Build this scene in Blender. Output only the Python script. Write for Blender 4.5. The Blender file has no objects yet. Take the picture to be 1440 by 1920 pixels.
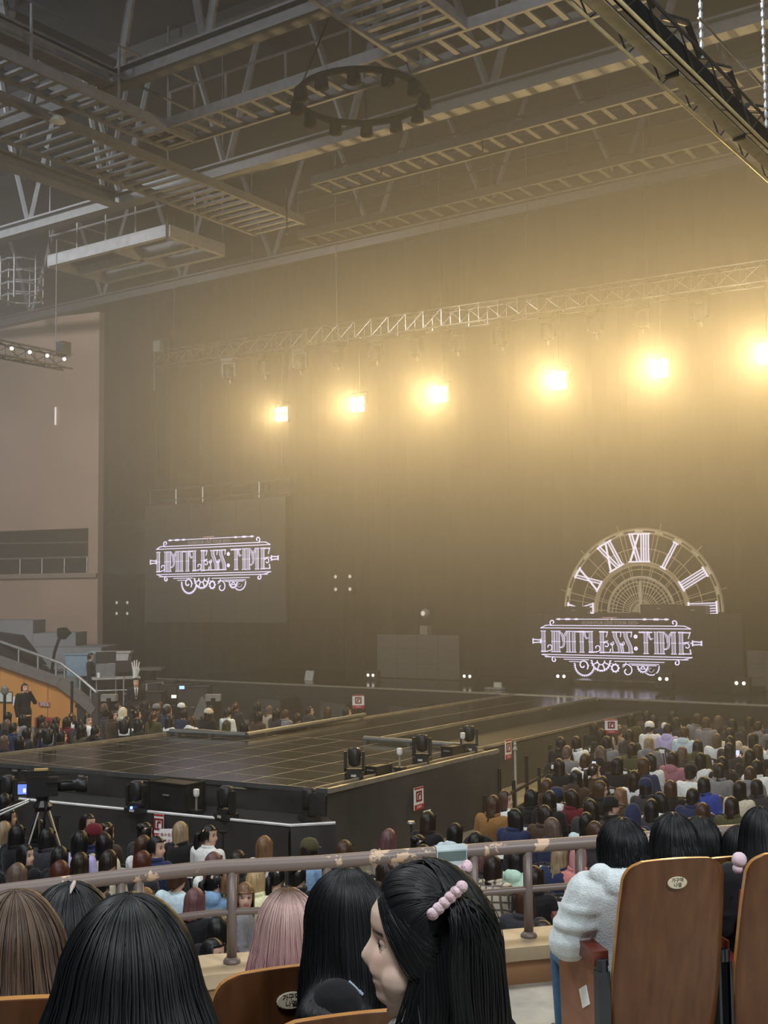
import bpy, bmesh, math, random
import numpy as np
from mathutils import Vector, Matrix, Euler
random.seed(7); rng = np.random.default_rng(7)
SC = bpy.context.scene
COL = SC.collection

# ------------------------------------------------------------------ camera
# solved from the vanishing points of the stage deck: world X runs along the stage front,
# world Y along the runway towards the main stage, Z up; the lens is 4 m above the arena floor
CX, CY = 720.0, 960.0
VR, VL = (2240.0, 1100.0), (-2467.0, 1150.0)
FPX = math.sqrt(-((VR[0]-CX)*(VL[0]-CX)+(VR[1]-CY)*(VL[1]-CY)))
def _n(v): v = np.array(v, float); return v/np.linalg.norm(v)
_Y = _n([(VR[0]-CX)/FPX, -(VR[1]-CY)/FPX, -1]); _X = -_n([(VL[0]-CX)/FPX, -(VL[1]-CY)/FPX, -1]); _Z = np.cross(_X, _Y)
M3 = np.array([_X, _Y, _Z]); EYE = np.array([0, 0, 4.0])
def ray(px, py): return M3 @ np.array([(px-CX)/FPX, -(py-CY)/FPX, -1.0])
def on_z(px, py, z): d = ray(px, py); return EYE+d*(z-EYE[2])/d[2]
def on_y(px, py, y): d = ray(px, py); return EYE+d*(y-EYE[1])/d[1]
def on_x(px, py, x): d = ray(px, py); return EYE+d*(x-EYE[0])/d[0]
def at(px, py, dep): return EYE+ray(px, py)*dep
cd = bpy.data.cameras.new('camera'); cam = bpy.data.objects.new('camera', cd); COL.objects.link(cam)
cd.sensor_fit = 'HORIZONTAL'; cd.sensor_width = 36.0; cd.lens = FPX/1440*36.0; cd.clip_end = 300; cd.clip_start = 0.05
mw = Matrix([list(M3[i])+[EYE[i]] for i in range(3)]+[[0, 0, 0, 1]]); cam.matrix_world = mw
SC.camera = cam

# ------------------------------------------------------------------ light, exposure
SC.view_settings.view_transform = 'Standard'; SC.view_settings.look = 'None'
SC.view_settings.gamma = 1.0; SC.view_settings.use_curve_mapping = False
SC.view_settings.exposure = 0.0
cy = SC.cycles
cy.use_denoising = True; cy.max_bounces = 6; cy.diffuse_bounces = 2; cy.glossy_bounces = 3; cy.transmission_bounces = 4
cy.volume_bounces = 1; cy.transparent_max_bounces = 6; cy.sample_clamp_indirect = 4.0; cy.use_light_tree = True; cy.volume_step_rate = 0.5; cy.volume_max_steps = 64
W = bpy.data.worlds.new('hall_air'); SC.world = W; W.use_nodes = True
W.node_tree.nodes['Background'].inputs[0].default_value = (0.85, 0.92, 1.0, 1)
W.node_tree.nodes['Background'].inputs[1].default_value = 0.04
def area(name, loc, size, power, color, target=None):
    l = bpy.data.lights.new(name, 'AREA'); l.shape = 'SQUARE'; l.size = size; l.energy = power; l.color = color
    o = bpy.data.objects.new(name, l); COL.objects.link(o); o.location = loc
    d = (Vector(target)-Vector(loc)) if target else Vector((0, 0, -1))
    o.rotation_euler = d.to_track_quat('-Z', 'Y').to_euler(); return o
HOUSE = (0.93, 0.97, 1.0)
area('house_light', (0.5, -3.5, 13.0), 2.2, 750, HOUSE, (-1.5, 3.0, 2.5))          # over the balcony
area('house_light', (-9, 2.5, 15.5), 2.5, 900, HOUSE, (-8, 9, 0))
area('house_light', (-3.5, 9, 15.5), 2.5, 480, HOUSE, (-4, 13, 0))
area('house_light', (-19, 6, 15.5), 2.5, 900, HOUSE, (-24, 16, 0))
area('house_light', (-27, 12, 15.5), 2.5, 2000, HOUSE, (-33, 28, 4))
area('roof_fill', (5.5, 3.0, 8.5), 2.5, 900, HOUSE, (-17, 19, 16))            # added unseen fill in place of floor bounce, lifts roof steel to neutral grey
LAMP_W, LAMP_C = 1500.0, (1.0, 0.70, 0.30)
HAZE_DENSITY = 0.028

# ------------------------------------------------------------------ helpers
def bsdf(m): return m.node_tree.nodes['Principled BSDF']
MATS = {}
def mat(name, col, rough=0.6, metal=0.0, vary=0.15, scale=6.0, spec=0.5, bump=0.0, col2=None, stretch=None, sheen=0):
    if name in MATS: return MATS[name]
    m = bpy.data.materials.new(name); m.use_nodes = True; N = m.node_tree.nodes; L = m.node_tree.links; b = bsdf(m)
    b.inputs['Roughness'].default_value = rough; b.inputs['Metallic'].default_value = metal
    b.inputs['Specular IOR Level'].default_value = spec
    if sheen: b.inputs['Sheen Weight'].default_value = sheen
    tc = N.new('ShaderNodeTexCoord'); nz = N.new('ShaderNodeTexNoise'); nz.inputs['Scale'].default_value = scale; nz.inputs['Detail'].default_value = 5
    src = tc.outputs['Object']
    if stretch:
        mp = N.new('ShaderNodeMapping'); mp.inputs['Scale'].default_value = stretch; L.new(src, mp.inputs['Vector']); src = mp.outputs['Vector']
    L.new(src, nz.inputs['Vector'])
    rp = N.new('ShaderNodeValToRGB'); rp.color_ramp.elements[0].position = 0.3; rp.color_ramp.elements[1].position = 0.7
    c2 = col2 or tuple(min(1, c*(1+vary)) for c in col); c1 = col if col2 else tuple(c*(1-vary) for c in col)
    rp.color_ramp.elements[0].color = (*c1, 1); rp.color_ramp.elements[1].color = (*c2, 1)
    L.new(nz.outputs['Fac'], rp.inputs['Fac']); L.new(rp.outputs['Color'], b.inputs['Base Color'])
    if bump:
        bp = N.new('ShaderNodeBump'); bp.inputs['Strength'].default_value = bump; bp.inputs['Distance'].default_value = 0.02
        L.new(nz.outputs['Fac'], bp.inputs['Height']); L.new(bp.outputs['Normal'], b.inputs['Normal'])
    MATS[name] = m; return m
def glow(name, col, strength):
    if name in MATS: return MATS[name]
    m = bpy.data.materials.new(name); m.use_nodes = True; b = bsdf(m)
    b.inputs['Base Color'].default_value = (*[c*0.5 for c in col], 1); b.inputs['Emission Color'].default_value = (*col, 1)
    b.inputs['Emission Strength'].default_value = strength; b.inputs['Roughness'].default_value = 0.4
    try: m.cycles.emission_sampling = 'NONE'
    except Exception: pass
    MATS[name] = m; return m

class MB:
    def __init__(s): s.v = []; s.f = []; s.m = []
    def add(s, vs, fs, mi=0):
        k = len(s.v); s.v += [tuple(map(float, v)) for v in vs]; s.f += [tuple(k+i for i in f) for f in fs]; s.m += [mi]*len(fs); return s
    def box(s, c, d, R=None, mi=0):
        h = [x/2 for x in d]; pts = [Vector((x*h[0], y*h[1], z*h[2])) for x in (-1, 1) for y in (-1, 1) for z in (-1, 1)]
        if R is not None: pts = [R @ p for p in pts]
        c = Vector(c); return s.add([p+c for p in pts], [(0, 1, 3, 2), (4, 6, 7, 5), (0, 4, 5, 1), (2, 3, 7, 6), (0, 2, 6, 4), (1, 5, 7, 3)], mi)
    def bar(s, a, b, w, h=None, mi=0, up=(0, 0, 1)):
        a, b = Vector(a), Vector(b); h = h or w; d = (b-a).normalized(); u = Vector(up)
        if abs(d.dot(u)) > .98: u = Vector((0, 1, 0))
        x = d.cross(u).normalized(); z = x.cross(d)
        q = [(-1, -1), (1, -1), (1, 1), (-1, 1)]
        vs = [p+x*i*w/2+z*j*h/2 for p in (a, b) for i, j in q]
        return s.add(vs, [(3, 2, 1, 0), (4, 5, 6, 7), (0, 1, 5, 4), (1, 2, 6, 5), (2, 3, 7, 6), (3, 0, 4, 7)], mi)
    def tube(s, pts, r, n=6, mi=0, cap=True):
        pts = [Vector(p) for p in pts]; rr = r if isinstance(r, (list, tuple)) else [r]*len(pts); k = len(s.v); px = None
        for i, p in enumerate(pts):
            d = (pts[min(i+1, len(pts)-1)]-pts[max(i-1, 0)]).normalized()
            if px is None: px = d.orthogonal().normalized()
            px = (px-d*px.dot(d)).normalized(); py = d.cross(px)
            for j in range(n):
                a = 2*math.pi*j/n; s.v.append(tuple(p+px*rr[i]*math.cos(a)+py*rr[i]*math.sin(a)))
        for i in range(len(pts)-1):
            for j in range(n):
                s.f.append((k+i*n+j, k+i*n+(j+1) % n, k+(i+1)*n+(j+1) % n, k+(i+1)*n+j)); s.m.append(mi)
        if cap:
            s.f.append(tuple(k+j for j in reversed(range(n)))); s.m.append(mi)
            e = k+(len(pts)-1)*n; s.f.append(tuple(e+j for j in range(n))); s.m.append(mi)
        return s
    def lathe(s, prof, c=(0, 0, 0), n=12, mi=0, R=None):
        k = len(s.v); c = Vector(c)
        for r, z in prof:
            for j in range(n):
                a = 2*math.pi*j/n; p = Vector((r*math.cos(a), r*math.sin(a), z)); s.v.append(tuple((R @ p if R else p)+c))
        for i in range(len(prof)-1):
            for j in range(n):
                s.f.append((k+i*n+j, k+i*n+(j+1) % n, k+(i+1)*n+(j+1) % n, k+(i+1)*n+j)); s.m.append(mi)
        s.f.append(tuple(k+j for j in reversed(range(n)))); s.m.append(mi)
        e = k+(len(prof)-1)*n; s.f.append(tuple(e+j for j in range(n))); s.m.append(mi)
        return s
    def ball(s, c, r, nu=10, nv=7, mi=0):
        r = r if isinstance(r, (list, tuple)) else (r, r, r); k = len(s.v); c = Vector(c)
        prof = [(math.sin(math.pi*i/nv), -math.cos(math.pi*i/nv)) for i in range(nv+1)]
        for a, z in prof:
            for j in range(nu):
                t = 2*math.pi*j/nu; s.v.append((c.x+a*math.cos(t)*r[0]+1e-6*j, c.y+a*math.sin(t)*r[1], c.z+z*r[2]))
        for i in range(nv):
            for j in range(nu):
                s.f.append((k+i*nu+j, k+i*nu+(j+1) % nu, k+(i+1)*nu+(j+1) % nu, k+(i+1)*nu+j)); s.m.append(mi)
        return s
    def prism(s, poly, axis_o, ux, uy, depth, mi=0):
        """polygon given in (u,v) along unit vectors ux,uy at origin axis_o, extruded by the vector depth"""
        o, ux, uy, d = Vector(axis_o), Vector(ux), Vector(uy), Vector(depth); n = len(poly)
        vs = [o+ux*u+uy*v for u, v in poly]; vs += [p+d for p in vs]
        fs = [tuple(reversed(range(n))), tuple(range(n, 2*n))]+[(i, (i+1) % n, n+(i+1) % n, n+i) for i in range(n)]
        return s.add(vs, fs, mi)
    def mesh(s, name, mats, org=(0, 0, 0), smooth=False):
        me = bpy.data.meshes.new(name); o = Vector(org)
        me.from_pydata([tuple(Vector(v)-o) for v in s.v], [], s.f)
        for m in (mats if isinstance(mats, (list, tuple)) else [mats]): me.materials.append(m)
        if any(s.m): me.polygons.foreach_set('material_index', s.m)
        if smooth: me.polygons.foreach_set('use_smooth', [True]*len(me.polygons))
        bm = bmesh.new(); bm.from_mesh(me); bmesh.ops.recalc_face_normals(bm, faces=bm.faces); bm.to_mesh(me); bm.free()
        return me
    def build(s, name, mats, parent=None, smooth=False, org=None):
        o0 = org if org is not None else (ORG.get(parent.name, (0, 0, 0)) if parent else (0, 0, 0))
        o = bpy.data.objects.new(name, s.mesh(name, mats, o0, smooth)); COL.objects.link(o)
        if parent: o.parent = parent
        else: o.location = o0
        ORG[o.name] = tuple(o0)
        return o
ORG = {}
def put(name, me, parent=None, loc=(0, 0, 0), rot=(0, 0, 0), scale=(1, 1, 1)):
    o = bpy.data.objects.new(name, me); COL.objects.link(o); o.location = loc; o.rotation_euler = rot; o.scale = scale
    if parent: o.parent = parent
    return o
def tag(o, label, cat, group=None, kind=None):
    o['label'] = label; o['category'] = cat
    if group: o['group'] = group
    if kind: o['kind'] = kind
    return o
def empty(name, loc, label, cat, group=None, rz=0.0):
    o = bpy.data.objects.new(name, None); COL.objects.link(o); o.location = loc; o.rotation_euler = (0, 0, rz); o.empty_display_size = .1
    ORG[o.name] = tuple(loc) if rz == 0 else (0, 0, 0)
    return tag(o, label, cat, group)
def structure(o): o['kind'] = 'structure'; return o
def dup(root, loc, rz=0.0, label=None, group=None, rot=None):
    r = root.copy(); COL.objects.link(r); r.location = loc; r.rotation_euler = rot or (0, 0, rz)
    if label: r['label'] = label
    if group: r['group'] = group
    for ch in root.children:
        c = ch.copy(); COL.objects.link(c); c.parent = r
        for g in ch.children:
            d = g.copy(); COL.objects.link(d); d.parent = c
    return r
ORD = ['first', 'second', 'third', 'fourth', 'fifth', 'sixth', 'seventh', 'eighth', 'ninth', 'tenth', 'eleventh', 'twelfth', 'thirteenth', 'fourteenth', 'fifteenth', 'sixteenth', 'seventeenth', 'eighteenth', 'nineteenth', 'twentieth']
black = mat('black_plastic', (.012, .012, .013), .45)
blackm = mat('black_metal', (.02, .02, .021), .4, .3)
steel = mat('grey_steel', (.11, .11, .115), .55, .2)
dsteel = mat('dark_steel', (.045, .045, .046), .7, .1)
alu = mat('aluminium', (.55, .55, .53), .35, .8)
white = mat('white_paper', (.80, .80, .78), .7)
redm = mat('red_print', (.42, .02, .03), .6)
lamp_warm = glow('warm_lamp', (1.0, .80, .42), 60)
dot_white = glow('small_white_lamp', (1.0, .95, .85), 1.3)
blue_led = glow('blue_led', (.12, .2, 1.0), 5)
# ------------------------------------------------------------------ structure: floor, walls, roof
m_floor = mat('arena_floor', (.17, .155, .13), .7, scale=1.2, vary=.2)
fb = MB(); fb.box((-17, 18, -.1), (74, 66, .2)); structure(fb.build('floor', m_floor))
m_curt = mat('black_drape', (.007, .0065, .006), .9, scale=3, sheen=.2)
def drape(x0, x1, y, z0, z1, seed, amp=.03, n=None):
    r = random.Random(seed); b = MB(); n = n or int((x1-x0)/.25); prev = 0
    for i in range(n+1):
        x = x0+(x1-x0)*i/n; d = amp*math.sin(i*1.9)+amp*.4*r.uniform(-1, 1)
        b.v += [(x, y+d, z0), (x, y+d, z1)]
    for i in range(n): b.f.append((2*i, 2*i+2, 2*i+3, 2*i+1)); b.m.append(0)
    return b
wb = drape(-52, 14, 37.0, 0, 18, 3); structure(wb.build('wall_back', m_curt))
# beige side wall with its opening, running back-left
m_beige = mat('beige_paint', (.50, .335, .25), .75, scale=.5, vary=.08)
wd = Vector((math.cos(math.radians(90+103.6)), math.sin(math.radians(90+103.6)), 0))   # along the wall to the left
wn = Vector((wd.y, -wd.x, 0)) if False else Vector((-wd.y, wd.x, 0))
W0 = Vector(tuple(at(183, 1100, 45))); W0.z = 0
if (Vector((0, 0, 0))-W0).dot(wn) < 0: wn = -wn                                       # wn faces the hall
def on_wall(px, py, off=0.0):
    d = Vector(tuple(ray(px, py))); e = Vector(tuple(EYE)); p0 = W0+wn*off
    return e+d*((p0-e).dot(wn)/d.dot(wn))
def wuv(px, py):
    p = on_wall(px, py); return ((p-W0).dot(wd), p.z)
uo, zo0 = wuv(165, 1074); _, zo1 = wuv(165, 990); ztop = wuv(183, 585)[1]; ub = 24.0
b = MB()
def wbox(u0, u1, z0, z1, t=.35):
    c = W0+wd*((u0+u1)/2)-wn*t/2; c.z = (z0+z1)/2; R = Matrix((wd, wn, Vector((0, 0, 1)))).transposed()
    b.box(c, (u1-u0, t, z1-z0), R)
wbox(0, uo, 0, ztop); wbox(uo, ub, 0, zo0); wbox(uo, ub, zo1, ztop); wbox(uo+9, ub, zo0, zo1)
structure(b.build('wall_left', m_beige))
# dark room behind the opening
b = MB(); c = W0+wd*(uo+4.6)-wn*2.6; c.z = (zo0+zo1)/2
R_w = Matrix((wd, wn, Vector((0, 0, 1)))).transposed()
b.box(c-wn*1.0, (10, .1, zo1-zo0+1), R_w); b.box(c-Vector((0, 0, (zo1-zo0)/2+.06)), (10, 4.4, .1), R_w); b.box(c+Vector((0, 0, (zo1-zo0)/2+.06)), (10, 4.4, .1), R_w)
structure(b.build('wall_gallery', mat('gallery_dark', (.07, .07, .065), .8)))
# ledge below the opening and the gallery railing
b = MB(); p = W0+wd*(ub/2)+wn*.06; p.z = zo0-.1; b.box(p, (ub, .14, .16), R_w); structure(b.build('trim_1', mat('pale_ledge', (.34, .25, .19), .7)))
root = empty('gallery_railing', tuple(W0+wd*(uo+.2)), 'thin pale metal railing across the dark gallery opening in the beige wall', 'railing')
def wp(u, z, off=.05): q = W0+wd*u-wn*(.12-off); q.z = z; return q
MB().tube([wp(uo+.02, zo0+.62), wp(uo+8.9, zo0+.62)], .035).build('handrail', alu, root)
for k in range(8): MB().tube([wp(uo+.1+k*1.05, zo0), wp(uo+.1+k*1.05, zo0+.62)], .028).build('post', alu, root)
o = MB().tube([wp(uo+.02, zo1-.55), wp(uo+8.9, zo1-.42)], .02).build('gallery_cable', alu); tag(o, 'thin pale cable strung across the top of the gallery opening', 'cable')
o = MB().box(on_wall(104, 780, .06), (.05, .04, .7), R_w).build('wall_light_strip', glow('strip_lamp', (1, .97, .85), .9)); tag(o, 'narrow vertical light strip on the beige side wall', 'lamp')
# roof shell
b = MB(); b.box((-17, 20, 19.2), (74, 66, .3)); structure(b.build('ceiling', mat('roof_deck', (.028, .03, .033), .9, scale=.6, vary=.2)))
for k in range(9):
    o = MB().box((-17, 5+k*4.2, 18.85), (74, .22, .4)).build('trim_2', mat('roof_purlin', (.03, .031, .033), .8)); structure(o)

# ------------------------------------------------------------------ tiered stand on the left
m_conc = mat('grey_concrete', (.25, .255, .26), .85, scale=1.0, vary=.15)
m_or = mat('orange_ply', (.56, .235, .055), .55, scale=1.2, col2=(.66, .30, .085), stretch=(1, 1, .15))
OD = Vector((-math.sin(math.radians(103.6-0)), math.cos(math.radians(103.6)), 0))
O0 = Vector(tuple(at(180, 1330, 36))); O0.z = 0
def on_or(px, py, off=0.0):
    d = Vector(tuple(ray(px, py))); e = Vector(tuple(EYE)); p0 = O0+wn*off
    return e+d*((p0-e).dot(wn)/d.dot(wn))
top_px = [(-40, 1222), (0, 1236), (40, 1250), (80, 1264), (115, 1277), (135, 1292), (155, 1308), (180, 1330)]
panel_px = [-45, 0, 45, 90, 135, 158, 178]
def topy(x):
    for (x0, y0), (x1, y1) in zip(top_px, top_px[1:]):
        if x0 <= x <= x1: return y0+(y1-y0)*(x-x0)/(x1-x0)
    return top_px[0][1] if x < top_px[0][0] else top_px[-1][1]
root = empty('stand_panelling', tuple(O0), 'orange plywood front of the tiered stand with a grey curved coping', 'wall panel')
for a, c in zip(panel_px, panel_px[1:]):
    xs = [a]+[x for x, _ in top_px if a < x < c]+[c]
    tops = [on_or(x, topy(x)+10) for x in xs]
    poly = [((p-O0).dot(wd), p.z) for p in tops]
    poly = [(poly[0][0]-.012, 0.0)]+[(u-.012 if i == 0 else u+.012 if i == len(poly)-1 else u, z) for i, (u, z) in enumerate(poly)]+[(poly[-1][0]+.012, 0.0)]
    MB().prism(poly, O0, wd, Vector((0, 0, 1)), -wn*.08).build('panel', m_or, root)
cop = [on_or(x, y+3, .03) for x, y in top_px]
b = MB()
for p, q in zip(cop, cop[1:]): b.bar(p, q, .3, .26)
b.build('coping', mat('coping_grey', (.16, .145, .13), .8), root)
p = on_or(183, 1340, 0); b = MB(); b.box((p.x, p.y, .55), (.22, .3, 1.1), R_w); b.build('end_post', mat('dark_post', (.06, .05, .05), .6), root)
root = empty('stand_handrail', tuple(O0), 'grey pipe handrail sloping down along the orange stand front', 'railing')
hp = [on_or(x, y-33, -.1) for x, y in top_px]
MB().tube(hp+[on_or(187, 1322, -.1)], .05, 8).build('handrail', alu, root)
for x in (-10, 35, 71, 105, 121, 150, 170): MB().tube([on_or(x, topy(x)-31, -.1), on_or(x, topy(x)+4, -.1)], .032).build('post', alu, root)
# steps behind
def tier(px0, px1, y0, y1, dep0, h, label, hback):
    pa, pb = at(px0, y0, dep0), at(px1, y1, dep0); a = Vector((pa[0], pa[1], 0)); c = Vector((pb[0], pb[1], 0))
    d = (c-a).normalized(); n = Vector((-d.y, d.x, 0))
    if n.dot(a) < 0: n = -n
    b = MB(); b.prism([(0, 0), (0, pa[2]), ((c-a).length, pb[2]), ((c-a).length, 0)], a, d, Vector((0, 0, 1)), n*hback)
    return tag(b.build('stand_step', m_conc), label, 'step', 'concrete steps of the left stand')
tier(-60, 190, 1214, 1214, 41.5, 1, 'upper grey concrete step of the stand against the beige wall', 2.6)
tier(-60, 155, 1235, 1255, 38.5, 1, 'lower grey concrete step of the stand behind the sloping handrail', 2.6)
tier(-60, 62, 1163, 1163, 43.0, 1, 'topmost grey concrete block of the stand below the gallery', 1.6)
tier(62, 142, 1188, 1186, 42.6, 1, 'middle grey concrete block of the stand beside the beige wall', 1.6)
# ------------------------------------------------------------------ roof trusses and catwalks
def truss(y, z, x0, x1, node0, pitch, label, ztop=17.6):
    root = empty('roof_truss', (x0, y, z), label, 'truss')
    b = MB(); b.box(((x0+x1)/2, y, z), (x1-x0, .34, .05)); b.box(((x0+x1)/2, y, z+.15), (x1-x0, .06, .26)); b.box(((x0+x1)/2, y, z+.3), (x1-x0, .34, .05))
    b.build('bottom_chord', steel, root)
    b = MB(); b.box(((x0+x1)/2, y, ztop), (x1-x0, .3, .3)); b.build('top_chord', dsteel, root)
    k = 0; x = node0
    while x < x1:
        for s in (-1, 1):
            if x0 < x+s*pitch*.32 < x1: MB().tube([(x+s*.06, y, z+.32), (x+s*pitch*.32, y, ztop-.1)], .085, 6).build('web_member', steel, root)
        x += pitch
    x = node0-pitch
    while x > x0:
        for s in (-1, 1): MB().tube([(x+s*.06, y, z+.32), (x+s*pitch*.32, y, ztop-.1)], .085, 6).build('web_member', steel, root)
        x -= pitch
truss(15.45, 14.0, -17.2, 2, -16.9, 2.35, 'nearest roof truss with pale I-beam chord ending at a bracket, across the top')
truss(20.35, 14.0, -34, 2, -22.1, 3.6, 'second roof truss crossing above the hanging corner platform')
truss(28.6, 14.6, -44, 4, -20, 4.0, 'far dim roof truss over the stage curtain', 18)
def truss_y(x, z, y0, y1, nodes, label):
    root = empty('roof_truss', (x, y0, z), label, 'truss')
    b = MB(); b.box((x, (y0+y1)/2, z), (.34, y1-y0, .05)); b.box((x, (y0+y1)/2, z+.15), (.06, y1-y0, .26)); b.box((x, (y0+y1)/2, z+.3), (.34, y1-y0, .05)); b.build('bottom_chord', steel, root)
    MB().box((x, (y0+y1)/2, 17.6), (.3, y1-y0, .3)).build('top_chord', dsteel, root)
    for y in nodes:
        for s in (-1, 1): MB().tube([(x, y+s*.05, z+.32), (x, y+s*.8, 17.5)], .085, 6).build('web_member', steel, root)
truss_y(-17.0, 14.0, 8, 15.3, (10.3, 12.9), 'short roof beam running back from the bracket of the nearest truss')
truss_y(-22.2, 14.0, 9, 20.2, (14.3, 17.2, 19.9), 'roof beam joining the second truss from the left side')
# the pale outer bottom chord in front of the first truss, to the left of the bracket
o = MB().bar((-20.5, 15.2, 13.9), (-17.3, 15.42, 13.95), .3, .2).build('roof_beam', steel); tag(o, 'short pale roof beam left of the bracket above the slatted catwalk', 'beam')

slat_me = {}
def slat(parent, w, axis, loc, m=steel):
    k = (round(w, 2), axis)
    k = k+(m.name,)
    if k not in slat_me: slat_me[k] = MB().box((0, 0, 0), (w, .10, .05) if axis == 'x' else (.10, w, .05)).mesh('slat', m)
    o = put('slat', slat_me[k], parent); o.location = Vector(loc)-parent.location; return o
def catwalk(axis, a0, a1, c, w, z, pitch, label, rails=(1, 1), post=2.3, rh=1.15, m=steel):
    """axis: direction it runs in; a0..a1 along it, c the centre across, w its width"""
    P = (lambda a, q, zz: (a, c+q, zz)) if axis == 'x' else (lambda a, q, zz: (c+q, a, zz))
    root = empty('catwalk', P(a0, 0, z), label, 'catwalk')
    for s in (-1, 1): MB().bar(P(a0, s*w/2, z), P(a1, s*w/2, z), .07, .2).build('stringer', m, root)
    n = int((a1-a0)/pitch)
    for i in range(n+1): slat(root, w, 'y' if axis == 'x' else 'x', P(a0+i*pitch, 0, z-.04), m)
    for s, on in zip((-1, 1), rails):
        if not on: continue
        for hz in (.55, rh): MB().tube([P(a0, s*w/2, z+hz), P(a1, s*w/2, z+hz)], .028, 5).build('handrail', m, root)
        k = int((a1-a0)/post)
        for i in range(k+1): MB().tube([P(a0+i*(a1-a0)/k, s*w/2, z+.05), P(a0+i*(a1-a0)/k, s*w/2, z+rh)], .03, 5).build('post', m, root)
    return root
catwalk('y', 11.0, 22.6, -18.75, 1.6, 13.4, .34, 'wide slatted catwalk receding to the right below the nearest truss', rails=(0, 0))
catwalk('y', 11.0, 17.2, -16.9, .75, 13.45, .34, 'narrow slatted catwalk strip beside the wide one with a railing', rails=(0, 1), post=2.0)
catwalk('x', -17.3, 0.0, 16.85, .85, 13.5, .42, 'long railed catwalk under the nearest truss across the upper photo', rails=(0, 1), post=1.5)
catwalk('x', -16.2, 0.0, 21.1, .8, 13.5, .42, 'railed catwalk hanging directly behind the second truss', rails=(0, 1), post=2.2, m=dsteel)
catwalk('x', -19.0, 0.5, 24.1, .8, 13.5, .5, 'farthest railed catwalk fading into the haze above the stage', rails=(1, 0), post=1.9, m=dsteel)
catwalk('y', 12.5, 16.4, -10.3, 1.5, 13.5, .34, 'slatted catwalk stub crossing the long railed catwalk', rails=(0, 0))
o = MB().tube([(-18.0, 12.8, 13.55), (-18.0, 12.8, 14.2)], .22, 12).build('duct_pipe', steel); tag(o, 'short vertical grey duct pipe above the slatted catwalk', 'pipe')
o = MB().lathe([(.02, .12), (.1, .1), (.16, 0), (.02, -.02)], (-17.65, 14.6, 13.2), 12).tube([(-17.65, 14.6, 13.3), (-17.9, 14.6, 13.45)], .02, 5).build('bulkhead_lamp', mat('lamp_glass', (.4, .4, .37), .3)); tag(o, 'small round pale lamp in the gap between catwalks', 'lamp')
# corner platform
psteel = mat('platform_steel', (.20, .20, .205), .6, .1)
root = empty('roof_platform', (-26.1, 21.4, 13.5), 'suspended corner platform of pale beams with railings above the side wall', 'platform')
x0, x1, y0, y1 = -26.15, -21.5, 21.4, 23.5
for a, c in (((x0, y0), (x1, y0)), ((x1, y0), (x1, y1)), ((x0, y1), (x1, y1)), ((x0, y0), (x0, y1)), ((-23.6, y0), (-23.6, y1)), ((x0, 22.5), (x1, 22.5))):
    b = MB(); b.bar((*a, 13.5), (*c, 13.5), .16, .32); b.build('beam', psteel, root)
MB().box((-24.9, 22.0, 13.62), (2.3, 1.0, .05)).build('deck', dsteel, root)
for hz in (.62, 1.2):
    MB().tube([(x0, y1, 13.6+hz), (x0, y0, 13.6+hz), (x1, y0, 13.6+hz), (x1, y1, 13.6+hz)], .03, 5).build('handrail', psteel, root)
for x in (x0, -25.0, -23.85, -22.7, x1): MB().tube([(x, y0, 13.6), (x, y0, 14.8)], .03, 5).build('post', psteel, root)
for y in (22.4, y1): MB().tube([(x1, y, 13.6), (x1, y, 14.8)], .03, 5).build('post', psteel, root)
for x in (x0, x1):
    for y in (y0, y1): MB().tube([(x, y, 13.6), (x, y, 19)], .03, 5).build('hanger', steel, root)
root = empty('ladder_cage', (-27.6, 21.6, 12.6), 'tangled pipe ladder cage left of the corner platform', 'ladder')
for k in range(4):
    z = 12.7+k*.35; MB().tube([(-27.6+.6*math.cos(t*.7), 21.6+.6*math.sin(t*.7), z) for t in range(10)], .03, 5).build('hoop', steel, root)
for k in range(6):
    a = k*1.05; MB().tube([(-27.6+.6*math.cos(a), 21.6+.6*math.sin(a), 12.6), (-27.6+.6*math.cos(a), 21.6+.6*math.sin(a), 13.9)], .025, 5).build('upright', steel, root)
# round ceiling cluster seen dark above the catwalk
matte = mat('matte_black', (.012, .012, .012), .95, spec=.1)
RGX, RGY = (float(v) for v in on_z(676, 188, 13.05)[:2])
root = empty('ring_rig', (RGX, RGY, 13.3), 'dark round lamp ring hanging under the long catwalk', 'rig')
MB().tube([(RGX+1.17*math.cos(a), RGY+1.17*math.sin(a), 13.1) for a in np.linspace(0, math.tau, 33)], .06, 6, cap=False).build('ring', matte, root)
for k in range(12):
    a = k*math.tau/12; MB().lathe([(.05, -.18), (.13, -.15), (.11, .08)], (RGX+1.17*math.cos(a), RGY+1.17*math.sin(a), 13.0), 8).build('lamp_can', matte, root)
for k in range(3): a = k*math.tau/3; MB().tube([(RGX+1.17*math.cos(a), RGY+1.17*math.sin(a), 13.1), (RGX, RGY, 16)], .015, 4).build('hanger', blackm, root)

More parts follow.
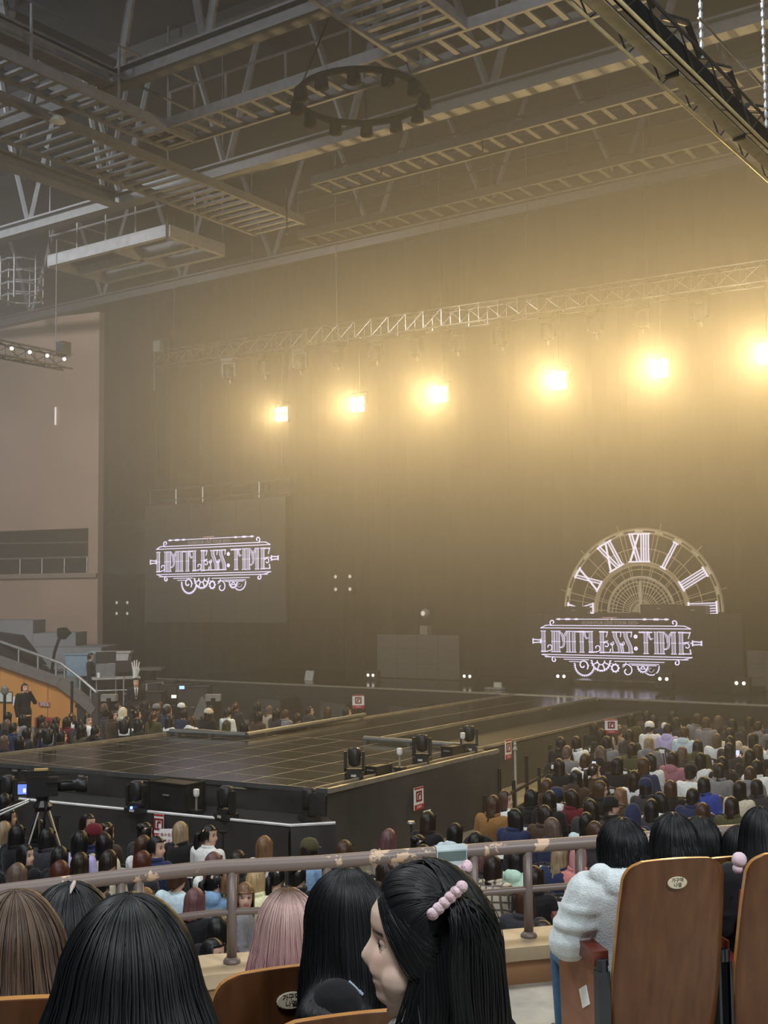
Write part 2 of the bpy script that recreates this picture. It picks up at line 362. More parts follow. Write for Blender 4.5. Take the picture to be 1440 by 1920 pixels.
# ------------------------------------------------------------------ lighting truss across the stage
def box_truss(p0, p1, s, name, label, n, m=alu, r=.026):
    p0, p1 = Vector(p0), Vector(p1); d = (p1-p0).normalized(); sx = d.cross(Vector((0, 0, 1))).normalized()*s/2; sz = Vector((0, 0, s/2))
    root = empty(name, tuple(p0), label, 'truss')
    C4 = [(-1, -1), (1, -1), (1, 1), (-1, 1)]
    for i, j in C4: MB().tube([p0+sx*i+sz*j, p1+sx*i+sz*j], r, 8).build('chord', m, root, smooth=True)
    b = MB()
    for k in range(n):
        a, c = p0+(p1-p0)*k/n, p0+(p1-p0)*(k+1)/n
        for (i, j), (u, v) in zip(C4, C4[1:]+C4[:1]): b.tube([a+sx*i+sz*j, c+sx*u+sz*v], r*.5, 4); b.tube([a+sx*i+sz*j, a+sx*u+sz*v], r*.5, 4)
    b.build('lacing', m, root); return root
talu = mat('truss_alu', (.42, .40, .36), .25, .9)
TZ = lambda x: 11.62+(x+8)*-.0205
box_truss((-28.6, 28, TZ(-28.6)), (-2, 28, TZ(-2)), .5, 'lighting_truss', 'long aluminium lighting truss carrying the row of warm blinders', 44, talu)
# blinders on their poles
root = empty('blinder_light', (0, 0, 0), 'leftmost and smallest of the warm blinder lamps, its four cells distinct', 'stage light', 'warm blinders below the lighting truss')
b = MB(); b.box((0, .09, 0), (.5, .14, .5)); b.build('housing', black, root)
for i in (-1, 1):
    for j in (-1, 1):
        b = MB(); b.lathe([(.085, 0), (.10, .03), (.05, .05)], (i*.12, 0, j*.12), 12, R=Matrix.Rotation(math.radians(90), 3, 'X')); b.build('lamp_cell', lamp_warm, root)
MB().tube([(-.3, .1, 0), (-.3, .1, .36), (.3, .1, .36), (.3, .1, 0)], .018, 5).build('yoke', blackm, root)
MB().tube([(0, .1, .36), (0, .1, 2.02)], .024, 5).build('hanging_pole', blackm, root)
BX = [(-23.1, 9.65), (-20.17, 9.66), (-17.29, 9.65), (-13.6, 9.63), (-10.8, 9.62), (-8.12, 9.64), (-5.3, 9.62), (-2.5, 9.6)]
BL = ['', 'second warm blinder lamp from the left in the row', 'third warm blinder lamp from the left in the row', 'fourth warm blinder lamp from the left, near the photo middle',
      'fifth warm blinder lamp from the left, above the clock', 'sixth warm blinder lamp, cut by the right edge of the photo', 'seventh warm blinder lamp, just beyond the right edge', 'eighth warm blinder lamp, farther beyond the right edge']
for i, (x, z) in enumerate(BX):
    if i == 0: root.location = (x, 27.9, z)
    else: dup(root, (x, 27.9, z), 0, BL[i], root['group'])
    l = bpy.data.lights.new('blinder_lamp', 'SPOT'); l.spot_size = math.radians(165); l.spot_blend = 1.0; l.energy = LAMP_W*(.45 if i == 0 else .75 if i == 1 else 1); l.color = LAMP_C; l.shadow_soft_size = .16
    o = bpy.data.objects.new('blinder_lamp', l); COL.objects.link(o); o.location = (x, 27.7, z); o.rotation_euler = (math.radians(70), 0, math.pi)
# moving heads along the truss
def moving_head(label, cat='stage light', group=None, s=1.0):
    root = empty('moving_head', (0, 0, 0), label, cat, group)
    b = MB(); b.box((0, 0, .06*s), (.42*s, .36*s, .12*s)); b.box((0, 0, .14*s), (.30*s, .26*s, .05*s)); b.build('base', black, root)
    b = MB()
    for i in (-1, 1): b.box((i*.21*s, 0, .36*s), (.06*s, .16*s, .42*s)); b.box((i*.21*s, 0, .58*s), (.065*s, .12*s, .06*s))
    b.box((0, 0, .18*s), (.44*s, .16*s, .06*s)); b.build('yoke', black, root)
    b = MB(); b.lathe([(.06*s, -.2*s), (.13*s, -.16*s), (.15*s, -.02*s), (.155*s, .2*s), (.13*s, .23*s)], (0, 0, .46*s), 14); h = b.build('head', black, root, smooth=True)
    MB().lathe([(.125*s, .231*s), (.08*s, .245*s), (.01*s, .25*s)], (0, 0, .46*s), 14).build('lens', mat('lens_glass', (.05, .05, .06), .08), h)
    MB().box((0, -.185*s, .07*s), (.12*s, .01, .05*s)).build('display', mat('display_pale', (.5, .48, .4), .3), root)
    return root
hang = moving_head('small black moving head light hanging on the lighting truss, leftmost of its row', group='moving heads hung along the lighting truss')
MB().bar((.0, -.03, .70), (.0, -.07, .82), .04).build('focus_tip', mat('bright_clip', (.85, .8, .6), .25, .6), hang)
HP = [(430, 700), (495, 690), (563, 682), (632, 674), (706, 664), (780, 655), (858, 645), (940, 634), (1027, 622), (1117, 609), (1205, 596), (1312, 580)]
for i, (px, py) in enumerate(HP):
    x = on_y(px, py, 28)[0]; z = TZ(x)-.27
    o = hang if i == 0 else dup(hang, (0, 0, 0), 0, 'small black moving head light hanging on the lighting truss, %s from the left' % ORD[i], hang['group'])
    o.location = (x, 28, z); o.rotation_euler = (math.pi, 0, .3*(-1)**i)
# left end hoop of the truss and its little fixture
o = MB().tube([(-28.75, 28, 11.0), (-28.75, 28, 12.75), (-28.1, 28, 12.75), (-28.1, 28, 11.9)], .03, 5).build('truss_end_frame', steel); tag(o, 'thin upright pipe frame at the left end of the lighting truss', 'frame')
o = MB().box((-28.25, 27.7, 12.42), (.3, .2, .36)).build('hoist_controller', mat('controller_pale', (.3, .3, .28), .6)); tag(o, 'small pale control box on the left end of the lighting truss', 'box')
# hanging wires
def wire(px, y0, y1, Y, label, r=.014):
    p = on_y(px, y1, Y); q = on_y(px-1, y0, Y)
    o = MB().tube([tuple(p), (p[0], p[1], max(q[2], p[2]+2))], r, 4).build('hanging_cable', steel); tag(o, label, 'cable', 'steel cables holding the lighting truss'); return o
for i, (px, y0, y1) in enumerate([(326, 470, 655), (473, 385, 640), (631, 350, 612), (826, 320, 585), (991, 290, 557), (1213, 230, 517)]):
    wire(px, y0-60, y1, 28, 'thin steel cable from the roof to the lighting truss, %s from the left' % ORD[i])
for i, (px, y0, y1) in enumerate([(537, 200, 310), (715, 130, 330), (905, 0, 285)]):
    p = on_y(px, y1, 20.72); q = [0, 0, 13.5]
    o = MB().tube([tuple(p) if p[2] < 13.3 else (p[0], p[1], 12.4), (p[0], p[1], q[2])], .02, 4).build('drop_cable', blackm); tag(o, 'dark cable dropping past the second roof truss, %s from the left' % ORD[i], 'cable')
# left side truss piece
p1 = on_z(127, 680, 10.2); p0 = p1-np.array([0, 5.5, 0])
root = box_truss(tuple(p0), tuple(p1), .36, 'side_truss', 'short dark side truss with small white lamps in front of the beige wall', 9, dsteel)
for k in range(8):
    o = MB().ball((p1[0]+.22, p1[1]-.3-k*.55, 10.22), .05, 8, 6).build('pixel_lamp', dot_white, root)
o = MB().tube([(p1[0], p1[1]-.4, 10.4), (p1[0], p1[1]-.4, 13.4)], .012, 4).build('hanging_cable', steel); tag(o, 'thin pale cable holding the side truss by the beige wall', 'cable')
o = MB().box((p1[0], p1[1]-.15, 10.55), (.28, .28, .34)).build('hoist_controller', black); tag(o, 'small dark hoist box on the end of the side truss', 'box')
o = dup(hang, (p1[0]+.1, p1[1]-2.6, 10.0), .5, 'black moving head light under the side truss by the beige wall'); o.rotation_euler = (math.pi, 0, .5); del o['group']
# near truss at the upper right
nalu = mat('near_truss_metal', (.12, .11, .10), .3, .8)
root = empty('front_truss', (-3.85, 6.5, 9.0), 'dark truss with a brass coloured strip running diagonally down the upper right corner', 'truss')
gold_edge = mat('gold_edge', (.70, .58, .30), .3, .5); brass = mat('brass_strip', (.62, .54, .32), .4, .1)
FT = lambda x, y, z: (-3.85+x+(y-6.5)*.0136, y, 9.0+z)
for x, z, m_ in ((-.17, -.15, gold_edge), (.17, -.15, gold_edge), (-.17, .15, nalu), (.17, .15, nalu)): MB().tube([FT(x, 6.5, z), FT(x, 20, z)], .017, 8).build('chord', m_, root, smooth=True)
b = MB()
for k in range(17):
    y = 6.5+k*.8
    for x in (-.17, .17): b.tube([FT(x, y, -.15), FT(x, y+.4, .15), FT(x, y+.8, -.15)], .009, 4)
    b.tube([FT(-.17, y, .15), FT(.17, y+.4, .15)], .009, 4)
b.build('lacing', nalu, root)
for k in range(7): b = MB(); b.prism([(-.07, 0), (.05, 0), (.05, .012), (-.07, .012)], FT(0, 6.6+k*1.9, -.14), (1, 0, .15), (0, 0, 1), (.026, 1.86, 0)); b.build('brass_strip', brass, root)
b = MB(); b.bar(FT(.12, 6.5, -.02), FT(.12, 20, -.02), .03, .2); b.build('dark_web', matte, root)
for k in range(9): MB().tube([(-3.7, 7.5+k*1.2, 9.2), (-3.66, 8.0+k*1.2, 9.33), (-3.72, 8.5+k*1.2, 9.22)], .035, 6).build('cable_bundle', black, root)
for k in range(3): MB().tube([(-3.62, 8.0+k*2.6, 9.45), (-3.58, 9.9+k*2.6, 9.45)], .012, 5).build('safety_bar', talu, root)
for k in range(6): MB().box(FT(-.01, 6.55+k*1.9, -.14), (.13, .05, .06)).build('clamp', black, root)
chain_m = mat('chain_steel', (.62, .64, .66), .3, .7)
def chain(x, y, z0, z1, label):
    root = empty('hoist_chain', (x, y, z0), label, 'chain', 'pale chains on the front truss')
    MB().tube([(x, y, z0), (x, y, z1)], .007, 4).build('wire', chain_m, root)
    k = 0; z = z0
    while z < z0+1.35:
        b = MB(); b.lathe([(.008, 0), (.02, .02), (.022, .07), (.008, .09)], (x, y, z), 6); b.build('chain_link', chain_m, root); z += .1
    MB().tube([(x, y, z0+1.4), (x+.05, y, z0+1.5), (x, y, z0+1.6), (x-.03, y, z0+1.75)], .016, 6).build('hook', chain_m, root)
q = on_y(1316, 112, 10.9); chain(q[0], 10.9, q[2], 15, 'pale hoist chain dropping to the front truss, left of two')
q = on_y(1437, 240, 12.3); chain(q[0], 12.3, q[2], 15, 'pale hoist chain at the right edge dropping to the front truss')
# ------------------------------------------------------------------ stages
ST = 1.2
m_deck = mat('stage_deck', (.020, .017, .013), .16, scale=.8, vary=.35, spec=.6)
m_edge = mat('stage_edge', (.50, .46, .38), .35, .7)
m_frame = mat('deck_joint', (.72, .64, .48), .35, .2)
m_skirt = mat('black_skirt', (.019, .019, .020), .42, scale=4, vary=.3, sheen=.15)
def skirt(p0, p1, z0, z1, seed, name='skirt', parent=None, amp=.06, m=None):
    p0, p1 = Vector((*p0, 0)), Vector((*p1, 0)); L = (p1-p0).length; d = (p1-p0)/L; nn = Vector((d.y, -d.x, 0)); r = random.Random(seed)
    n = max(6, int(L/.14)); rows = 7; b = MB(); ph = [(r.uniform(.5, 3.2), r.uniform(0, 6.28), r.uniform(.3, 1.0), r.uniform(-3, 3)) for _ in range(7)]
    for j in range(rows):
        for i in range(n+1):
            u = L*i/n; t = j/(rows-1)
            w = sum(a*math.sin(f*u+p+s*t) for f, p, a, s in ph)/3*amp*(.25+.75*math.sin(math.pi*min(1, t*.8+.1)))
            q = p0+d*u+nn*(w+.02); b.v.append((q.x, q.y, z1+(z0-z1)*t))
    for j in range(rows-1):
        for i in range(n): k = j*(n+1)+i; b.f.append((k, k+1, k+n+2, k+n+1)); b.m.append(0)
    return b.build(name, m or m_skirt, parent, smooth=True)
def deck(root, poly, z, bx, by, pitch, th=.04):
    """rectangular tiles, each its own part, cut to the deck polygon's box, with a pale joint frame under them"""
    xs = np.arange(bx[0], bx[1]-.05, pitch); ys = np.arange(by[0], by[1]-.05, pitch)
    for x in xs:
        for y in ys:
            x1, y1 = min(x+pitch, bx[1]), min(y+pitch, by[1]); q = poly(x, x1, y, y1)
            if q is None: continue
            g = .016; x0, x1, y00, y01, y10, y11 = q
            b = MB(); b.add([(x0+g, y00+g, z-th), (x1-g, y10+g, z-th), (x1-g, y11-g, z-th), (x0+g, y01-g, z-th), (x0+g, y00+g, z), (x1-g, y10+g, z), (x1-g, y11-g, z), (x0+g, y01-g, z)],
                            [(3, 2, 1, 0), (4, 5, 6, 7), (0, 1, 5, 4), (1, 2, 6, 5), (2, 3, 7, 6), (3, 0, 4, 7)])
            b.build('deck_panel', m_deck, root)
FY = lambda x: 13.55+(x+10.39)*.118          # front edge of the thrust stage, slightly skewed
# --- thrust stage
root = empty('thrust_stage', (-10.39, 13.5, 0), 'black square thrust stage with a glossy panelled deck and black skirts', 'stage')
def pol(x, x1, y, y1):
    f0, f1 = FY(x), FY(x1)
    if y1 <= min(f0, f1)+.05: return None
    return (x, x1, max(y, f0), y1, max(y, f1), y1)
deck(root, pol, ST, (-17.95, -10.55), (12.5, 18.45), .84)
b = MB(); b.prism([(-17.95, FY(-17.95)), (-10.42, FY(-10.42)), (-10.42, 18.5), (-17.95, 18.5)], (0, 0, ST-.004), (1, 0, 0), (0, 1, 0), (0, 0, -.06)); b.build('deck_frame', m_frame, root)
b = MB(); b.bar((-17.95, FY(-17.95), ST+.005), (-10.39, FY(-10.39), ST+.005), .05, .07); b.build('front_trim', mat('dark_trim', (.10, .11, .115), .35, .5), root)
b = MB(); b.bar((-10.39, FY(-10.39), ST+.005), (-10.39, 18.55, ST+.005), .07, .07); b.build('side_trim', m_edge, root)
b = MB(); b.bar((-10.66, FY(-10.6), ST+.012), (-10.66, 18.5, ST+.012), .025, .03); b.build('cable_channel', m_edge, root)
b = MB(); b.bar((-17.95, 12.7, ST+.01), (-17.55, 17.45, ST+.01), .05, .05); b.build('side_trim', m_edge, root)
skirt((-18.2, FY(-18.2)), (-10.40, FY(-10.40)), .84, ST-.02, 5, parent=root)
skirt((-10.38, FY(-10.38)), (-10.38, 18.55), 0.0, ST-.02, 6, parent=root, amp=.05)
skirt((-10.38, 18.55), (-13.2, 18.55), 0.0, ST-.02, 16, parent=root, amp=.03)
for k in range(5):
    x = -16.4+k*1.45; MB().box((x, FY(x)-.04, ST-.06), (.11, .03, .03)).build('clip', alu, root)
# --- lower front shelf carrying lights
SZ = .85
SFY = lambda x: 12.68+(x+10.36)*.115
root = empty('light_shelf', (-10.36, 12.7, 0), 'low black shelf along the front of the thrust stage, edged with a white strip', 'platform')
b = MB(); b.prism([(-18.6, SFY(-18.6)), (-10.36, SFY(-10.36)), (-9.95, 13.15), (-10.37, FY(-10.37)-.05), (-18.6, FY(-18.6)-.05)], (0, 0, SZ), (1, 0, 0), (0, 1, 0), (0, 0, -.06)); b.build('shelf_top', mat('shelf_top', (.03, .03, .03), .5), root)
b = MB(); b.tube([(-18.6, SFY(-18.6), SZ+.015), (-10.36, SFY(-10.36), SZ+.015), (-9.95, 13.15, SZ+.015)], .022, 6); b.build('edge_strip', mat('white_strip', (.75, .75, .73), .5), root)
skirt((-18.6, SFY(-18.6)-.01), (-10.36, SFY(-10.36)-.01), 0, SZ-.01, 8, parent=root)
skirt((-10.36, SFY(-10.36)-.01), (-9.95, 13.14), 0, SZ-.01, 9, parent=root)
# --- runway
root = empty('runway', (-14.5, 18.5, 0), 'long black runway leading from the thrust stage to the main stage', 'stage')
deck(root, lambda x, x1, y, y1: (x, x1, y, y1, y, y1), ST, (-15.72, -13.30), (18.5, 29.0), 1.21)
b = MB(); b.box((-14.5, 23.8, ST-.034), (2.5, 10.7, .06)); b.build('deck_frame', m_frame, root)
for x in (-15.75, -13.27):
    b = MB(); b.bar((x, 18.5, ST+.01), (x, 29.1, ST+.01), .05, .05); b.build('side_trim', m_edge, root)
skirt((-13.25, 18.6), (-13.25, 29.0), 0, ST-.02, 11, parent=root)
root = empty('runway_shelf', (-12.4, 24, 0), 'low black shelf along the right side of the runway with a pale edge', 'platform')
b = MB(); b.box((-12.6, 23.9, .87), (1.28, 10.2, .06)); b.build('shelf_top', mat('shelf_top', (.03, .03, .03), .5), root)
b = MB(); b.bar((-11.97, 18.8, .91), (-11.97, 29, .91), .05, .05); b.build('edge_strip', m_edge, root)
skirt((-11.95, 18.7), (-11.95, 29.0), 0, .86, 12, parent=root)
# pipe barrier at the notch of the thrust stage and along its back left side
pipe_m = mat('barrier_pipe', (.14, .145, .14), .45, .5)
root = empty('stage_pipe_rail', (-13.3, 18.45, ST), 'low grey pipe rail closing the notch between thrust stage and runway', 'rail')
MB().tube([(-13.25, 18.45, ST+.07), (-10.9, 18.45, ST+.07)], .05, 8).build('pipe', pipe_m, root); MB().tube([(-13.25, 18.5, ST+.03), (-11.2, 18.5, ST+.03)], .03, 6).build('pipe', alu, root)
for x in (-13.2, -12.2, -11.1): MB().box((x, 18.45, ST+.03), (.08, .12, .06)).build('foot', pipe_m, root)
root = empty('stage_pipe_rail', (-17.4, 17.55, ST), 'low dark pipe rail along the back left edge of the thrust stage', 'rail')
MB().tube([(-17.4, 17.42, ST+.07), (-15.6, 17.72, ST+.07)], .055, 8).build('pipe', pipe_m, root); MB().tube([(-15.6, 17.72, ST+.07), (-15.78, 22, ST+.07)], .055, 8).build('pipe', pipe_m, root)
for x, y in ((-17.2, 17.45), (-16.4, 17.58), (-15.65, 17.75), (-15.7, 19.8), (-15.75, 21.8)): MB().box((x, y, ST+.03), (.08, .12, .06)).build('foot', pipe_m, root)
# pale bench board beside the left edge
root = empty('light_board', (-18.1, 15, 0), 'long pale wooden board on trestles beside the left edge of the thrust stage', 'board')
for k in range(4): MB().box((-18.32+.015*k, 13.9+k*1.15, 1.02), (.5, 1.12, .04)).build('plank', mat('pale_board', (.33, .30, .22), .6, scale=3), root)
for y in (13.6, 15, 16.4, 17.6): MB().box((-18.25, y, .5), (.3, .06, 1.0)).build('trestle', blackm, root)
# --- main stage
root = empty('main_stage', (-15, 29.2, 0), 'wide black main stage below the screens with a thin pale front edge', 'stage')
for i in range(13):
    for j in range(3):
        b = MB(); b.box((-28.9+i*2.2, 30.3+j*2.2, ST-.03), (2.18, 2.18, .06)); b.build('deck_panel', m_deck, root)
b = MB(); b.box((-15.6, 32.5, ST-.09), (28.8, 6.7, .05)); b.build('deck_frame', mat('deck_dark', (.03, .028, .024), .5), root)
b = MB(); b.bar((-30, 29.18, ST), (-1.2, 29.18, ST), .05, .05); b.build('front_trim', m_edge, root)
skirt((-30, 29.15), (-1.2, 29.15), 0, ST-.03, 13, parent=root, amp=.03)
# stage step under the screen
o = MB().box((-14.5, 33.3, ST+.08), (9, .8, .16)).build('stage_step', m_deck); tag(o, 'low black step in front of the central screen on the main stage', 'step')
# ------------------------------------------------------------------ screens and logo
m_led = mat('led_face', (.022, .021, .022), .3, scale=30, vary=.2)
m_led2 = mat('led_face_grey', (.085, .078, .070), .5, scale=20, vary=.1)
bright = glow('logo_lilac', (.84, .78, 1.0), .86); dim = glow('logo_fill', (.62, .57, .72), .34); red_g = glow('logo_pink', (.55, .34, .36), .45)
def led_screen(name, x0, x1, z0, z1, y, label, cols, rows, m):
    root = empty(name, ((x0+x1)/2, y, z0), label, 'screen')
    b = MB(); b.box(((x0+x1)/2, y+.13, (z0+z1)/2), (x1-x0, .2, z1-z0)); b.build('back_frame', black, root)
    w, h = (x1-x0)/cols, (z1-z0)/rows
    me = MB().box((0, 0, 0), (w-.008, .05, h-.008)).mesh('led_panel', m)
    for i in range(cols):
        for j in range(rows): put('led_panel', me, root, (x0+(i+.5)*w-root.location.x, 0, (j+.5)*h))
    return root
sl = on_y(273, 945, 29.1); sr = on_y(537, 1168, 29.1)
zt = on_y(405, 940, 29.1)[2]
led_screen('side_screen', sl[0], sr[0], sr[2], zt, 29.1, 'large dark side screen on the left showing the lilac tour logo', 6, 4, mat('led_side', (.040, .037, .034), .45, scale=20, vary=.1))
cl, cr_ = on_y(985, 1275, 34), on_y(1396, 1290, 34); ct = on_y(1200, 1151, 34)[2]
led_screen('centre_screen', cl[0], cr_[0], ST+.005, ct, 34.0, 'wide dark central screen below the clock showing the lilac tour logo', 10, 4, m_led)
gl, gr = on_y(708, 1250, 33), on_y(862, 1250, 33); gt = on_y(780, 1190, 33)[2]
led_screen('blank_screen', gl[0], gr[0], ST+.02, gt, 33.0, 'smaller blank grey screen standing left of the central screen', 4, 3, m_led2)
rl, rr = on_y(1402, 1250, 33.2), on_y(1500, 1250, 33.2)
led_screen('blank_screen', rl[0], rr[0], ST+.02, on_y(1420, 1240, 33.2)[2]+.3, 33.2, 'blank dark screen at the right edge beside the central screen', 3, 3, m_led2)
class Logo:
    """flat luminous artwork on a screen; u right, v down in logo units"""
    def __init__(s, x0, z0, k, y): s.x0, s.z0, s.k, s.y = x0, z0, k, y; s.b = MB()
    def P(s, u, v): return (s.x0+u*s.k, s.z0-v*s.k)
    def line(s, pts, w=5, mi=0, d=0.0):
        for (a, c) in zip(pts, pts[1:]):
            ax, az = s.P(*a); bx, bz = s.P(*c); L = math.hypot(bx-ax, bz-az)
            if L < 1e-6: continue
            nx, nz = -(bz-az)/L*w*s.k/2, (bx-ax)/L*w*s.k/2; ex, ez = (bx-ax)/L*w*s.k*.3, (bz-az)/L*w*s.k*.3; y = s.y-d
            q = [(ax+nx-ex, az+nz-ez), (bx+nx+ex, bz+nz+ez), (bx-nx+ex, bz-nz+ez), (ax-nx-ex, az-nz-ez)]
            s.b.add([(x, y, z) for x, z in q]+[(x, y+.02, z) for x, z in q], [(0, 1, 2, 3), (4, 7, 6, 5), (0, 4, 5, 1), (1, 5, 6, 2), (2, 6, 7, 3), (3, 7, 4, 0)], mi)
    def arc(s, c, r, a0, a1, w=5, mi=0, n=None, r1=None):
        n = n or max(6, int(abs(a1-a0)/18)); r1 = r if r1 is None else r1
        s.line([(c[0]+(r+(r1-r)*i/n)*math.cos(math.radians(a0+(a1-a0)*i/n)), c[1]+(r+(r1-r)*i/n)*math.sin(math.radians(a0+(a1-a0)*i/n))) for i in range(n+1)], w, mi)
    def stem(s, x, top=150, bot=312, w=30):
        s.line([(x+w/2, top+5), (x+w/2, bot-5)], w-6, 1)
        for e in (x+2, x+w-2): s.line([(e, top+2), (e, bot-2)], 3.5)
        for v in (top+2, bot-2): s.line([(x-5, v), (x+w+5, v)], 6)
        s.line([(x-3, (top+bot)/2), (x+w+3, (top+bot)/2)], 5)
    def swash(s, pts, w=13):
        s.line(pts, w, 1); s.line([(u-w/2, v) for u, v in pts], 3.5); s.line([(u+w/2, v) for u, v in pts], 3.5)
    def gear(s, c, r, a0, a1, teeth, w=7):
        s.arc(c, r, a0, a1, w)
        for i in range(teeth+1):
            a = math.radians(a0+(a1-a0)*i/teeth); s.line([(c[0]+r*math.cos(a), c[1]+r*math.sin(a)), (c[0]+(r+9)*math.cos(a), c[1]+(r+9)*math.sin(a))], 7)
    def art(s):
        L, A, S = s.line, s.arc, s.stem
        W_ = s.swash
        S(112, w=32); L([(112, 307), (165, 307)], 8); A((178, 276), 28, 110, -190, 6, r1=12); S(200, w=27)                    # L I
        def emm(x):
            S(x, w=30); S(x+88, w=29); W_([(x+26, 156), (x+46, 170), (x+56, 200), (x+62, 236)]); W_([(x+100, 154), (x+80, 166), (x+66, 196), (x+66, 240), (x+58, 268), (x+44, 276)]); L([(x+34, 276), (x+50, 276)], 8)
        emm(238)                                                                                                              # M
        S(371, w=27); L([(406, 155), (505, 155)], 11); S(437, w=29); W_([(474, 158), (480, 190), (492, 208), (504, 200)], 10)    # I T
        S(512, w=28); L([(512, 306), (572, 306)], 9); A((578, 276), 28, 110, -190, 6, r1=12)                                   # L
        S(602, w=30); L([(600, 155), (664, 155)], 9); L([(664, 152), (652, 192)], 6); L([(634, 228), (664, 222)], 7); A((652, 252), 22, -150, 150, 6, r1=10); L([(600, 307), (680, 307), (686, 282)], 8)  # E
        for x in (0, 84):
            L([(700+x, 155), (772+x, 155)], 9); L([(772+x, 152), (766+x, 190)], 6)
            d_ = [(722+x, 158), (724+x, 190), (758+x, 262), (762+x, 306)]; s.line(d_, 22, 1); L([(u-13, v) for u, v in d_], 4); L([(u+13, v) for u, v in d_], 4)
            L([(694+x, 307), (778+x, 307)], 9); L([(696+x, 232), (704+x, 300)], 6); A((698+x, 238), 14, -60, 180, 5)           # S S
        for v in (187, 275): A((886, v), 9, 0, 360, 10, n=14)
        L([(914, 155), (1012, 155)], 11); S(950, w=29); W_([(986, 158), (992, 190), (1004, 208), (1016, 200)], 10); S(1032, w=27)  # T I
        emm(1074)                                                                                                             # M
        S(1218, w=30); L([(1216, 155), (1302, 155)], 9); L([(1302, 152), (1288, 196)], 6); L([(1250, 228), (1292, 222)], 7); A((1276, 252), 24, -150, 150, 6, r1=10); L([(1216, 307), (1304, 307), (1298, 276)], 8)  # E
        for v, a, c in ((108, 190, 1200), (128, 108, 1306)): L([(a, v), (c, v)], 7)
        L([(108, 128), (150, 108), (190, 106)], 7); L([(1306, 128), (1262, 108), (1200, 106)], 7)
        for v, a, c in ((332, 112, 1312), (350, 140, 1280)): L([(a, v), (c, v)], 7)
        L([(112, 332), (185, 350)], 5); L([(1312, 332), (1240, 350)], 5)
        A((208, 85), 24, 95, 420, 7, r1=8); A((1184, 85), 24, 85, -240, 7, r1=8); A((218, 370), 22, -95, -420, 7, r1=8); A((1196, 372), 22, -85, 240, 7, r1=8)
        L([(240, 60), (1145, 60)], 6)
        for u in (262, 330, 345, 410, 960, 1040, 1055, 1125): L([(u-8, 60), (u+8, 60)], 14)
        L([(625, 47), (738, 47)], 7, 2); L([(664, 52), (700, 66)], 7, 2); L([(700, 52), (664, 66)], 7, 2)
        for u in (38, 1318):
            L([(u+4, 218), (u+64, 222)], 9); L([(u+4, 242), (u+64, 238)], 9); L([(u, 212), (u, 248)], 9); L([(u+66, 214), (u+66, 246)], 9)
        L([(104, 230), (112, 230)], 8); L([(1304, 230), (1318, 230)], 8)
        for v, a, c in ((366, 300, 505), (382, 345, 440), (372, 715, 1100), (388, 830, 1060), (398, 850, 1040)): L([(a, v), (c, v)], 6)
        s.gear((470, 405), 78, 20, 185, 16); A((458, 408), 44, 40, -330, 8, r1=10); L([(488, 382), (505, 412)], 6)
        s.gear((605, 370), 74, 0, 180, 13, 9); A((605, 370), 30, 0, 180, 7)
        for a in (25, 65, 115, 155): L([(605+30*math.cos(math.radians(a)), 370+30*math.sin(math.radians(a))), (605+72*math.cos(math.radians(a)), 370+72*math.sin(math.radians(a)))], 9)
        s.gear((718, 422), 26, 0, 360, 9, 9)
        A((812, 440), 52, -130, 235, 7, r1=12, n=30); A((770, 380), 34, 0, 80, 5)
        s.gear((936, 408), 36, 0, 180, 8, 7); A((936, 420), 14, 180, 360, 6); L([(910, 424), (962, 424)], 6)
        A((1000, 405), 62, -5, 130, 8); A((996, 425), 26, 0, 300, 6, 1, r1=6)
def logo(name, xl, xr, zc, y, label):
    k = (xr-xl)/1359.0; lg = Logo(xl-36*k, zc+232*k, k, y-.04); lg.art()
    root = empty('logo_image', (0, 0, 0), label, 'logo') if False else None
    o = lg.b.build('tour_logo', [bright, dim, red_g]); tag(o, label, 'logo')
    tx = bpy.data.curves.new('subtitle', 'FONT'); tx.body = '\u2022EUNHYUK LIVE TOUR 2025\u2022'; tx.size = 36*k; tx.align_x = 'CENTER'; tx.align_y = 'CENTER'; tx.extrude = .004; tx.resolution_u = 2
    t = bpy.data.objects.new('subtitle', tx); COL.objects.link(t)
    me = bpy.data.meshes.new_from_object(t.evaluated_get(bpy.context.evaluated_depsgraph_get())); bpy.data.objects.remove(t)
    me.materials.clear(); me.materials.append(glow('subtitle_glow', (.45, .40, .40), .35)); t = put('subtitle', me, o, (lg.x0+683*k, y-.043, lg.z0-88*k), (math.pi/2, 0, 0))
    return o
a, c = on_y(283, 1055, 29.1), on_y(525, 1046, 29.1); logo('side', a[0], c[0], a[2]*.5+c[2]*.5, 29.095, 'glowing lilac tour logo with gears on the left side screen')
a, c = on_y(1000, 1203, 34), on_y(1319, 1206, 34); logo('centre', a[0], c[0], a[2]*.5+c[2]*.5, 33.995, 'glowing lilac tour logo with gears on the central screen')
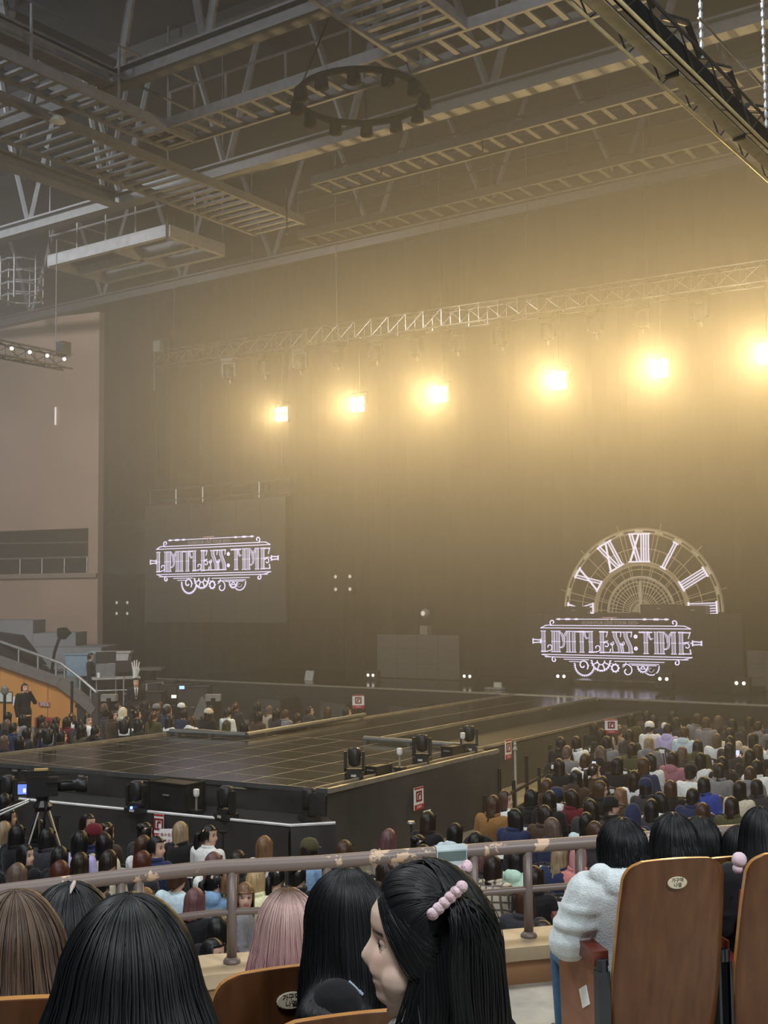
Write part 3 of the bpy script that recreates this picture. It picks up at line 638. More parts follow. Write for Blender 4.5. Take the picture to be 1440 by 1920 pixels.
# ------------------------------------------------------------------ the half clock
CYK = 34.7; hub = on_y(1202, 1148, CYK); R0 = on_y(1204, 992, CYK)[2]-hub[2]; KU = R0/560.0
gold = mat('clock_gold', (.78, .63, .38), .35, .2); golde = mat('clock_gold_pale', (.92, .80, .56), .3, .05)
root = empty('half_clock', (hub[0], CYK, hub[2]-.05), 'half clock face of gold rings and luminous roman numerals above the screen', 'clock')
def cp(r, a): t = math.radians(a); return (hub[0]+r*KU*math.sin(t), CYK, hub[2]+r*KU*math.cos(t))       # a clockwise from twelve
def ring(r, rad, m, name='ring', a0=-90, a1=90): MB().tube([cp(r, a0+(a1-a0)*i/48) for i in range(49)], rad, 5).build(name, m, root)
for r, rad, m in ((560, .045, gold), (535, .03, gold), (430, .016, gold), (335, .05, gold), (318, .03, gold), (288, .016, gold), (235, .045, golde), (205, .018, golde), (180, .014, golde), (130, .014, golde), (78, .02, golde)): ring(r, rad, m)
for i in range(25):
    a = -90+7.5*i; MB().tube([cp(75, a), cp(233, a)], .014, 4).build('spoke', golde, root)
for i in range(7):
    a = -90+30*i
    if 0 <= i+0 <= 6:
        for e in (15,):
            if a+e < 90:
                MB().tube([cp(235, a+e), cp(540, a+e)], .016, 4).build('spoke', gold, root)
                MB().tube([cp(560, a+e), cp(610, a+e)], .012, 4).build('finial', gold, root)
for i in range(13): MB().tube([cp(205, -90+15*i+3), cp(330, -90+15*i+3)], .012, 4).build('spoke', gold, root)
for i in range(24): MB().tube([cp(340, -88+7.65*i), cp(535, -88+7.65*i) if i % 3 == 1 else cp(432, -88+7.65*i)], .011, 4).build('minute_bar', gold, root)
for i in range(11): b = MB(); b.bar(cp(549, -75+15*i-3), cp(549, -75+15*i+3), .10, .06, up=(0, 1, 0)); b.build('rim_plate', golde, root)
pts = [cp(0, 0)]+[cp(76, -90+180*i/20) for i in range(21)]
b = MB(); b.prism([((p[0]-hub[0]), (p[2]-hub[2])) for p in pts], (hub[0], CYK+.06, hub[2]), (1, 0, 0), (0, 0, 1), (0, .05, 0)); b.build('hub', gold, root)
b = MB(); b.bar(cp(-6, 0), cp(200, 0), .10, .06, up=(0, 1, 0)); b.build('hand', golde, root)
nb = glow('numeral_edge', (.90, .84, 1.0), .95); nf = mat('numeral_fill', (.45, .40, .44), .4, .5)
def numeral(s, a):
    """strokes in a local frame: x across (clockwise), r outwards"""
    wd_ = {'I': 34, 'X': 78, 'V': 70}; tot = sum(wd_[c] for c in s); x = -tot/2; t = math.radians(a)
    def Q(x, r): return (hub[0]+KU*(x*math.cos(t)+r*math.sin(t)), hub[2]+KU*(-x*math.sin(t)+r*math.cos(t)))
    be, bf = MB(), MB()
    def st(b, p, q, w, dy):
        p, q = Q(*p), Q(*q); b.bar((p[0], CYK-dy, p[1]), (q[0], CYK-dy, q[1]), w*KU, .05, up=(0, 1, 0))
    for c in s:
        w = wd_[c]; r0, r1 = 345, 522
        if c == 'I':
            st(bf, (x+w/2, r0), (x+w/2, r1), 20, .06)
            for e in (-9, 9): st(be, (x+w/2+e, r0), (x+w/2+e, r1), 6, .09)
        else:
            st(bf, (x+10, r1), (x+w-10, r0), 22, .06)
            for e in (-10, 10): st(be, (x+12+e, r1), (x+w-12+e, r0), 6, .09)
            st(be, (x+w-10, r1), (x+10, r0), 10, .10)
        x += w
    for r in (340, 527): st(be, (-tot/2-4, r), (tot/2+4, r), 9, .10)
    n = bf.build('numeral', nf, root); be.build('numeral_outline', nb, n)
for s, a in (('IX', -89), ('X', -58.5), ('XI', -28), ('XII', 1), ('I', 30), ('II', 60), ('III', 88)): numeral(s, a)
for x, z in ((hub[0]-2.4, hub[2]), (hub[0]+2.4, hub[2])): MB().bar((x, CYK+.1, ST), (x, CYK+.1, z+.3), .08).build('support_post', blackm, root)
b = MB(); b.box((hub[0], CYK+.05, hub[2]-.12), (5.4, .3, .12)); b.build('base_beam', mat('clock_base', (.05, .045, .04), .5), root)
# ------------------------------------------------------------------ stage haze: real scattering air over the arena floor
hm = bpy.data.materials.new('stage_haze'); hm.use_nodes = True; N = hm.node_tree.nodes; N.remove(bsdf(hm))
vs = N.new('ShaderNodeVolumeScatter'); vs.inputs['Density'].default_value = HAZE_DENSITY; vs.inputs['Anisotropy'].default_value = .5; vs.inputs['Color'].default_value = (.95, .93, .88, 1)
tc = N.new('ShaderNodeTexCoord'); sp3 = N.new('ShaderNodeSeparateXYZ'); hm.node_tree.links.new(tc.outputs['Object'], sp3.inputs[0])
def ramp(sock, pts):
    r = N.new('ShaderNodeFloatCurve'); c = r.mapping.curves[0]
    lo, hi = pts[0][0], pts[-1][0]; m = N.new('ShaderNodeMapRange'); m.inputs['From Min'].default_value = lo; m.inputs['From Max'].default_value = hi; hm.node_tree.links.new(sock, m.inputs['Value'])
    q = [((x-lo)/(hi-lo), y) for x, y in pts]; c.points[0].location = q[0]; c.points[1].location = q[-1]
    for p in q[1:-1]: c.points.new(*p)
    r.mapping.update(); hm.node_tree.links.new(m.outputs['Result'], r.inputs['Value']); return r.outputs['Value']
# thin near the floor, thickest at the height of the blinders, thinning again under the roof and towards the balcony
fz = ramp(sp3.outputs['Z'], [(0, .34), (3, .55), (6, .80), (9.5, 1.0), (13, .72), (16, .40), (19, .28)])
fy = ramp(sp3.outputs['Y'], [(8, .10), (15, .42), (23, .9), (28, 1.0), (37, 1.0)])
mu = N.new('ShaderNodeMath'); mu.operation = 'MULTIPLY'; hm.node_tree.links.new(fz, mu.inputs[0]); hm.node_tree.links.new(fy, mu.inputs[1])
m2 = N.new('ShaderNodeMath'); m2.operation = 'MULTIPLY'; m2.inputs[1].default_value = HAZE_DENSITY; hm.node_tree.links.new(mu.outputs[0], m2.inputs[0]); hm.node_tree.links.new(m2.outputs[0], vs.inputs['Density'])
hm.node_tree.links.new(vs.outputs[0], N['Material Output'].inputs['Volume'])
b = MB(); b.box((-17, 22.4, 9.6), (69, 28.4, 19.0)); o = b.build('haze', hm); o['kind'] = 'stuff'; o['label'] = 'thin stage haze filling the hall, glowing warm around the blinders'; o['category'] = 'haze'

# ------------------------------------------------------------------ people: shared builders
def objcol(name, rough, spec=.4, bump=0.0, scale=40, stretch=(1, 1, 1), sheen=0.0, var=.25):
    m = bpy.data.materials.new(name); m.use_nodes = True; N = m.node_tree.nodes; L = m.node_tree.links; b = bsdf(m)
    oi = N.new('ShaderNodeObjectInfo'); tc = N.new('ShaderNodeTexCoord'); mp = N.new('ShaderNodeMapping'); mp.inputs['Scale'].default_value = stretch
    nz = N.new('ShaderNodeTexNoise'); nz.inputs['Scale'].default_value = scale; nz.inputs['Detail'].default_value = 4
    L.new(tc.outputs['Object'], mp.inputs['Vector']); L.new(mp.outputs['Vector'], nz.inputs['Vector'])
    mr = N.new('ShaderNodeMapRange'); mr.inputs['From Min'].default_value = .3; mr.inputs['From Max'].default_value = .7; mr.inputs['To Min'].default_value = 1-var; mr.inputs['To Max'].default_value = 1+var
    L.new(nz.outputs['Fac'], mr.inputs['Value'])
    mx = N.new('ShaderNodeVectorMath'); mx.operation = 'SCALE'; L.new(oi.outputs['Color'], mx.inputs[0]); L.new(mr.outputs['Result'], mx.inputs['Scale'])
    L.new(mx.outputs[0], b.inputs['Base Color']); b.inputs['Roughness'].default_value = rough; b.inputs['Specular IOR Level'].default_value = spec
    b.inputs['Sheen Weight'].default_value = sheen
    if bump:
        bp = N.new('ShaderNodeBump'); bp.inputs['Strength'].default_value = bump; bp.inputs['Distance'].default_value = .01
        L.new(nz.outputs['Fac'], bp.inputs['Height']); L.new(bp.outputs['Normal'], b.inputs['Normal'])
    return m
m_hair = objcol('hair_strands', .42, .35, .35, 60, (1, 1, .08), var=.35)
m_cloth = objcol('woven_cloth', .85, .2, .25, 30, var=.12, sheen=.1)
m_fleece = objcol('fleece_cloth', .95, .1, .5, 120, var=.08, sheen=.4)
m_skin = bpy.data.materials.new('skin'); m_skin.use_nodes = True
_a = m_skin.node_tree.nodes.new('ShaderNodeAttribute'); _a.attribute_name = 'tone'
m_skin.node_tree.links.new(_a.outputs['Color'], bsdf(m_skin).inputs['Base Color']); bsdf(m_skin).inputs['Roughness'].default_value = .5
bsdf(m_skin).inputs['Subsurface Weight'].default_value = .0
SKIN = np.array([.62, .40, .29]); LIP = np.array([.45, .13, .12]); DARK = np.array([.02, .015, .012])

PRZ = np.array([-.118, -.112, -.100, -.085, -.074, -.066, -.060, -.053, -.044, -.034, -.022, -.008, .006, .020, .034, .055, .080, .100, .112, .117])
PRF = np.array([.040, .066, .082, .081, .086, .090, .087, .092, .089, .086, .085, .083, .082, .086, .090, .089, .074, .050, .024, .004])
PRW = np.array([.020, .032, .042, .050, .055, .058, .060, .063, .066, .068, .070, .071, .072, .073, .0745, .0745, .066, .048, .026, .004])
PRB = np.array([-.015, -.005, .00, -.02, -.035, -.045, -.052, -.058, -.066, -.074, -.080, -.086, -.090, -.094, -.096, -.095, -.082, -.058, -.030, -.004])
NOZ = np.array([-.060, -.048, -.040, -.030, -.022, -.010, .004, .018, .03]); NOV = np.array([0, .004, .016, .024, .022, .016, .009, .004, 0])
def head_geo(b, c, yaw=0.0, nz=30, nphi=36, pitch=0.0, s=1.0):
    """a head with profile nose, lips, chin, eye sockets and ears; c = eye-level centre, faces +Y"""
    zs = np.interp(np.linspace(0, 1, nz), np.linspace(0, 1, len(PRZ)), PRZ); k = len(b.v)
    R = Matrix.Rotation(yaw, 3, 'Z') @ Matrix.Rotation(pitch, 3, 'X'); c = Vector(c)
    ph = np.linspace(0, 2*np.pi, nphi, endpoint=False); ph = ph-.55*np.sin(2*ph)*.35
    for z in zs:
        f, w, bk = np.interp(z, PRZ, PRF), np.interp(z, PRZ, PRW), np.interp(z, PRZ, PRB)
        yc = (f+bk)/2; hy = (f-bk)/2
        for p in ph:
            x = w*math.sin(p); cp_ = math.cos(p); y = yc+hy*(abs(cp_)**.9)*(1 if cp_ > 0 else -1)
            if cp_ > 0:
                y += np.interp(z, NOZ, NOV)*math.exp(-(x/.0115)**2)
                y -= .011*math.exp(-((abs(x)-.033)/.016)**2-((z-.002)/.013)**2)
                y += .005*math.exp(-((abs(x)-.034)/.02)**2-((z+.032)/.02)**2)
                y -= .004*math.exp(-(x/.02)**2-((z+.0625)/.004)**2)
            b.v.append(tuple(R @ Vector((x*s, y*s, z*s))+c))
    for i in range(nz-1):
        for j in range(nphi):
            b.f.append((k+i*nphi+j, k+i*nphi+(j+1) % nphi, k+(i+1)*nphi+(j+1) % nphi, k+(i+1)*nphi+j)); b.m.append(0)
    b.f.append(tuple(k+j for j in reversed(range(nphi)))); e = k+(nz-1)*nphi; b.f.append(tuple(e+j for j in range(nphi))); b.m += [0, 0]
    for sx in (-1, 1):
        q = R @ Vector((sx*.073*s, -.012*s, -.012*s))+c; kk = len(b.v); b.ball((0, 0, 0), (.010*s, .019*s, .032*s), 8, 6)
        for i in range(kk, len(b.v)): b.v[i] = tuple(R @ Matrix.Rotation(-.35*sx, 3, 'Z') @ Vector(b.v[i])+q)
    return R
def rings(b, R_, n=16, mi=0):
    """closed elliptical loft; each ring = (x, y, z, rx, ry)"""
    k = len(b.v)
    for x, y, z, rx, ry in R_:
        for j in range(n):
            a = 2*math.pi*j/n; b.v.append((x+rx*math.cos(a), y+ry*math.sin(a), z))
    m = len(R_)
    for i in range(m-1):
        for j in range(n): b.f.append((k+i*n+j, k+i*n+(j+1) % n, k+(i+1)*n+(j+1) % n, k+(i+1)*n+j)); b.m.append(mi)
    b.f.append(tuple(k+j for j in reversed(range(n)))); b.f.append(tuple(k+(m-1)*n+j for j in range(n))); b.m += [mi, mi]
def limb(b, pts, rad, n=10):
    b.tube(pts, rad, n)
    for p, r in zip(pts, rad): b.ball(p, r, n, 6)
def hand(b, wrist, d, up, side, curl=.5, s=1.0):
    """palm, four unequal curled fingers and a thumb leaving the side of the palm"""
    w = Vector(wrist); d = Vector(d).normalized(); up = (Vector(up)-d*Vector(up).dot(d)).normalized(); lat = d.cross(up)*side
    b.tube([w, w+d*.035*s, w+d*.085*s], [.026*s, .034*s, .032*s], 8); b.ball(w+d*.05*s, (.036*s, .036*s, .024*s), 8, 6)
    for i, L in enumerate((.070, .078, .073, .058)):
        o = w+d*.085*s+lat*(.027-.018*i)*s; q = [o]; t = d.copy()
        for k in range(3):
            t = (t*math.cos(curl)-up*math.sin(curl)).normalized(); q.append(q[-1]+t*L*s*(.45, .32, .23)[k])
        b.tube(q, [.0095*s, .009*s, .0085*s, .007*s], 6)
    o = w+d*.025*s+lat*.03*s; b.tube([o, o+(d*.5+lat*.8)*.035*s, o+(d*.95+lat*.75-up*.3)*.065*s], [.012*s, .011*s, .009*s], 6)
def remesh(name, b, voxel, tri=None, smooth=2, mats=None):
    me = b.mesh(name, mats or [m_cloth]); o = bpy.data.objects.new('tmp', me); COL.objects.link(o)
    md = o.modifiers.new('r', 'REMESH'); md.mode = 'VOXEL'; md.voxel_size = voxel; md.use_smooth_shade = True
    if smooth: sm = o.modifiers.new('s', 'SMOOTH'); sm.iterations = smooth; sm.factor = .5
    dg = bpy.context.evaluated_depsgraph_get(); n = len(o.evaluated_get(dg).data.polygons)*2
    if tri and n > tri: dc = o.modifiers.new('d', 'DECIMATE'); dc.ratio = tri/n
    dg = bpy.context.evaluated_depsgraph_get(); out = bpy.data.meshes.new_from_object(o.evaluated_get(dg)); out.name = name
    bpy.data.objects.remove(o); out.materials.clear()
    for m in (mats or [m_cloth]): out.materials.append(m)
    out.polygons.foreach_set('use_smooth', [True]*len(out.polygons)); return out
def paint_face(me, c, R, s=1.0, skin=SKIN):
    n = len(me.vertices); co = np.empty(n*3); me.vertices.foreach_get('co', co); co = co.reshape(-1, 3)
    l = (co-np.array(c)) @ np.array(R)/s; x, y, z = np.abs(l[:, 0]), l[:, 1], l[:, 2]
    col = np.tile(skin, (n, 1)); front = y > .055
    lips = front & (x < .026-.4*np.abs(z+.0625)) & (np.abs(z+.0625) < .011); col[lips] = LIP
    cheek = np.exp(-((x-.042)/.02)**2-((z+.03)/.022)**2)*(y > .03); col = col*(1-.25*cheek[:, None]*np.array([0, .5, .5]))
    brow = front & (np.abs(x-.033) < .019) & (np.abs(z-.022-.08*(.033-x)**2) < .0035); col[brow] = DARK*2.5
    eye = front & (np.abs(x-.033) < .0145) & (np.abs(z-.001) < .0048*(1-((x-.033)/.0145)**2)+.0008); col[eye] = DARK
    a = me.attributes.new('tone', 'FLOAT_COLOR', 'POINT'); a.data.foreach_set('color', np.c_[col, np.ones(n)].astype(np.float32).ravel())
HC = (0, -.02, 1.20)                                   # seated head centre
TORSO = [(0, .02, .46, .165, .125), (0, .0, .58, .16, .115), (0, -.02, .72, .132, .095), (0, -.035, .88, .148, .105), (0, -.045, .985, .165, .088), (0, -.045, 1.04, .125, .07), (0, -.04, 1.07, .06, .054)]
ARMS = {'lap': lambda s: [(.165*s, -.045, 1.005), (.215*s, -.01, .74), (.115*s, .24, .64)], 'phone': lambda s: [(.165*s, -.045, 1.005), (.225*s, .06, .76), (.085*s, .27, .98)],
        'chin': lambda s: [(.165*s, -.045, 1.005), (.20*s, .10, .74), (.05*s, .17, 1.04)] if s > 0 else [(.165*s, -.045, 1.005), (.215*s, -.01, .74), (.115*s, .24, .64)]}
def grow(R_, e, z0=None): return [(x, y, z, rx+e, ry+e) for x, y, z, rx, ry in R_]
def seated_body(name, yaw, pose, voxel=.008, tri=9000, hs=1.0, pitch=0.0):
    b = MB(); R = head_geo(b, HC, yaw, pitch=pitch, s=hs); rings(b, TORSO)
    rings(b, [(0, -.042, 1.03, .062, .056), (0, -.036, 1.08, .052, .052), (0, -.03, 1.13, .05, .052), (0, -.025, 1.16, .045, .05)])
    for s in (-1, 1):
        p = ARMS[pose](s); limb(b, p, [.05, .04, .026]); d = Vector(p[2])-Vector(p[1])
        hand(b, p[2], d if pose != 'lap' else (-.45*s, .9, -.25), (0, 0, 1) if pose == 'lap' else (0, -1, .2), s, .45)
        limb(b, [(.09*s, .03, .53), (.10*s, .43, .51), (.10*s, .43, .09)], [.082, .058, .038])
        b.ball((.10*s, .49, .045), (.04, .115, .04), 10, 6)
    me = remesh(name, b, voxel, tri, 1, [m_skin]); paint_face(me, HC, R, hs); return me
def seated_top(name, pose, kind, voxel=.010, tri=6000, m=None):
    b = MB(); e = {'sweater': .022, 'hoodie': .032, 'coat': .036, 'shirt': .016}[kind]; T = grow(TORSO, e)
    T[-1] = (0, -.04, 1.075, .068, .062); T[0] = (0, .02, .455 if kind != 'coat' else .44, .19+.02*(kind == 'coat'), .15)
    rings(b, T)
    for s in (-1, 1):
        p = [Vector(q) for q in ARMS[pose](s)]; limb(b, p, [.058+e*.6, .045+e*.6, .034+e*.4])
        b.ball((.15*s, -.045, 1.01), (.07+e*.5, .06+e*.4, .05+e*.3))
        for t in (.35, .7):                             # cloth folds at the sleeve
            q = p[0].lerp(p[1], t); b.ball(q, (.053+e*.65, .053+e*.65, .018))
    if kind == 'hoodie': b.ball((0, -.115, 1.055), (.115, .065, .085)); b.ball((0, -.05, 1.085), (.10, .085, .04))
    if kind == 'coat':
        b.tube([(.085*math.cos(a), -.04+.075*math.sin(a), 1.085) for a in np.linspace(-4.2, 1.06, 14)], .028, 6)
        b.ball((0, .08, .52), (.20, .20, .10))
    if kind == 'shirt': b.tube([(.066*math.cos(a), -.04+.06*math.sin(a), 1.085) for a in np.linspace(-4.2, 1.06, 14)], .016, 6)
    return remesh(name, b, voxel, tri, 2, [m or m_cloth])
def seated_legs(name):
    b = MB(); rings(b, [(0, .0, .455, .15, .12), (0, .01, .52, .18, .13), (0, .0, .60, .165, .12)])
    for s in (-1, 1): limb(b, [(.09*s, .03, .53), (.10*s, .44, .51), (.10*s, .43, .10)], [.094, .075, .056])
    return remesh(name, b, .012, 3000, 2, [m_cloth])
def shoe_mesh():
    b = MB()
    for s in (-1, 1): b.ball((.10*s, .49, .048), (.05, .135, .05), 10, 6); b.ball((.10*s, .43, .09), (.046, .05, .06), 8, 5)
    return b.mesh('shoes', mat('shoe_leather', (.03, .03, .03), .5), smooth=True)

# hair shells; origin at the head centre, face +Y
def shell(style, seed, L=.30, nu=60, nv=20, thick=.016, wave=0.0, bang=False, w_out=0.0, ragged=.02, vol=1.0, part=0.0):
    r = np.random.default_rng(seed); b = MB(); lobes = r.uniform(-1, 1, nu+1)*.5+np.repeat(r.uniform(-1, 1, nu//3+2), 3)[:nu+1]*.7
    rag = np.repeat(r.uniform(0, 1, nu//2+2), 2)[:nu+1]
    ax, ayf, ayb, az = .075+thick, .092+thick*.5, .098+thick, .118+thick*.9
    amin = 52 if style != 'short' else 70
    for layer in (0, 1):
        for i in range(nu+1):
            a = math.radians(-180+360*i/nu); aa = abs(math.degrees(a))                       # 0 = face, 180 = back
            zb = -L+ragged*rag[i]
            if aa < 78:
                hl = .045 if bang else .078
                k = min(1, max(0, (aa-amin)/16)); k = k*k*(3-2*k); zb = hl*(1-k)+zb*k if style != 'short' else hl*(1-k)+max(zb, -.0)*k
            if style == 'short': zb = max(zb, -.02-.09*max(0, (aa-80)/100)) if aa > 78 else zb
            for j in range(nv+1):
                v = j/nv; zt = az; th = v*1.9
                z_lin = az*math.cos(min(th, math.pi/2))
                z = z_lin if th < math.pi/2*.92 else None
                # arclength style: first ~45% of v on the dome, rest straight down
                vd = .5
                if v <= vd: t = v/vd*math.radians(88); z = az*math.cos(t); rr = math.sin(t)
                else: z = az*math.cos(math.radians(88))+(zb-az*math.cos(math.radians(88)))*(v-vd)/(1-vd); rr = 1.0
                if z < zb: z = zb
                if v <= vd and z <= zb+1e-6: rr = math.sqrt(max(0, 1-(z/az)**2))
                ay = ayf if math.cos(a) > 0 else ayb
                x, y = ax*rr*math.sin(a), ay*rr*math.cos(a)
                drop = max(0, -z-.02)
                sc = 1+.035*lobes[i]*min(1, rr)*vol+w_out*drop*3+wave*math.sin(drop*38+lobes[i]*2)*min(1, drop*8)
                if drop > .06: sc *= 1-.55*min(.25, drop-.06)*(1 if style != 'short' else 0)*(1 if w_out <= 0 else 0)
                if layer: sc *= .90; z = z-.010 if v < .5 else z+.004
                b.v.append((x*sc, y*sc-(.012*min(1, drop*6)), z))
    n1 = (nu+1)*(nv+1)
    for layer in (0, 1):
        for i in range(nu):
            for j in range(nv):
                k = layer*n1+i*(nv+1)+j; q = (k, k+nv+1, k+nv+2, k+1); b.f.append(q if not layer else q[::-1]); b.m.append(0)
    for i in range(nu): k = i*(nv+1)+nv; b.f.append((k, k+nv+1, n1+k+nv+1, n1+k)); b.m.append(0)
    return b
def hair_mesh(name, b): return b.mesh(name, m_hair, smooth=True)
HAIR = {}
for i in range(3): HAIR['long', i] = hair_mesh('hair', shell('long', 10+i, L=.36+.05*i, wave=.02*i, ragged=.03))
HAIR['wavy', 0] = hair_mesh('hair', shell('long', 20, L=.38, wave=.07, w_out=.12, ragged=.04)); HAIR['wavy', 1] = hair_mesh('hair', shell('long', 21, L=.33, wave=.05, w_out=.2, ragged=.04))
HAIR['bob', 0] = hair_mesh('hair', shell('long', 30, L=.15, w_out=.25, ragged=.012)); HAIR['bob', 1] = hair_mesh('hair', shell('long', 31, L=.19, w_out=.12, ragged=.03, bang=True))
HAIR['short', 0] = hair_mesh('hair', shell('short', 40, L=.09, ragged=.01, thick=.013)); HAIR['short', 1] = hair_mesh('hair', shell('short', 41, L=.1, ragged=.02, thick=.018))
_b = shell('short', 50, L=.07, thick=.010, ragged=.005); _b.tube([(0, -.10, .03), (0, -.145, .0), (0, -.15, -.10), (.01, -.13, -.22), (.0, -.12, -.32)], [.018, .034, .04, .03, .008], 8); HAIR['tied', 0] = hair_mesh('hair', _b)
_b = shell('short', 51, L=.07, thick=.010, ragged=.005); _b.ball((0, -.09, .085), (.05, .045, .045), 12, 8); HAIR['bun', 0] = hair_mesh('hair', _b)
_b = MB(); _b.lathe([(.098, -.005), (.104, .03), (.098, .075), (.07, .115), (.02, .13)], (0, -.005, 0), 18); _b.prism([(.085*math.cos(a)*1.0, .095*math.sin(a)) for a in np.linspace(0, math.pi, 12)], (0, .065, .015), (1, 0, 0), (0, 1, -.12), (0, 0, .008)); CAP = _b.mesh('cap', m_cloth, smooth=True)
_b = MB()
for a0 in range(1):
    _b2 = shell('long', 60, L=.14, thick=.026, ragged=0, nu=40, nv=16, vol=.4); _b.v, _b.f, _b.m = _b2.v, _b2.f, _b2.m
HOOD = _b.mesh('hood', m_cloth, smooth=True)
BODY = {}
for nm, yw in (('f', 0), ('l', 38), ('r', -38), ('L', 72), ('R', -72)): BODY[nm, 'lap'] = seated_body('body', math.radians(yw), 'lap'), math.radians(yw)
BODY['f', 'phone'] = seated_body('body', 0, 'phone', pitch=-.2), 0.0
TOPS = {(k, p): seated_top('top', p, k) for k, p in (('sweater', 'lap'), ('hoodie', 'lap'), ('coat', 'lap'), ('shirt', 'lap'), ('sweater', 'phone'), ('coat', 'phone'))}
LEGS = seated_legs('trousers'); SHOES = shoe_mesh()
PHONE = MB().box((0, 0, 0), (.075, .010, .15)).mesh('phone', black); PHSCR = MB().box((0, -.0065, 0), (.066, .002, .138)).mesh('phone_screen', glow('phone_glow', (.55, .6, 1.0), 1.1))
HCOL = {'black': (.006, .0055, .006), 'dark brown': (.016, .009, .006), 'brown': (.050, .024, .012), 'light brown': (.16, .085, .04), 'auburn': (.065, .016, .009), 'ash blond': (.26, .19, .11), 'blond': (.42, .30, .15),
        'mauve brown': (.12, .055, .055), 'pink': (.50, .22, .22), 'grey brown': (.10, .066, .05), 'olive brown': (.05, .045, .012)}
TCOL = {'black': (.012, .012, .014), 'charcoal': (.035, .035, .04), 'grey': (.20, .20, .21), 'white': (.72, .74, .72), 'pale blue': (.55, .68, .74), 'cream': (.62, .56, .42), 'camel': (.27, .135, .045), 'navy': (.018, .028, .075), 'burgundy': (.12, .012, .02),
        'mauve': (.34, .15, .19), 'mint': (.50, .72, .58), 'royal blue': (.03, .06, .30), 'brown': (.06, .035, .022), 'olive': (.07, .065, .03), 'denim blue': (.22, .36, .55), 'beige': (.40, .33, .27), 'coral': (.60, .22, .20), 'lilac': (.50, .45, .75), 'pale yellow': (.72, .72, .45)}
PEOPLE = []
def person(x, y, z, hair='long', hcol='black', top='coat', tcol='black', turn='f', pose='lap', yaw=0.0, s=1.0, label='', group=None, cap=None, hood=False, top_me=None):
    root = empty('person', (x, y, z), label, 'person', group, rz=yaw); root.scale = (s, s, s)
    if pose == 'phone': turn = 'f'
    bm_, hy = BODY[turn, pose]; put('body', bm_, root)
    key = [k for k in HAIR if k[0] == hair]; h = HAIR[key[int(rng.integers(len(key)))]]
    o = put('hair', h, root, HC, (0, 0, hy)); o.color = (*HCOL[hcol], 1)
    if cap: c = put('cap', CAP, root, (HC[0], HC[1], HC[2]+.012), (0, 0, hy)); c.color = (*TCOL[cap], 1)
    if hood: c = put('hood', HOOD, root, (HC[0], HC[1]-.006, HC[2]+.006), (0, 0, hy)); c.color = (*TCOL[tcol], 1)
    t = top if (top, pose) in TOPS else 'coat'
    o = put({'sweater': 'sweater', 'hoodie': 'hoodie', 'coat': 'coat', 'shirt': 'shirt'}[t], top_me or TOPS[t, pose], root); o.color = (*TCOL[tcol], 1)
    o = put('trousers', LEGS, root); o.color = random.choice([(.012, .012, .014, 1), (.03, .045, .09, 1), (.05, .05, .05, 1)])
    put('shoes', SHOES, root)
    PEOPLE.append(root); return root
# ------------------------------------------------------------------ arena floor audience
m_chair = mat('chair_plastic', (.055, .055, .06), .35)
def floor_chair():
    root = empty('plastic_chair', (0, 0, 0), '', 'chair', 'plastic chairs on the arena floor')
    b = MB(); b.prism([(-.23, -.20), (.23, -.20), (.25, .22), (-.25, .22)], (0, .02, .42), (1, 0, 0), (0, 1, 0), (0, 0, .03)); b.build('seat', m_chair, root)
    b = MB()
    def bp(u, v): return (.24*u*(1-.12*v*v), -.19-.10*v-.03*(1-u*u), .45+.40*v)
    arc = [bp(math.sin(t)*1.0, .62+.38*math.cos(t)) for t in np.linspace(-1.9, 1.9, 13)]
    for p, q in zip(arc, arc[1:]): b.bar(p, q, .075, .025, up=(0, 1, .2))
    b.bar(bp(-.9, .12), bp(.9, .12), .06, .025, up=(0, 1, .2)); b.build('backrest', m_chair, root)
    me = MB().bar(bp(0, .1), bp(0, .92), .032, .014, up=(1, 0, 0)).mesh('slat', m_chair)
    for k in range(7): put('slat', me, root, ((k-3)*.056, .004*abs(k-3), -.006*abs(k-3)))
    for sx in (-1, 1):
        for y0, y1 in ((-.2, -.26), (.2, .25)): MB().bar((sx*.21, y0, .43), (sx*.24, y1, 0), .045, .035).build('leg', m_chair, root)
    q = bp(0, .93); MB().box((q[0], q[1]-.035, q[2]-.01), (.12, .004, .075), Matrix.Rotation(-.25, 3, 'X')).build('seat_label', white, root)
    return root
chair0 = floor_chair(); chair_used = [False]
def chair(x, y, yaw, label):
    if not chair_used[0]:
        chair_used[0] = True; chair0.location = (x, y, 0); chair0.rotation_euler = (0, 0, yaw); chair0['label'] = label; return chair0
    return dup(chair0, (x, y, 0), yaw, label)
NUM = ['one', 'two', 'three', 'four', 'five', 'six', 'seven', 'eight', 'nine', 'ten', 'eleven', 'twelve', 'thirteen', 'fourteen', 'fifteen', 'sixteen', 'seventeen', 'eighteen', 'nineteen', 'twenty']+['twenty-'+n for n in ('one', 'two', 'three', 'four', 'five', 'six', 'seven', 'eight', 'nine')]+['thirty']+['thirty-'+n for n in ('one', 'two', 'three', 'four', 'five', 'six', 'seven', 'eight', 'nine')]
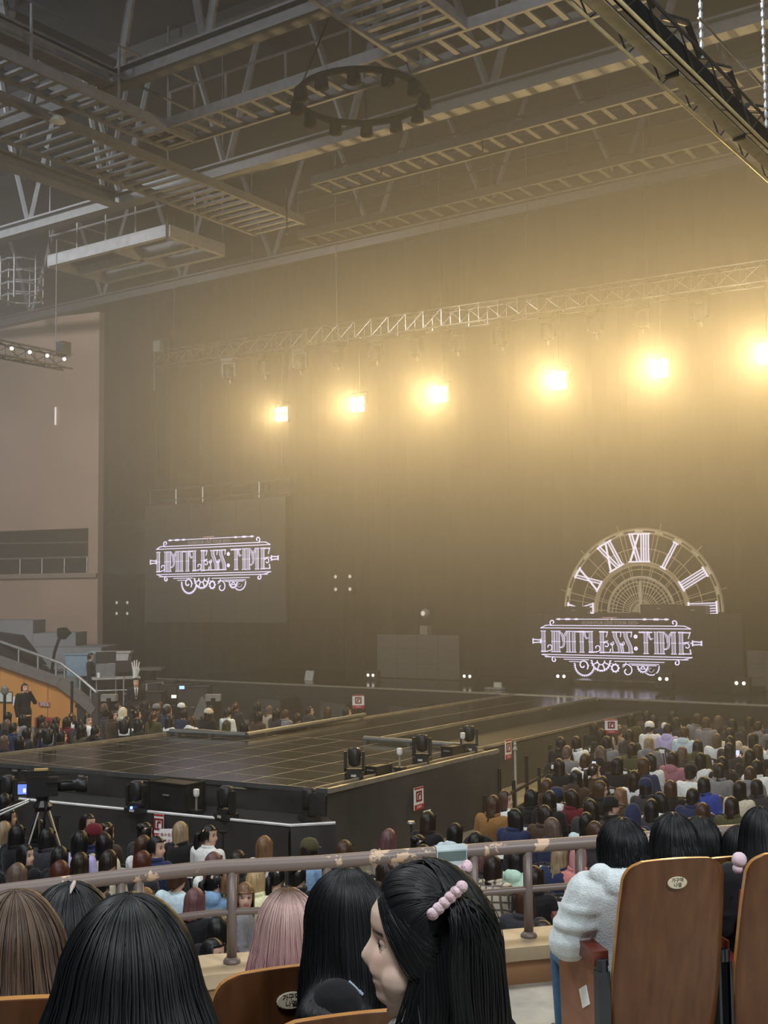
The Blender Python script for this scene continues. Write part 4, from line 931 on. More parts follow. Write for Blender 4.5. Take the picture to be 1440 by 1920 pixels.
# people picked out in the photograph: head-top pixel, hair, hair colour, top, top colour, turn, extras
P_ = []
def n(px, py, hair, hcol, top, tcol, turn='f', **k): P_.append((px, py, hair, hcol, top, tcol, turn, k))
n(917, 1497, 'wavy', 'brown', 'coat', 'camel'); n(951, 1487, 'bob', 'brown', 'shirt', 'white', 'R'); n(964, 1520, 'long', 'black', 'coat', 'navy', 'L'); n(1022, 1516, 'long', 'dark brown', 'coat', 'brown', 'L')
n(1003, 1481, 'long', 'black', 'coat', 'black', 'r'); n(1026, 1489, 'bob', 'black', 'coat', 'black'); n(1053, 1477, 'short', 'black', 'hoodie', 'white', cap='navy', hood=False); n(1074, 1479, 'long', 'dark brown', 'coat', 'burgundy', 'L')
n(1101, 1502, 'bob', 'dark brown', 'coat', 'charcoal', 'L'); n(1121, 1467, 'wavy', 'brown', 'coat', 'black', 'R'); n(1104, 1524, 'wavy', 'black', 'sweater', 'pale blue')
n(1052, 1384, 'short', 'black', 'coat', 'black', 'l'); n(1086, 1383, 'long', 'dark brown', 'coat', 'white'); n(1140, 1384, 'long', 'black', 'coat', 'grey'); n(1159, 1362, 'tied', 'grey brown', 'sweater', 'beige'); n(1184, 1394, 'long', 'dark brown', 'coat', 'olive')
n(1223, 1382, 'wavy', 'ash blond', 'hoodie', 'grey'); n(1216, 1414, 'long', 'black', 'shirt', 'white', 'l'); n(1192, 1449, 'bob', 'dark brown', 'sweater', 'white'); n(1217, 1462, 'long', 'black', 'coat', 'charcoal', cap='navy'); n(1139, 1456, 'long', 'dark brown', 'coat', 'black')
n(1223, 1354, 'short', 'black', 'sweater', 'white', jersey='07', cap='white'); n(1255, 1360, 'short', 'black', 'hoodie', 'lilac'); n(1284, 1366, 'short', 'brown', 'hoodie', 'pale blue'); n(1261, 1411, 'wavy', 'dark brown', 'hoodie', 'mauve'); n(1310, 1412, 'long', 'black', 'shirt', 'white')
n(1339, 1376, 'long', 'grey brown', 'sweater', 'white'); n(1374, 1366, 'bob', 'black', 'shirt', 'cream'); n(1410, 1376, 'long', 'black', 'sweater', 'beige'); n(1341, 1432, 'long', 'dark brown', 'coat', 'grey'); n(1413, 1427, 'long', 'black', 'coat', 'white'); n(1368, 1383, 'bob', 'dark brown', 'coat', 'charcoal')
n(1170, 1477, 'bob', 'light brown', 'coat', 'brown'); n(1246, 1488, 'long', 'black', 'sweater', 'white', 'L'); n(1192, 1512, 'long', 'black', 'hoodie', 'navy', hood=True); n(1216, 1501, 'bob', 'black', 'coat', 'charcoal'); n(1297, 1482, 'short', 'black', 'coat', 'navy'); n(1326, 1459, 'long', 'black', 'coat', 'royal blue')
n(1312, 1507, 'long', 'brown', 'coat', 'brown'); n(1384, 1463, 'long', 'black', 'sweater', 'cream'); n(1378, 1498, 'wavy', 'dark brown', 'coat', 'olive'); n(1424, 1461, 'long', 'black', 'coat', 'charcoal'); n(1292, 1437, 'short', 'dark brown', 'sweater', 'white', cap='black'); n(1262, 1464, 'long', 'brown', 'coat', 'black')
n(1155, 1500, 'short', 'dark brown', 'coat', 'black', 'R', cap='black')
n(927, 1615, 'long', 'dark brown', 'coat', 'beige', plaid=True); n(976, 1598, 'bob', 'black', 'hoodie', 'mint'); n(1006, 1628, 'wavy', 'dark brown', 'coat', 'black'); n(1046, 1584, 'wavy', 'ash blond', 'coat', 'navy'); n(1078, 1588, 'long', 'pink', 'coat', 'coral'); n(908, 1590, 'long', 'mauve brown', 'coat', 'charcoal')
n(722, 1559, 'long', 'mauve brown', 'coat', 'beige'); n(800, 1527, 'wavy', 'dark brown', 'coat', 'black'); n(783, 1566, 'bun', 'black', 'coat', 'charcoal'); n(846, 1543, 'long', 'black', 'hoodie', 'pale blue')
n(505, 1569, 'long', 'light brown', 'sweater', 'white'); n(578, 1578, 'short', 'dark brown', 'shirt', 'denim blue', cap='olive'); n(641, 1584, 'bob', 'brown', 'coat', 'black'); n(476, 1632, 'long', 'blond', 'coat', 'pale yellow'); n(455, 1664, 'bob', 'light brown', 'coat', 'grey', 'R', yaw=-1.2)
n(520, 1622, 'tied', 'black', 'sweater', 'white'); n(567, 1625, 'bun', 'black', 'coat', 'black')
n(173, 1552, 'short', 'dark brown', 'coat', 'navy', cap='burgundy'); n(166, 1533, 'short', 'dark brown', 'coat', 'charcoal', 'R'); n(145, 1563, 'long', 'black', 'sweater', 'lilac'); n(206, 1542, 'bun', 'dark brown', 'coat', 'brown'); n(199, 1560, 'long', 'black', 'sweater', 'cream'); n(157, 1600, 'bob', 'dark brown', 'coat', 'brown')
n(110, 1622, 'bob', 'auburn', 'coat', 'black'); n(38, 1627, 'bob', 'grey brown', 'coat', 'charcoal'); n(52, 1586, 'long', 'black', 'coat', 'black', 'R'); n(211, 1604, 'short', 'dark brown', 'coat', 'cream'); n(71, 1535, 'long', 'black', 'coat', 'black'); n(82, 1556, 'long', 'black', 'coat', 'charcoal')
n(30, 1549, 'long', 'black', 'coat', 'black'); n(-2, 1543, 'long', 'ash blond', 'sweater', 'white'); n(274, 1545, 'bun', 'black', 'coat', 'charcoal'); n(268, 1566, 'bob', 'brown', 'sweater', 'white'); n(290, 1577, 'short', 'black', 'coat', 'navy', 'R'); n(268, 1598, 'bob', 'auburn', 'coat', 'charcoal')
n(353, 1544, 'long', 'ash blond', 'coat', 'black'); n(387, 1549, 'tied', 'black', 'shirt', 'white', 'R'); n(404, 1602, 'bob', 'mauve brown', 'sweater', 'white'); n(440, 1598, 'short', 'dark brown', 'coat', 'black'); n(332, 1630, 'short', 'brown', 'sweater', 'pale blue'); n(404, 1636, 'tied', 'black', 'hoodie', 'denim blue', 'r')
n(364, 1673, 'bob', 'mauve brown', 'coat', 'black'); n(412, 1722, 'bob', 'black', 'coat', 'black'); n(405, 1765, 'short', 'black', 'coat', 'charcoal', 'R'); n(440, 1640, 'short', 'light brown', 'sweater', 'pale yellow'); n(283, 1664, 'short', 'light brown', 'coat', 'charcoal'); n(8, 1490, 'short', 'black', 'coat', 'black'); n(20, 1517, 'short', 'black', 'coat', 'charcoal', 'r'); n(120, 1590, 'long', 'black', 'coat', 'black')
# the strip behind the thrust stage
n(24, 1358, 'short', 'dark brown', 'coat', 'navy'); n(52, 1366, 'long', 'black', 'coat', 'charcoal'); n(86, 1354, 'long', 'brown', 'coat', 'black'); n(104, 1345, 'short', 'dark brown', 'coat', 'grey'); n(130, 1347, 'long', 'dark brown', 'coat', 'burgundy'); n(152, 1349, 'short', 'black', 'coat', 'charcoal'); n(169, 1343, 'short', 'black', 'shirt', 'white', 'R')
n(211, 1333, 'long', 'dark brown', 'coat', 'brown', 'R'); n(235, 1330, 'bob', 'dark brown', 'hoodie', 'cream', hood=True); n(243, 1346, 'bob', 'black', 'sweater', 'white'); n(263, 1350, 'bob', 'black', 'coat', 'black'); n(300, 1322, 'short', 'dark brown', 'coat', 'charcoal', cap='grey'); n(313, 1321, 'bob', 'dark brown', 'coat', 'charcoal', cap='grey')
n(343, 1320, 'bob', 'black', 'coat', 'black', cap='white'); n(325, 1343, 'bob', 'black', 'sweater', 'white'); n(361, 1345, 'long', 'brown', 'hoodie', 'white'); n(393, 1330, 'bob', 'dark brown', 'coat', 'black', cap='cream'); n(432, 1350, 'bob', 'olive brown', 'sweater', 'mint'); n(463, 1353, 'long', 'black', 'sweater', 'white'); n(518, 1330, 'bob', 'black', 'coat', 'charcoal')
n(505, 1324, 'bob', 'grey brown', 'coat', 'beige'); n(428, 1330, 'short', 'black', 'shirt', 'white'); n(535, 1331, 'short', 'brown', 'coat', 'grey'); n(558, 1338, 'short', 'dark brown', 'coat', 'charcoal'); n(483, 1335, 'long', 'black', 'coat', 'brown')
HEADZ = 1.315
def in_stage(x, y):
    if y > 11.9+(x+10)*.1 and x < -9.4 and y < 19.0 and x > -19.0: return True
    if -16.4 < x < -11.3 and y > 18: return True
    return y > 28.3
def proj(p):
    c = M3.T @ (np.array(p)-EYE); return CX+FPX*c[0]/-c[2], CY-FPX*c[1]/-c[2]
spots = []
for px, py, hair, hcol, top, tcol, turn, k in P_:
    p = on_z(px, py, HEADZ-.02); x, y = p[0], p[1]
    if in_stage(x, y):                                        # keep clear of the deck edges
        y = min(y, 11.7+(x+10)*.1) if y < 14 and x < -9.4 else y
        if in_stage(x, y) and x > -13: x = -9.2 if y < 19 else -11.2
    spots.append([x, y, hair, hcol, top, tcol, turn, k])
fill = []
def okspot(x, y, dx=.44, dy=.66):
    return not in_stage(x, y) and all(abs(x-s[0]) > dx or abs(y-s[1]) > dy for s in spots)
def add_fill(x, y, blk):
    px, py = proj((x, y, HEADZ-.05))
    if px < -25 or px > 1465 or py > 1760 or (px < 405 and py > 1668) or (px > 1110 and py > 1600) or (570 < px < 930 and py > 1640) or (455 < px < 590 and py > 1675): return
    if blk == 'n' and py < (1538 if px < 600 else 1545): return
    if blk == 'r' and px < np.interp(py, [1330, 1350, 1385, 1480, 1500, 1530], [1200, 1140, 1045, 1000, 890, 700]): return
    if blk == 'l' and (py < 1318 or (px < 190 and py < 1338)): return
    x += rng.uniform(-.06, .06); y += rng.uniform(-.08, .08)
    if not okspot(x, y): return
    st = rng.choice(['long', 'long', 'long', 'wavy', 'bob', 'bob', 'short', 'tied', 'bun'])
    hc = rng.choice(['black', 'black', 'black', 'dark brown', 'dark brown', 'brown', 'grey brown'])
    tp = rng.choice(['coat', 'coat', 'hoodie', 'sweater', 'shirt']); tc = rng.choice(['black', 'black', 'black', 'black', 'charcoal', 'charcoal', 'navy', 'brown', 'brown', 'olive', 'grey', 'white' if tp != 'coat' else 'black', 'charcoal'])
    spots.append([x, y, str(st), str(hc), str(tp), str(tc), str(rng.choice(['f', 'f', 'f', 'l', 'r', 'f', 'L'])), {'pose': 'phone'} if rng.random() < .15 else {}])
for y in np.arange(6.4, 11.7, .86):
    for x in np.arange(-17.5, -1.5, .56): add_fill(x, y, 'n')
for y in np.arange(11.9, 25.9, .9):
    for x in np.arange(-8.5+max(0, (14-y))*.3 if y < 19 else -10.9, 2, .56): add_fill(x, y, 'r')
for y in np.arange(14.2, 23.4, .95):
    for x in np.arange(-29, -19.0 if y < 18.3 else -16.6, .58): add_fill(x, y, 'l')
# blocks, rows and seats for the labels
def block(x, y): return 'l' if x < -16 and y > 12.9 else ('n' if y < 12.3 and x < -8.0 or y < 9 else 'r')
BN = {'l': 'block behind thrust stage', 'n': 'block below balcony', 'r': 'block right of runway'}
used = {}
for s in spots: s.append(block(s[0], s[1]))
HN = {'long': 'long %s hair', 'wavy': 'wavy %s hair', 'bob': 'bobbed %s hair', 'short': 'short %s hair', 'tied': 'tied %s hair', 'bun': '%s hair bun'}
for blk in 'nrl':
    g = [s for s in spots if s[8] == blk]; y0 = min(s[1] for s in g)-.43; rows = {}
    for s in g: rows.setdefault(int((s[1]-y0)/.86), []).append(s)
    for r in sorted(rows):
        for i, s in enumerate(sorted(rows[r], key=lambda q: q[0])): s.append((r, i))
for x, y, hair, hcol, top, tcol, turn, k, blk, (row, seat) in spots:
    what = '%s %s cap' % ('', k['cap']) if k.get('cap') else (HN[hair] % hcol)
    lab = 'person, %s, %s %s, row %s seat %s, %s' % (what.strip(), tcol, top, NUM[row], NUM[seat], BN[blk])
    yaw = {'n': rng.uniform(-.05, .25), 'r': rng.uniform(-.1, .15), 'l': rng.uniform(-.5, .1)}[blk]+k.get('yaw', 0)
    sc = 1.0+float(rng.uniform(-.02, .015))
    tm = None
    if k.get('plaid'):
        tm = TOPS['coat', 'lap'].copy(); pm = bpy.data.materials.new('plaid_cloth'); pm.use_nodes = True; N = pm.node_tree.nodes; L = pm.node_tree.links
        tc = N.new('ShaderNodeTexCoord'); wv = []
        for ax in ('X', 'Z'):
            w = N.new('ShaderNodeTexWave'); w.bands_direction = ax; w.inputs['Scale'].default_value = 4.2; L.new(tc.outputs['Object'], w.inputs['Vector']); wv.append(w)
        mx = N.new('ShaderNodeMath'); mx.operation = 'MINIMUM'; L.new(wv[0].outputs['Fac'], mx.inputs[0]); L.new(wv[1].outputs['Fac'], mx.inputs[1])
        rp = N.new('ShaderNodeValToRGB'); rp.color_ramp.elements[0].color = (.10, .08, .06, 1); rp.color_ramp.elements[1].color = (.52, .46, .36, 1); rp.color_ramp.elements[0].position = .05; rp.color_ramp.elements[1].position = .3
        L.new(mx.outputs[0], rp.inputs['Fac']); L.new(rp.outputs['Color'], bsdf(pm).inputs['Base Color']); tm.materials[0] = pm
        lab = lab.replace('beige coat', 'beige plaid coat').replace('dark brown', 'brown')
    if len(lab.replace(',', '').split()) > 16: lab = lab.replace(' hair', '', 1)
    if k.get('jersey'): lab = lab.replace('white sweater', 'numbered jersey')
    ph = k.get('pose', 'lap'); lean = (float(rng.uniform(-.05, .05)), float(rng.uniform(-.05, .05)), yaw)
    o = person(x, y, 0, hair, hcol, top, tcol, turn, ph, yaw, sc, lab, 'seated audience on the arena floor', k.get('cap'), k.get('hood', False), tm)
    o.rotation_euler = lean
    if ph == 'phone':
        p = empty('phone', (x, y, 0), 'lit phone held up in row %s seat %s, %s' % (NUM[row], NUM[seat], BN[blk]), 'phone', 'phones held in the audience', rz=yaw); p.scale = o.scale; p.rotation_euler = lean
        q = put('case', PHONE, p, (0, .375, 1.06), (-.3, 0, 0)); put('phone_screen', PHSCR, q)
    if k.get('jersey'):
        tx = bpy.data.curves.new('number', 'FONT'); tx.body = k['jersey']; tx.size = .17; tx.align_x = 'CENTER'; tx.extrude = .002
        t = bpy.data.objects.new('tmp', tx); COL.objects.link(t); me = bpy.data.meshes.new_from_object(t.evaluated_get(bpy.context.evaluated_depsgraph_get())); bpy.data.objects.remove(t); me.materials.clear(); me.materials.append(black)
        put('jersey_number', me, o, (0, -.175, .80), (math.pi/2, 0, 0))
    if blk in 'nr' and proj((x, y, .8))[1] > 1400: chair(x, y-.02, yaw, 'dark plastic chair, white label, row %s seat %s, %s' % (NUM[row], NUM[seat], BN[blk]))
# empty chairs seen at the aisle end of the right block
for i, (px, py, lab) in enumerate([(1045, 1600, 'empty dark plastic chair with white label just beyond the balcony rail'), (1354, 1545, 'dark plastic chair with lilac lit label right of the black haired pair'), (1040, 1692, 'empty dark plastic chair with slatted back right behind the balcony ledge'), (968, 1708, 'dark plastic chair with lilac lit label behind the balcony ledge')]):
    p = on_z(px, py, .82); chair(p[0], p[1]+.28, .15, lab)
# ------------------------------------------------------------------ balcony: floor, ledge, rail
BF, BS, RZ, LZ = 1.93, 2.25, 2.615, 2.13
def mpeel(name, c0, c1, thr=.60, scale=5.0):
    m = bpy.data.materials.new(name); m.use_nodes = True; N = m.node_tree.nodes; L = m.node_tree.links; b = bsdf(m)
    tc = N.new('ShaderNodeTexCoord'); nz = N.new('ShaderNodeTexNoise'); nz.inputs['Scale'].default_value = scale; nz.inputs['Detail'].default_value = 9; nz.inputs['Roughness'].default_value = .62
    rp = N.new('ShaderNodeValToRGB'); rp.color_ramp.interpolation = 'LINEAR'; rp.color_ramp.elements[0].position = thr; rp.color_ramp.elements[1].position = thr+.012
    rp.color_ramp.elements[0].color = (*c0, 1); rp.color_ramp.elements[1].color = (*c1, 1)
    L.new(tc.outputs['Object'], nz.inputs['Vector']); L.new(nz.outputs['Fac'], rp.inputs['Fac']); L.new(rp.outputs['Color'], b.inputs['Base Color']); b.inputs['Roughness'].default_value = .42
    return m
m_rail = mpeel('peeling_rail_paint', (.20, .155, .135), (.62, .44, .30), .575)
m_post = mpeel('rail_post_paint', (.17, .132, .115), (.42, .27, .14), .70, 5)
m_bal = mat('balcony_floor', (.26, .24, .21), .8, scale=3.2, col2=(.62, .57, .46))
m_ledge = mat('ledge_top', (.38, .29, .18), .6, scale=5, col2=(.52, .41, .27))
m_riser = mat('ledge_riser', (.30, .15, .07), .6, scale=3, col2=(.40, .22, .11))
rp_px = [(-160, 1688), (0, 1672), (190, 1648), (400, 1626), (594, 1617), (760, 1604), (960, 1589), (1094, 1580), (1347, 1560), (1470, 1551)]
RP = [Vector(tuple(on_z(x, y, RZ))) for x, y in rp_px]
def rail_at(px):
    for i in range(len(rp_px)-1):
        if rp_px[i][0] <= px <= rp_px[i+1][0]: t = (px-rp_px[i][0])/(rp_px[i+1][0]-rp_px[i][0]); return RP[i].lerp(RP[i+1], t)
rdir = (RP[-2]-RP[3]).normalized(); rn = Vector((-rdir.y, rdir.x, 0))
if rn.y < 0: rn = -rn                                                 # towards the arena
def off(p, d, z): q = p+rn*d; return Vector((q.x, q.y, z))
root = empty('balcony_railing', tuple(RP[0]), 'chipped brown pipe railing running across the front of the balcony', 'railing')
MB().tube(RP, .036, 16).build('top_rail', m_rail, root, smooth=True)
MB().tube([Vector((p.x, p.y, 2.385)) for p in RP], .018, 10).build('mid_rail', m_post, root, smooth=True)
for px in (-60, 226, 258, 434, 612, 886, 988, 1086, 1350, 1372):
    p = rail_at(px); b = MB(); b.tube([(p.x, p.y, LZ), (p.x, p.y, RZ-.02)], .026, 12); b.lathe([(.045, 0), (.045, .012), (.03, .03)], (p.x, p.y, LZ), 12); b.build('post', m_post, root, smooth=True)
IN, OUT = -.17, .17
b = MB()
for p, q in zip(RP, RP[1:]):
    b.add([off(p, IN, LZ-.07), off(q, IN, LZ-.07), off(q, OUT, LZ-.07), off(p, OUT, LZ-.07), off(p, IN, LZ), off(q, IN, LZ), off(q, OUT, LZ), off(p, OUT, LZ)],
          [(3, 2, 1, 0), (4, 5, 6, 7), (0, 1, 5, 4), (2, 3, 7, 6), (1, 2, 6, 5), (3, 0, 4, 7)])
o = b.build('balcony_ledge', m_ledge); tag(o, 'pale worn ledge under the chipped balcony railing', 'ledge')
b = MB()
for p, q in zip(RP, RP[1:]): b.add([off(p, IN+.03, BF-.02), off(q, IN+.03, BF-.02), off(q, OUT-.02, BF-.02), off(p, OUT-.02, BF-.02), off(p, IN+.03, LZ-.07), off(q, IN+.03, LZ-.07), off(q, OUT-.02, LZ-.07), off(p, OUT-.02, LZ-.07)],
                                [(3, 2, 1, 0), (4, 5, 6, 7), (0, 1, 5, 4), (2, 3, 7, 6)])
o = b.build('wall_balcony', m_riser); structure(o)
b = MB()
for p, q in zip(RP, RP[1:]): b.add([off(p, OUT-.14, 0), off(q, OUT-.14, 0), off(q, OUT-.03, 0), off(p, OUT-.03, 0), off(p, OUT-.14, BF-.02), off(q, OUT-.14, BF-.02), off(q, OUT-.03, BF-.02), off(p, OUT-.03, BF-.02)], [(3, 2, 1, 0), (4, 5, 6, 7), (0, 1, 5, 4), (2, 3, 7, 6)])
structure(b.build('wall_front', m_riser))
poly = [off(p, IN+.05, 0) for p in RP]; A0, A1 = poly[0]-rn*9, poly[-1]-rn*9
b = MB(); pl = [(v.x, v.y) for v in poly]+[(A1.x, A1.y), (A0.x, A0.y)]; b.prism(pl, (0, 0, BF-.2), (1, 0, 0), (0, 1, 0), (0, 0, .2)); structure(b.build('floor', m_bal))
# the seat rows sit square to the railing; local frame u along the rail (right), w towards the arena
SY = math.atan2(-rn.x, rn.y)
def fwd(px, py, d): return Vector(tuple(at(px, py, d)))
STEP_D = 2.55
cdir = Vector(tuple(M3 @ np.array([0, 0, -1.]))); cdir.z = 0; cdir.normalize(); cright = Vector((cdir.y, -cdir.x, 0))
sp = cdir*2.45; b = MB(); L_ = [(sp+rdir*5), (sp-rdir*5), (sp-rdir*5-rn*4), (sp+rdir*5-rn*4)]
b.prism([(v.x, v.y) for v in L_], (0, 0, BF), (1, 0, 0), (0, 1, 0), (0, 0, BS-BF)); structure(b.build('floor_step', m_bal))
# ------------------------------------------------------------------ theatre seats
m_ven = mat('seat_veneer', (.085, .034, .013), .30, scale=2.0, col2=(.14, .058, .022), stretch=(14, 14, .7), spec=.5)
m_edgew = mat('veneer_edge', (.42, .19, .055), .28, scale=8, col2=(.52, .26, .08))
m_red = mat('red_upholstery', (.25, .015, .015), .9); m_side = mat('seat_side_ply', (.20, .075, .032), .4, scale=3, col2=(.27, .105, .045), stretch=(1, 1, 9)); m_iron = mat('seat_iron', (.045, .05, .06), .45, .5)
def seat(label, end_panel=True, plate=True):
    root = empty('theatre_seat', (0, 0, 0), label, 'seat', 'wooden backed balcony seats')
    def outline(w0, w1, z0, z1, rc, n=8):
        pts = [(-w0/2, z0), (w0/2, z0)]
        for i in range(n+1): t = math.pi/2*i/n; pts.append((w1/2-rc+rc*math.cos(t), z1-rc*.55+rc*.55*math.sin(t)-.0))
        for i in range(n+1): t = math.pi/2+math.pi/2*i/n; pts.append((-w1/2+rc+rc*math.cos(t), z1-rc*.55+rc*.55*math.sin(t)))
        return pts
    def sheet(o, dy, th, name, m, par, crown=.022):
        b = MB(); N = len(o); nv = 1
        def bend(u, z): return -.235+dy-.20*(z-.45)+.07*(1-(u/.25)**2)*0-.035*(1-(u/.25)**2)
        q = [(u, z+crown*(1-(u/.25)**2)*max(0, (z-.8)/.2)) for u, z in o]
        b.add([(u, bend(u, z), z) for u, z in q]+[(u, bend(u, z)+th, z) for u, z in q], [])
        # strips across for a curved panel
        b.v = []; cols = 14; zs = np.array(list(np.linspace(.16, .94, 13))+[.955, .968, .98, .99, .996, 1.0]); lo = lambda z: np.interp(z, [.16, .55, .80, .94, .962, .98, .992, 1.0], [.225, .233, .226, .217, .210, .196, .176, .145])
        for s in (0, 1):
            for z in zs:
                for i in range(cols+1):
                    u = (2*i/cols-1)*lo(z); zz = z+crown*(1-(u/.23)**2)*max(0, (z-.8)/.2); b.v.append((u, bend(u, zz)+th*s, zz))
        nn = len(zs)*(cols+1)
        for s in (0, 1):
            for r in range(len(zs)-1):
                for i in range(cols):
                    k = s*nn+r*(cols+1)+i; f = (k, k+1, k+cols+2, k+cols+1); b.f.append(f if s else f[::-1]); b.m.append(0)
        rim = [r*(cols+1) for r in range(len(zs))]+[(len(zs)-1)*(cols+1)+i for i in range(1, cols+1)]+[r*(cols+1)+cols for r in range(len(zs)-2, -1, -1)]+list(range(cols-1, 0, -1))
        for a, c in zip(rim, rim[1:]+rim[:1]): b.f.append((a, c, nn+c, nn+a)); b.m.append(1)
        return b.build(name, [m, m_edgew], par, smooth=False), bend
    back, bend = sheet(outline(.46, .44, .16, 1.0, .08), 0, .022, 'backrest', m_ven, root)
    for p in back.data.polygons: p.use_smooth = p.material_index == 0
    if plate:
        b = MB(); b.lathe([(.001, 0), (.042, 0), (.042, .004), (.038, .006), (.001, .006)], (0, 0, 0), 20, R=Matrix.Rotation(math.pi/2, 3, 'X') @ Matrix.Diagonal((1, .58, 1)))
        b.v = [(x, y+bend(0, .925)-.002, z+.925) for x, y, z in b.v]; pl = b.build('number_plate', mat('plate_cream', (.55, .50, .36), .5), back)
        for j, body in enumerate(('가구역', '나열')):
            tx = bpy.data.curves.new('t', 'FONT'); tx.body = body; tx.size = .019; tx.align_x = 'CENTER'; tx.extrude = .0006
            t = bpy.data.objects.new('tmp', tx); COL.objects.link(t); me = bpy.data.meshes.new_from_object(t.evaluated_get(bpy.context.evaluated_depsgraph_get())); bpy.data.objects.remove(t); me.materials.clear(); me.materials.append(black)
            me.name = 'plate_text'; me.transform(Matrix.Translation((0, bend(0, .925)-.0085, .929-.019*j)) @ Matrix.Rotation(math.pi/2, 4, 'X'))
            pl.data.materials.append(black); bm = bmesh.new(); bm.from_mesh(pl.data); k = len(bm.faces); bm.from_mesh(me); bm.faces.ensure_lookup_table()
            for f in bm.faces[k:]: f.material_index = 1
            bm.to_mesh(pl.data); bm.free()
    b = MB(); b.box((0, -.225, .64), (.40, .035, .42), Matrix.Rotation(.2, 3, 'X')); b.build('back_cushion', m_red, root)
    b = MB(); b.box((0, .03, .43), (.43, .42, .09)); b.box((0, .22, .42), (.42, .05, .07)); b.build('seat_cushion', m_red, root)
    for sx in ((-1, 1) if end_panel else (1,)):
        x = sx*.262; b = MB(); b.prism([(-.19, 0.02), (.20, .02), (.235, .50), (.245, .60), (-.19, .585)], (x-.012, 0, 0), (0, 1, 0), (0, 0, 1), (.024, 0, 0)); sp_ = b.build('side_panel', m_side, root)
        b = MB(); b.prism([(-.21, .575), (.20, .585), (.27, .655), (.255, .675), (.19, .645), (-.21, .635)], (x-.032, 0, 0), (0, 1, 0), (0, 0, 1), (.064, 0, 0)); b.build('armrest', mat('armrest_wood', (.13, .03, .018), .25), root)
        b = MB(); b.box((x, -.215, .28), (.05, .05, .56)); b.lathe([(.025, 0), (.025, .05)], (x, -.215, .555), 10); b.build('iron_upright', m_iron, root)
        if sx < 0 and end_panel:
            b = MB(); b.box((x-.0145, -.06, .41), (.004, .085, .075), Matrix.Rotation(-.5, 3, 'X')); b.build('paper_tag', white, sp_)
    return root
def place_seat(o, px, py, d, yaw, floor):
    p = fwd(px, py, d)+Matrix.Rotation(yaw, 3, 'Z') @ Vector((0, .335, 0)); o.location = (p.x, p.y, floor); o.rotation_euler = (0, 0, yaw); return p
SB = SY-.04
seat1 = seat('brown wooden seat back with cream oval number plate and side panel, right of the ledge'); place_seat(seat1, 1262, 1640, 4.66, SB, BF)
seat1.location = Vector(seat1.location)-Vector((0, 0, 0))
ub_ = Vector((math.cos(SB), math.sin(SB), 0))
s2 = dup(seat1, seat1.location+ub_*.535, SB, 'brown wooden seat back cut by the right edge of the photo')
s3 = dup(seat1, (0, 0, 0), SB, 'brown wooden seat back behind the pink haired woman'); place_seat(s3, 540, 1850, 3.36, SB+.10, BF)
s4 = dup(seat1, (0, 0, 0), SB, 'wooden seat whose top edge shows below the blue label, behind the straight black hair'); place_seat(s4, 655, 1930, 2.98, SB+.06, BF); s4.location.z = BF
s5 = dup(seat1, (0, 0, 0), SB, 'wooden seat corner at the lower left edge behind the brown hair'); place_seat(s5, -35, 1880, 2.17, SB, BS)
s6 = dup(seat1, (0, 0, 0), SB, 'wooden front row seat glimpsed between the two big seat backs at the right'); place_seat(s6, 1362, 1600, 5.35, SB, BF-.15)
# ------------------------------------------------------------------ hair made of strand ribbons for the near people
def m_strand(name, c0, c1, tips=None, rough=.45, roots=None):
    m = bpy.data.materials.new(name); m.use_nodes = True; N = m.node_tree.nodes; L = m.node_tree.links; b = bsdf(m); b.inputs['Roughness'].default_value = rough; b.inputs['Specular IOR Level'].default_value = .3
    at_ = N.new('ShaderNodeAttribute'); at_.attribute_name = 'strand'; sx = N.new('ShaderNodeSeparateColor'); L.new(at_.outputs['Color'], sx.inputs[0])
    m1 = N.new('ShaderNodeMixRGB'); m1.inputs[1].default_value = (*c0, 1); m1.inputs[2].default_value = (*c1, 1); L.new(sx.outputs[0], m1.inputs[0])
    out = m1.outputs[0]
    if tips:
        r = N.new('ShaderNodeMapRange'); r.inputs['From Min'].default_value = tips[1]; r.inputs['From Max'].default_value = tips[2]; L.new(sx.outputs[2], r.inputs['Value'])
        m2 = N.new('ShaderNodeMixRGB'); L.new(r.outputs['Result'], m2.inputs[0]); L.new(out, m2.inputs[1]); m2.inputs[2].default_value = (*tips[0], 1); out = m2.outputs[0]
    if roots:
        r = N.new('ShaderNodeMapRange'); r.inputs['From Min'].default_value = roots[1]; r.inputs['From Max'].default_value = roots[2]; L.new(sx.outputs[2], r.inputs['Value'])
        m3 = N.new('ShaderNodeMixRGB'); L.new(r.outputs['Result'], m3.inputs[0]); L.new(out, m3.inputs[1]); m3.inputs[2].default_value = (*roots[0], 1); out = m3.outputs[0]
    L.new(out, b.inputs['Base Color']); return m
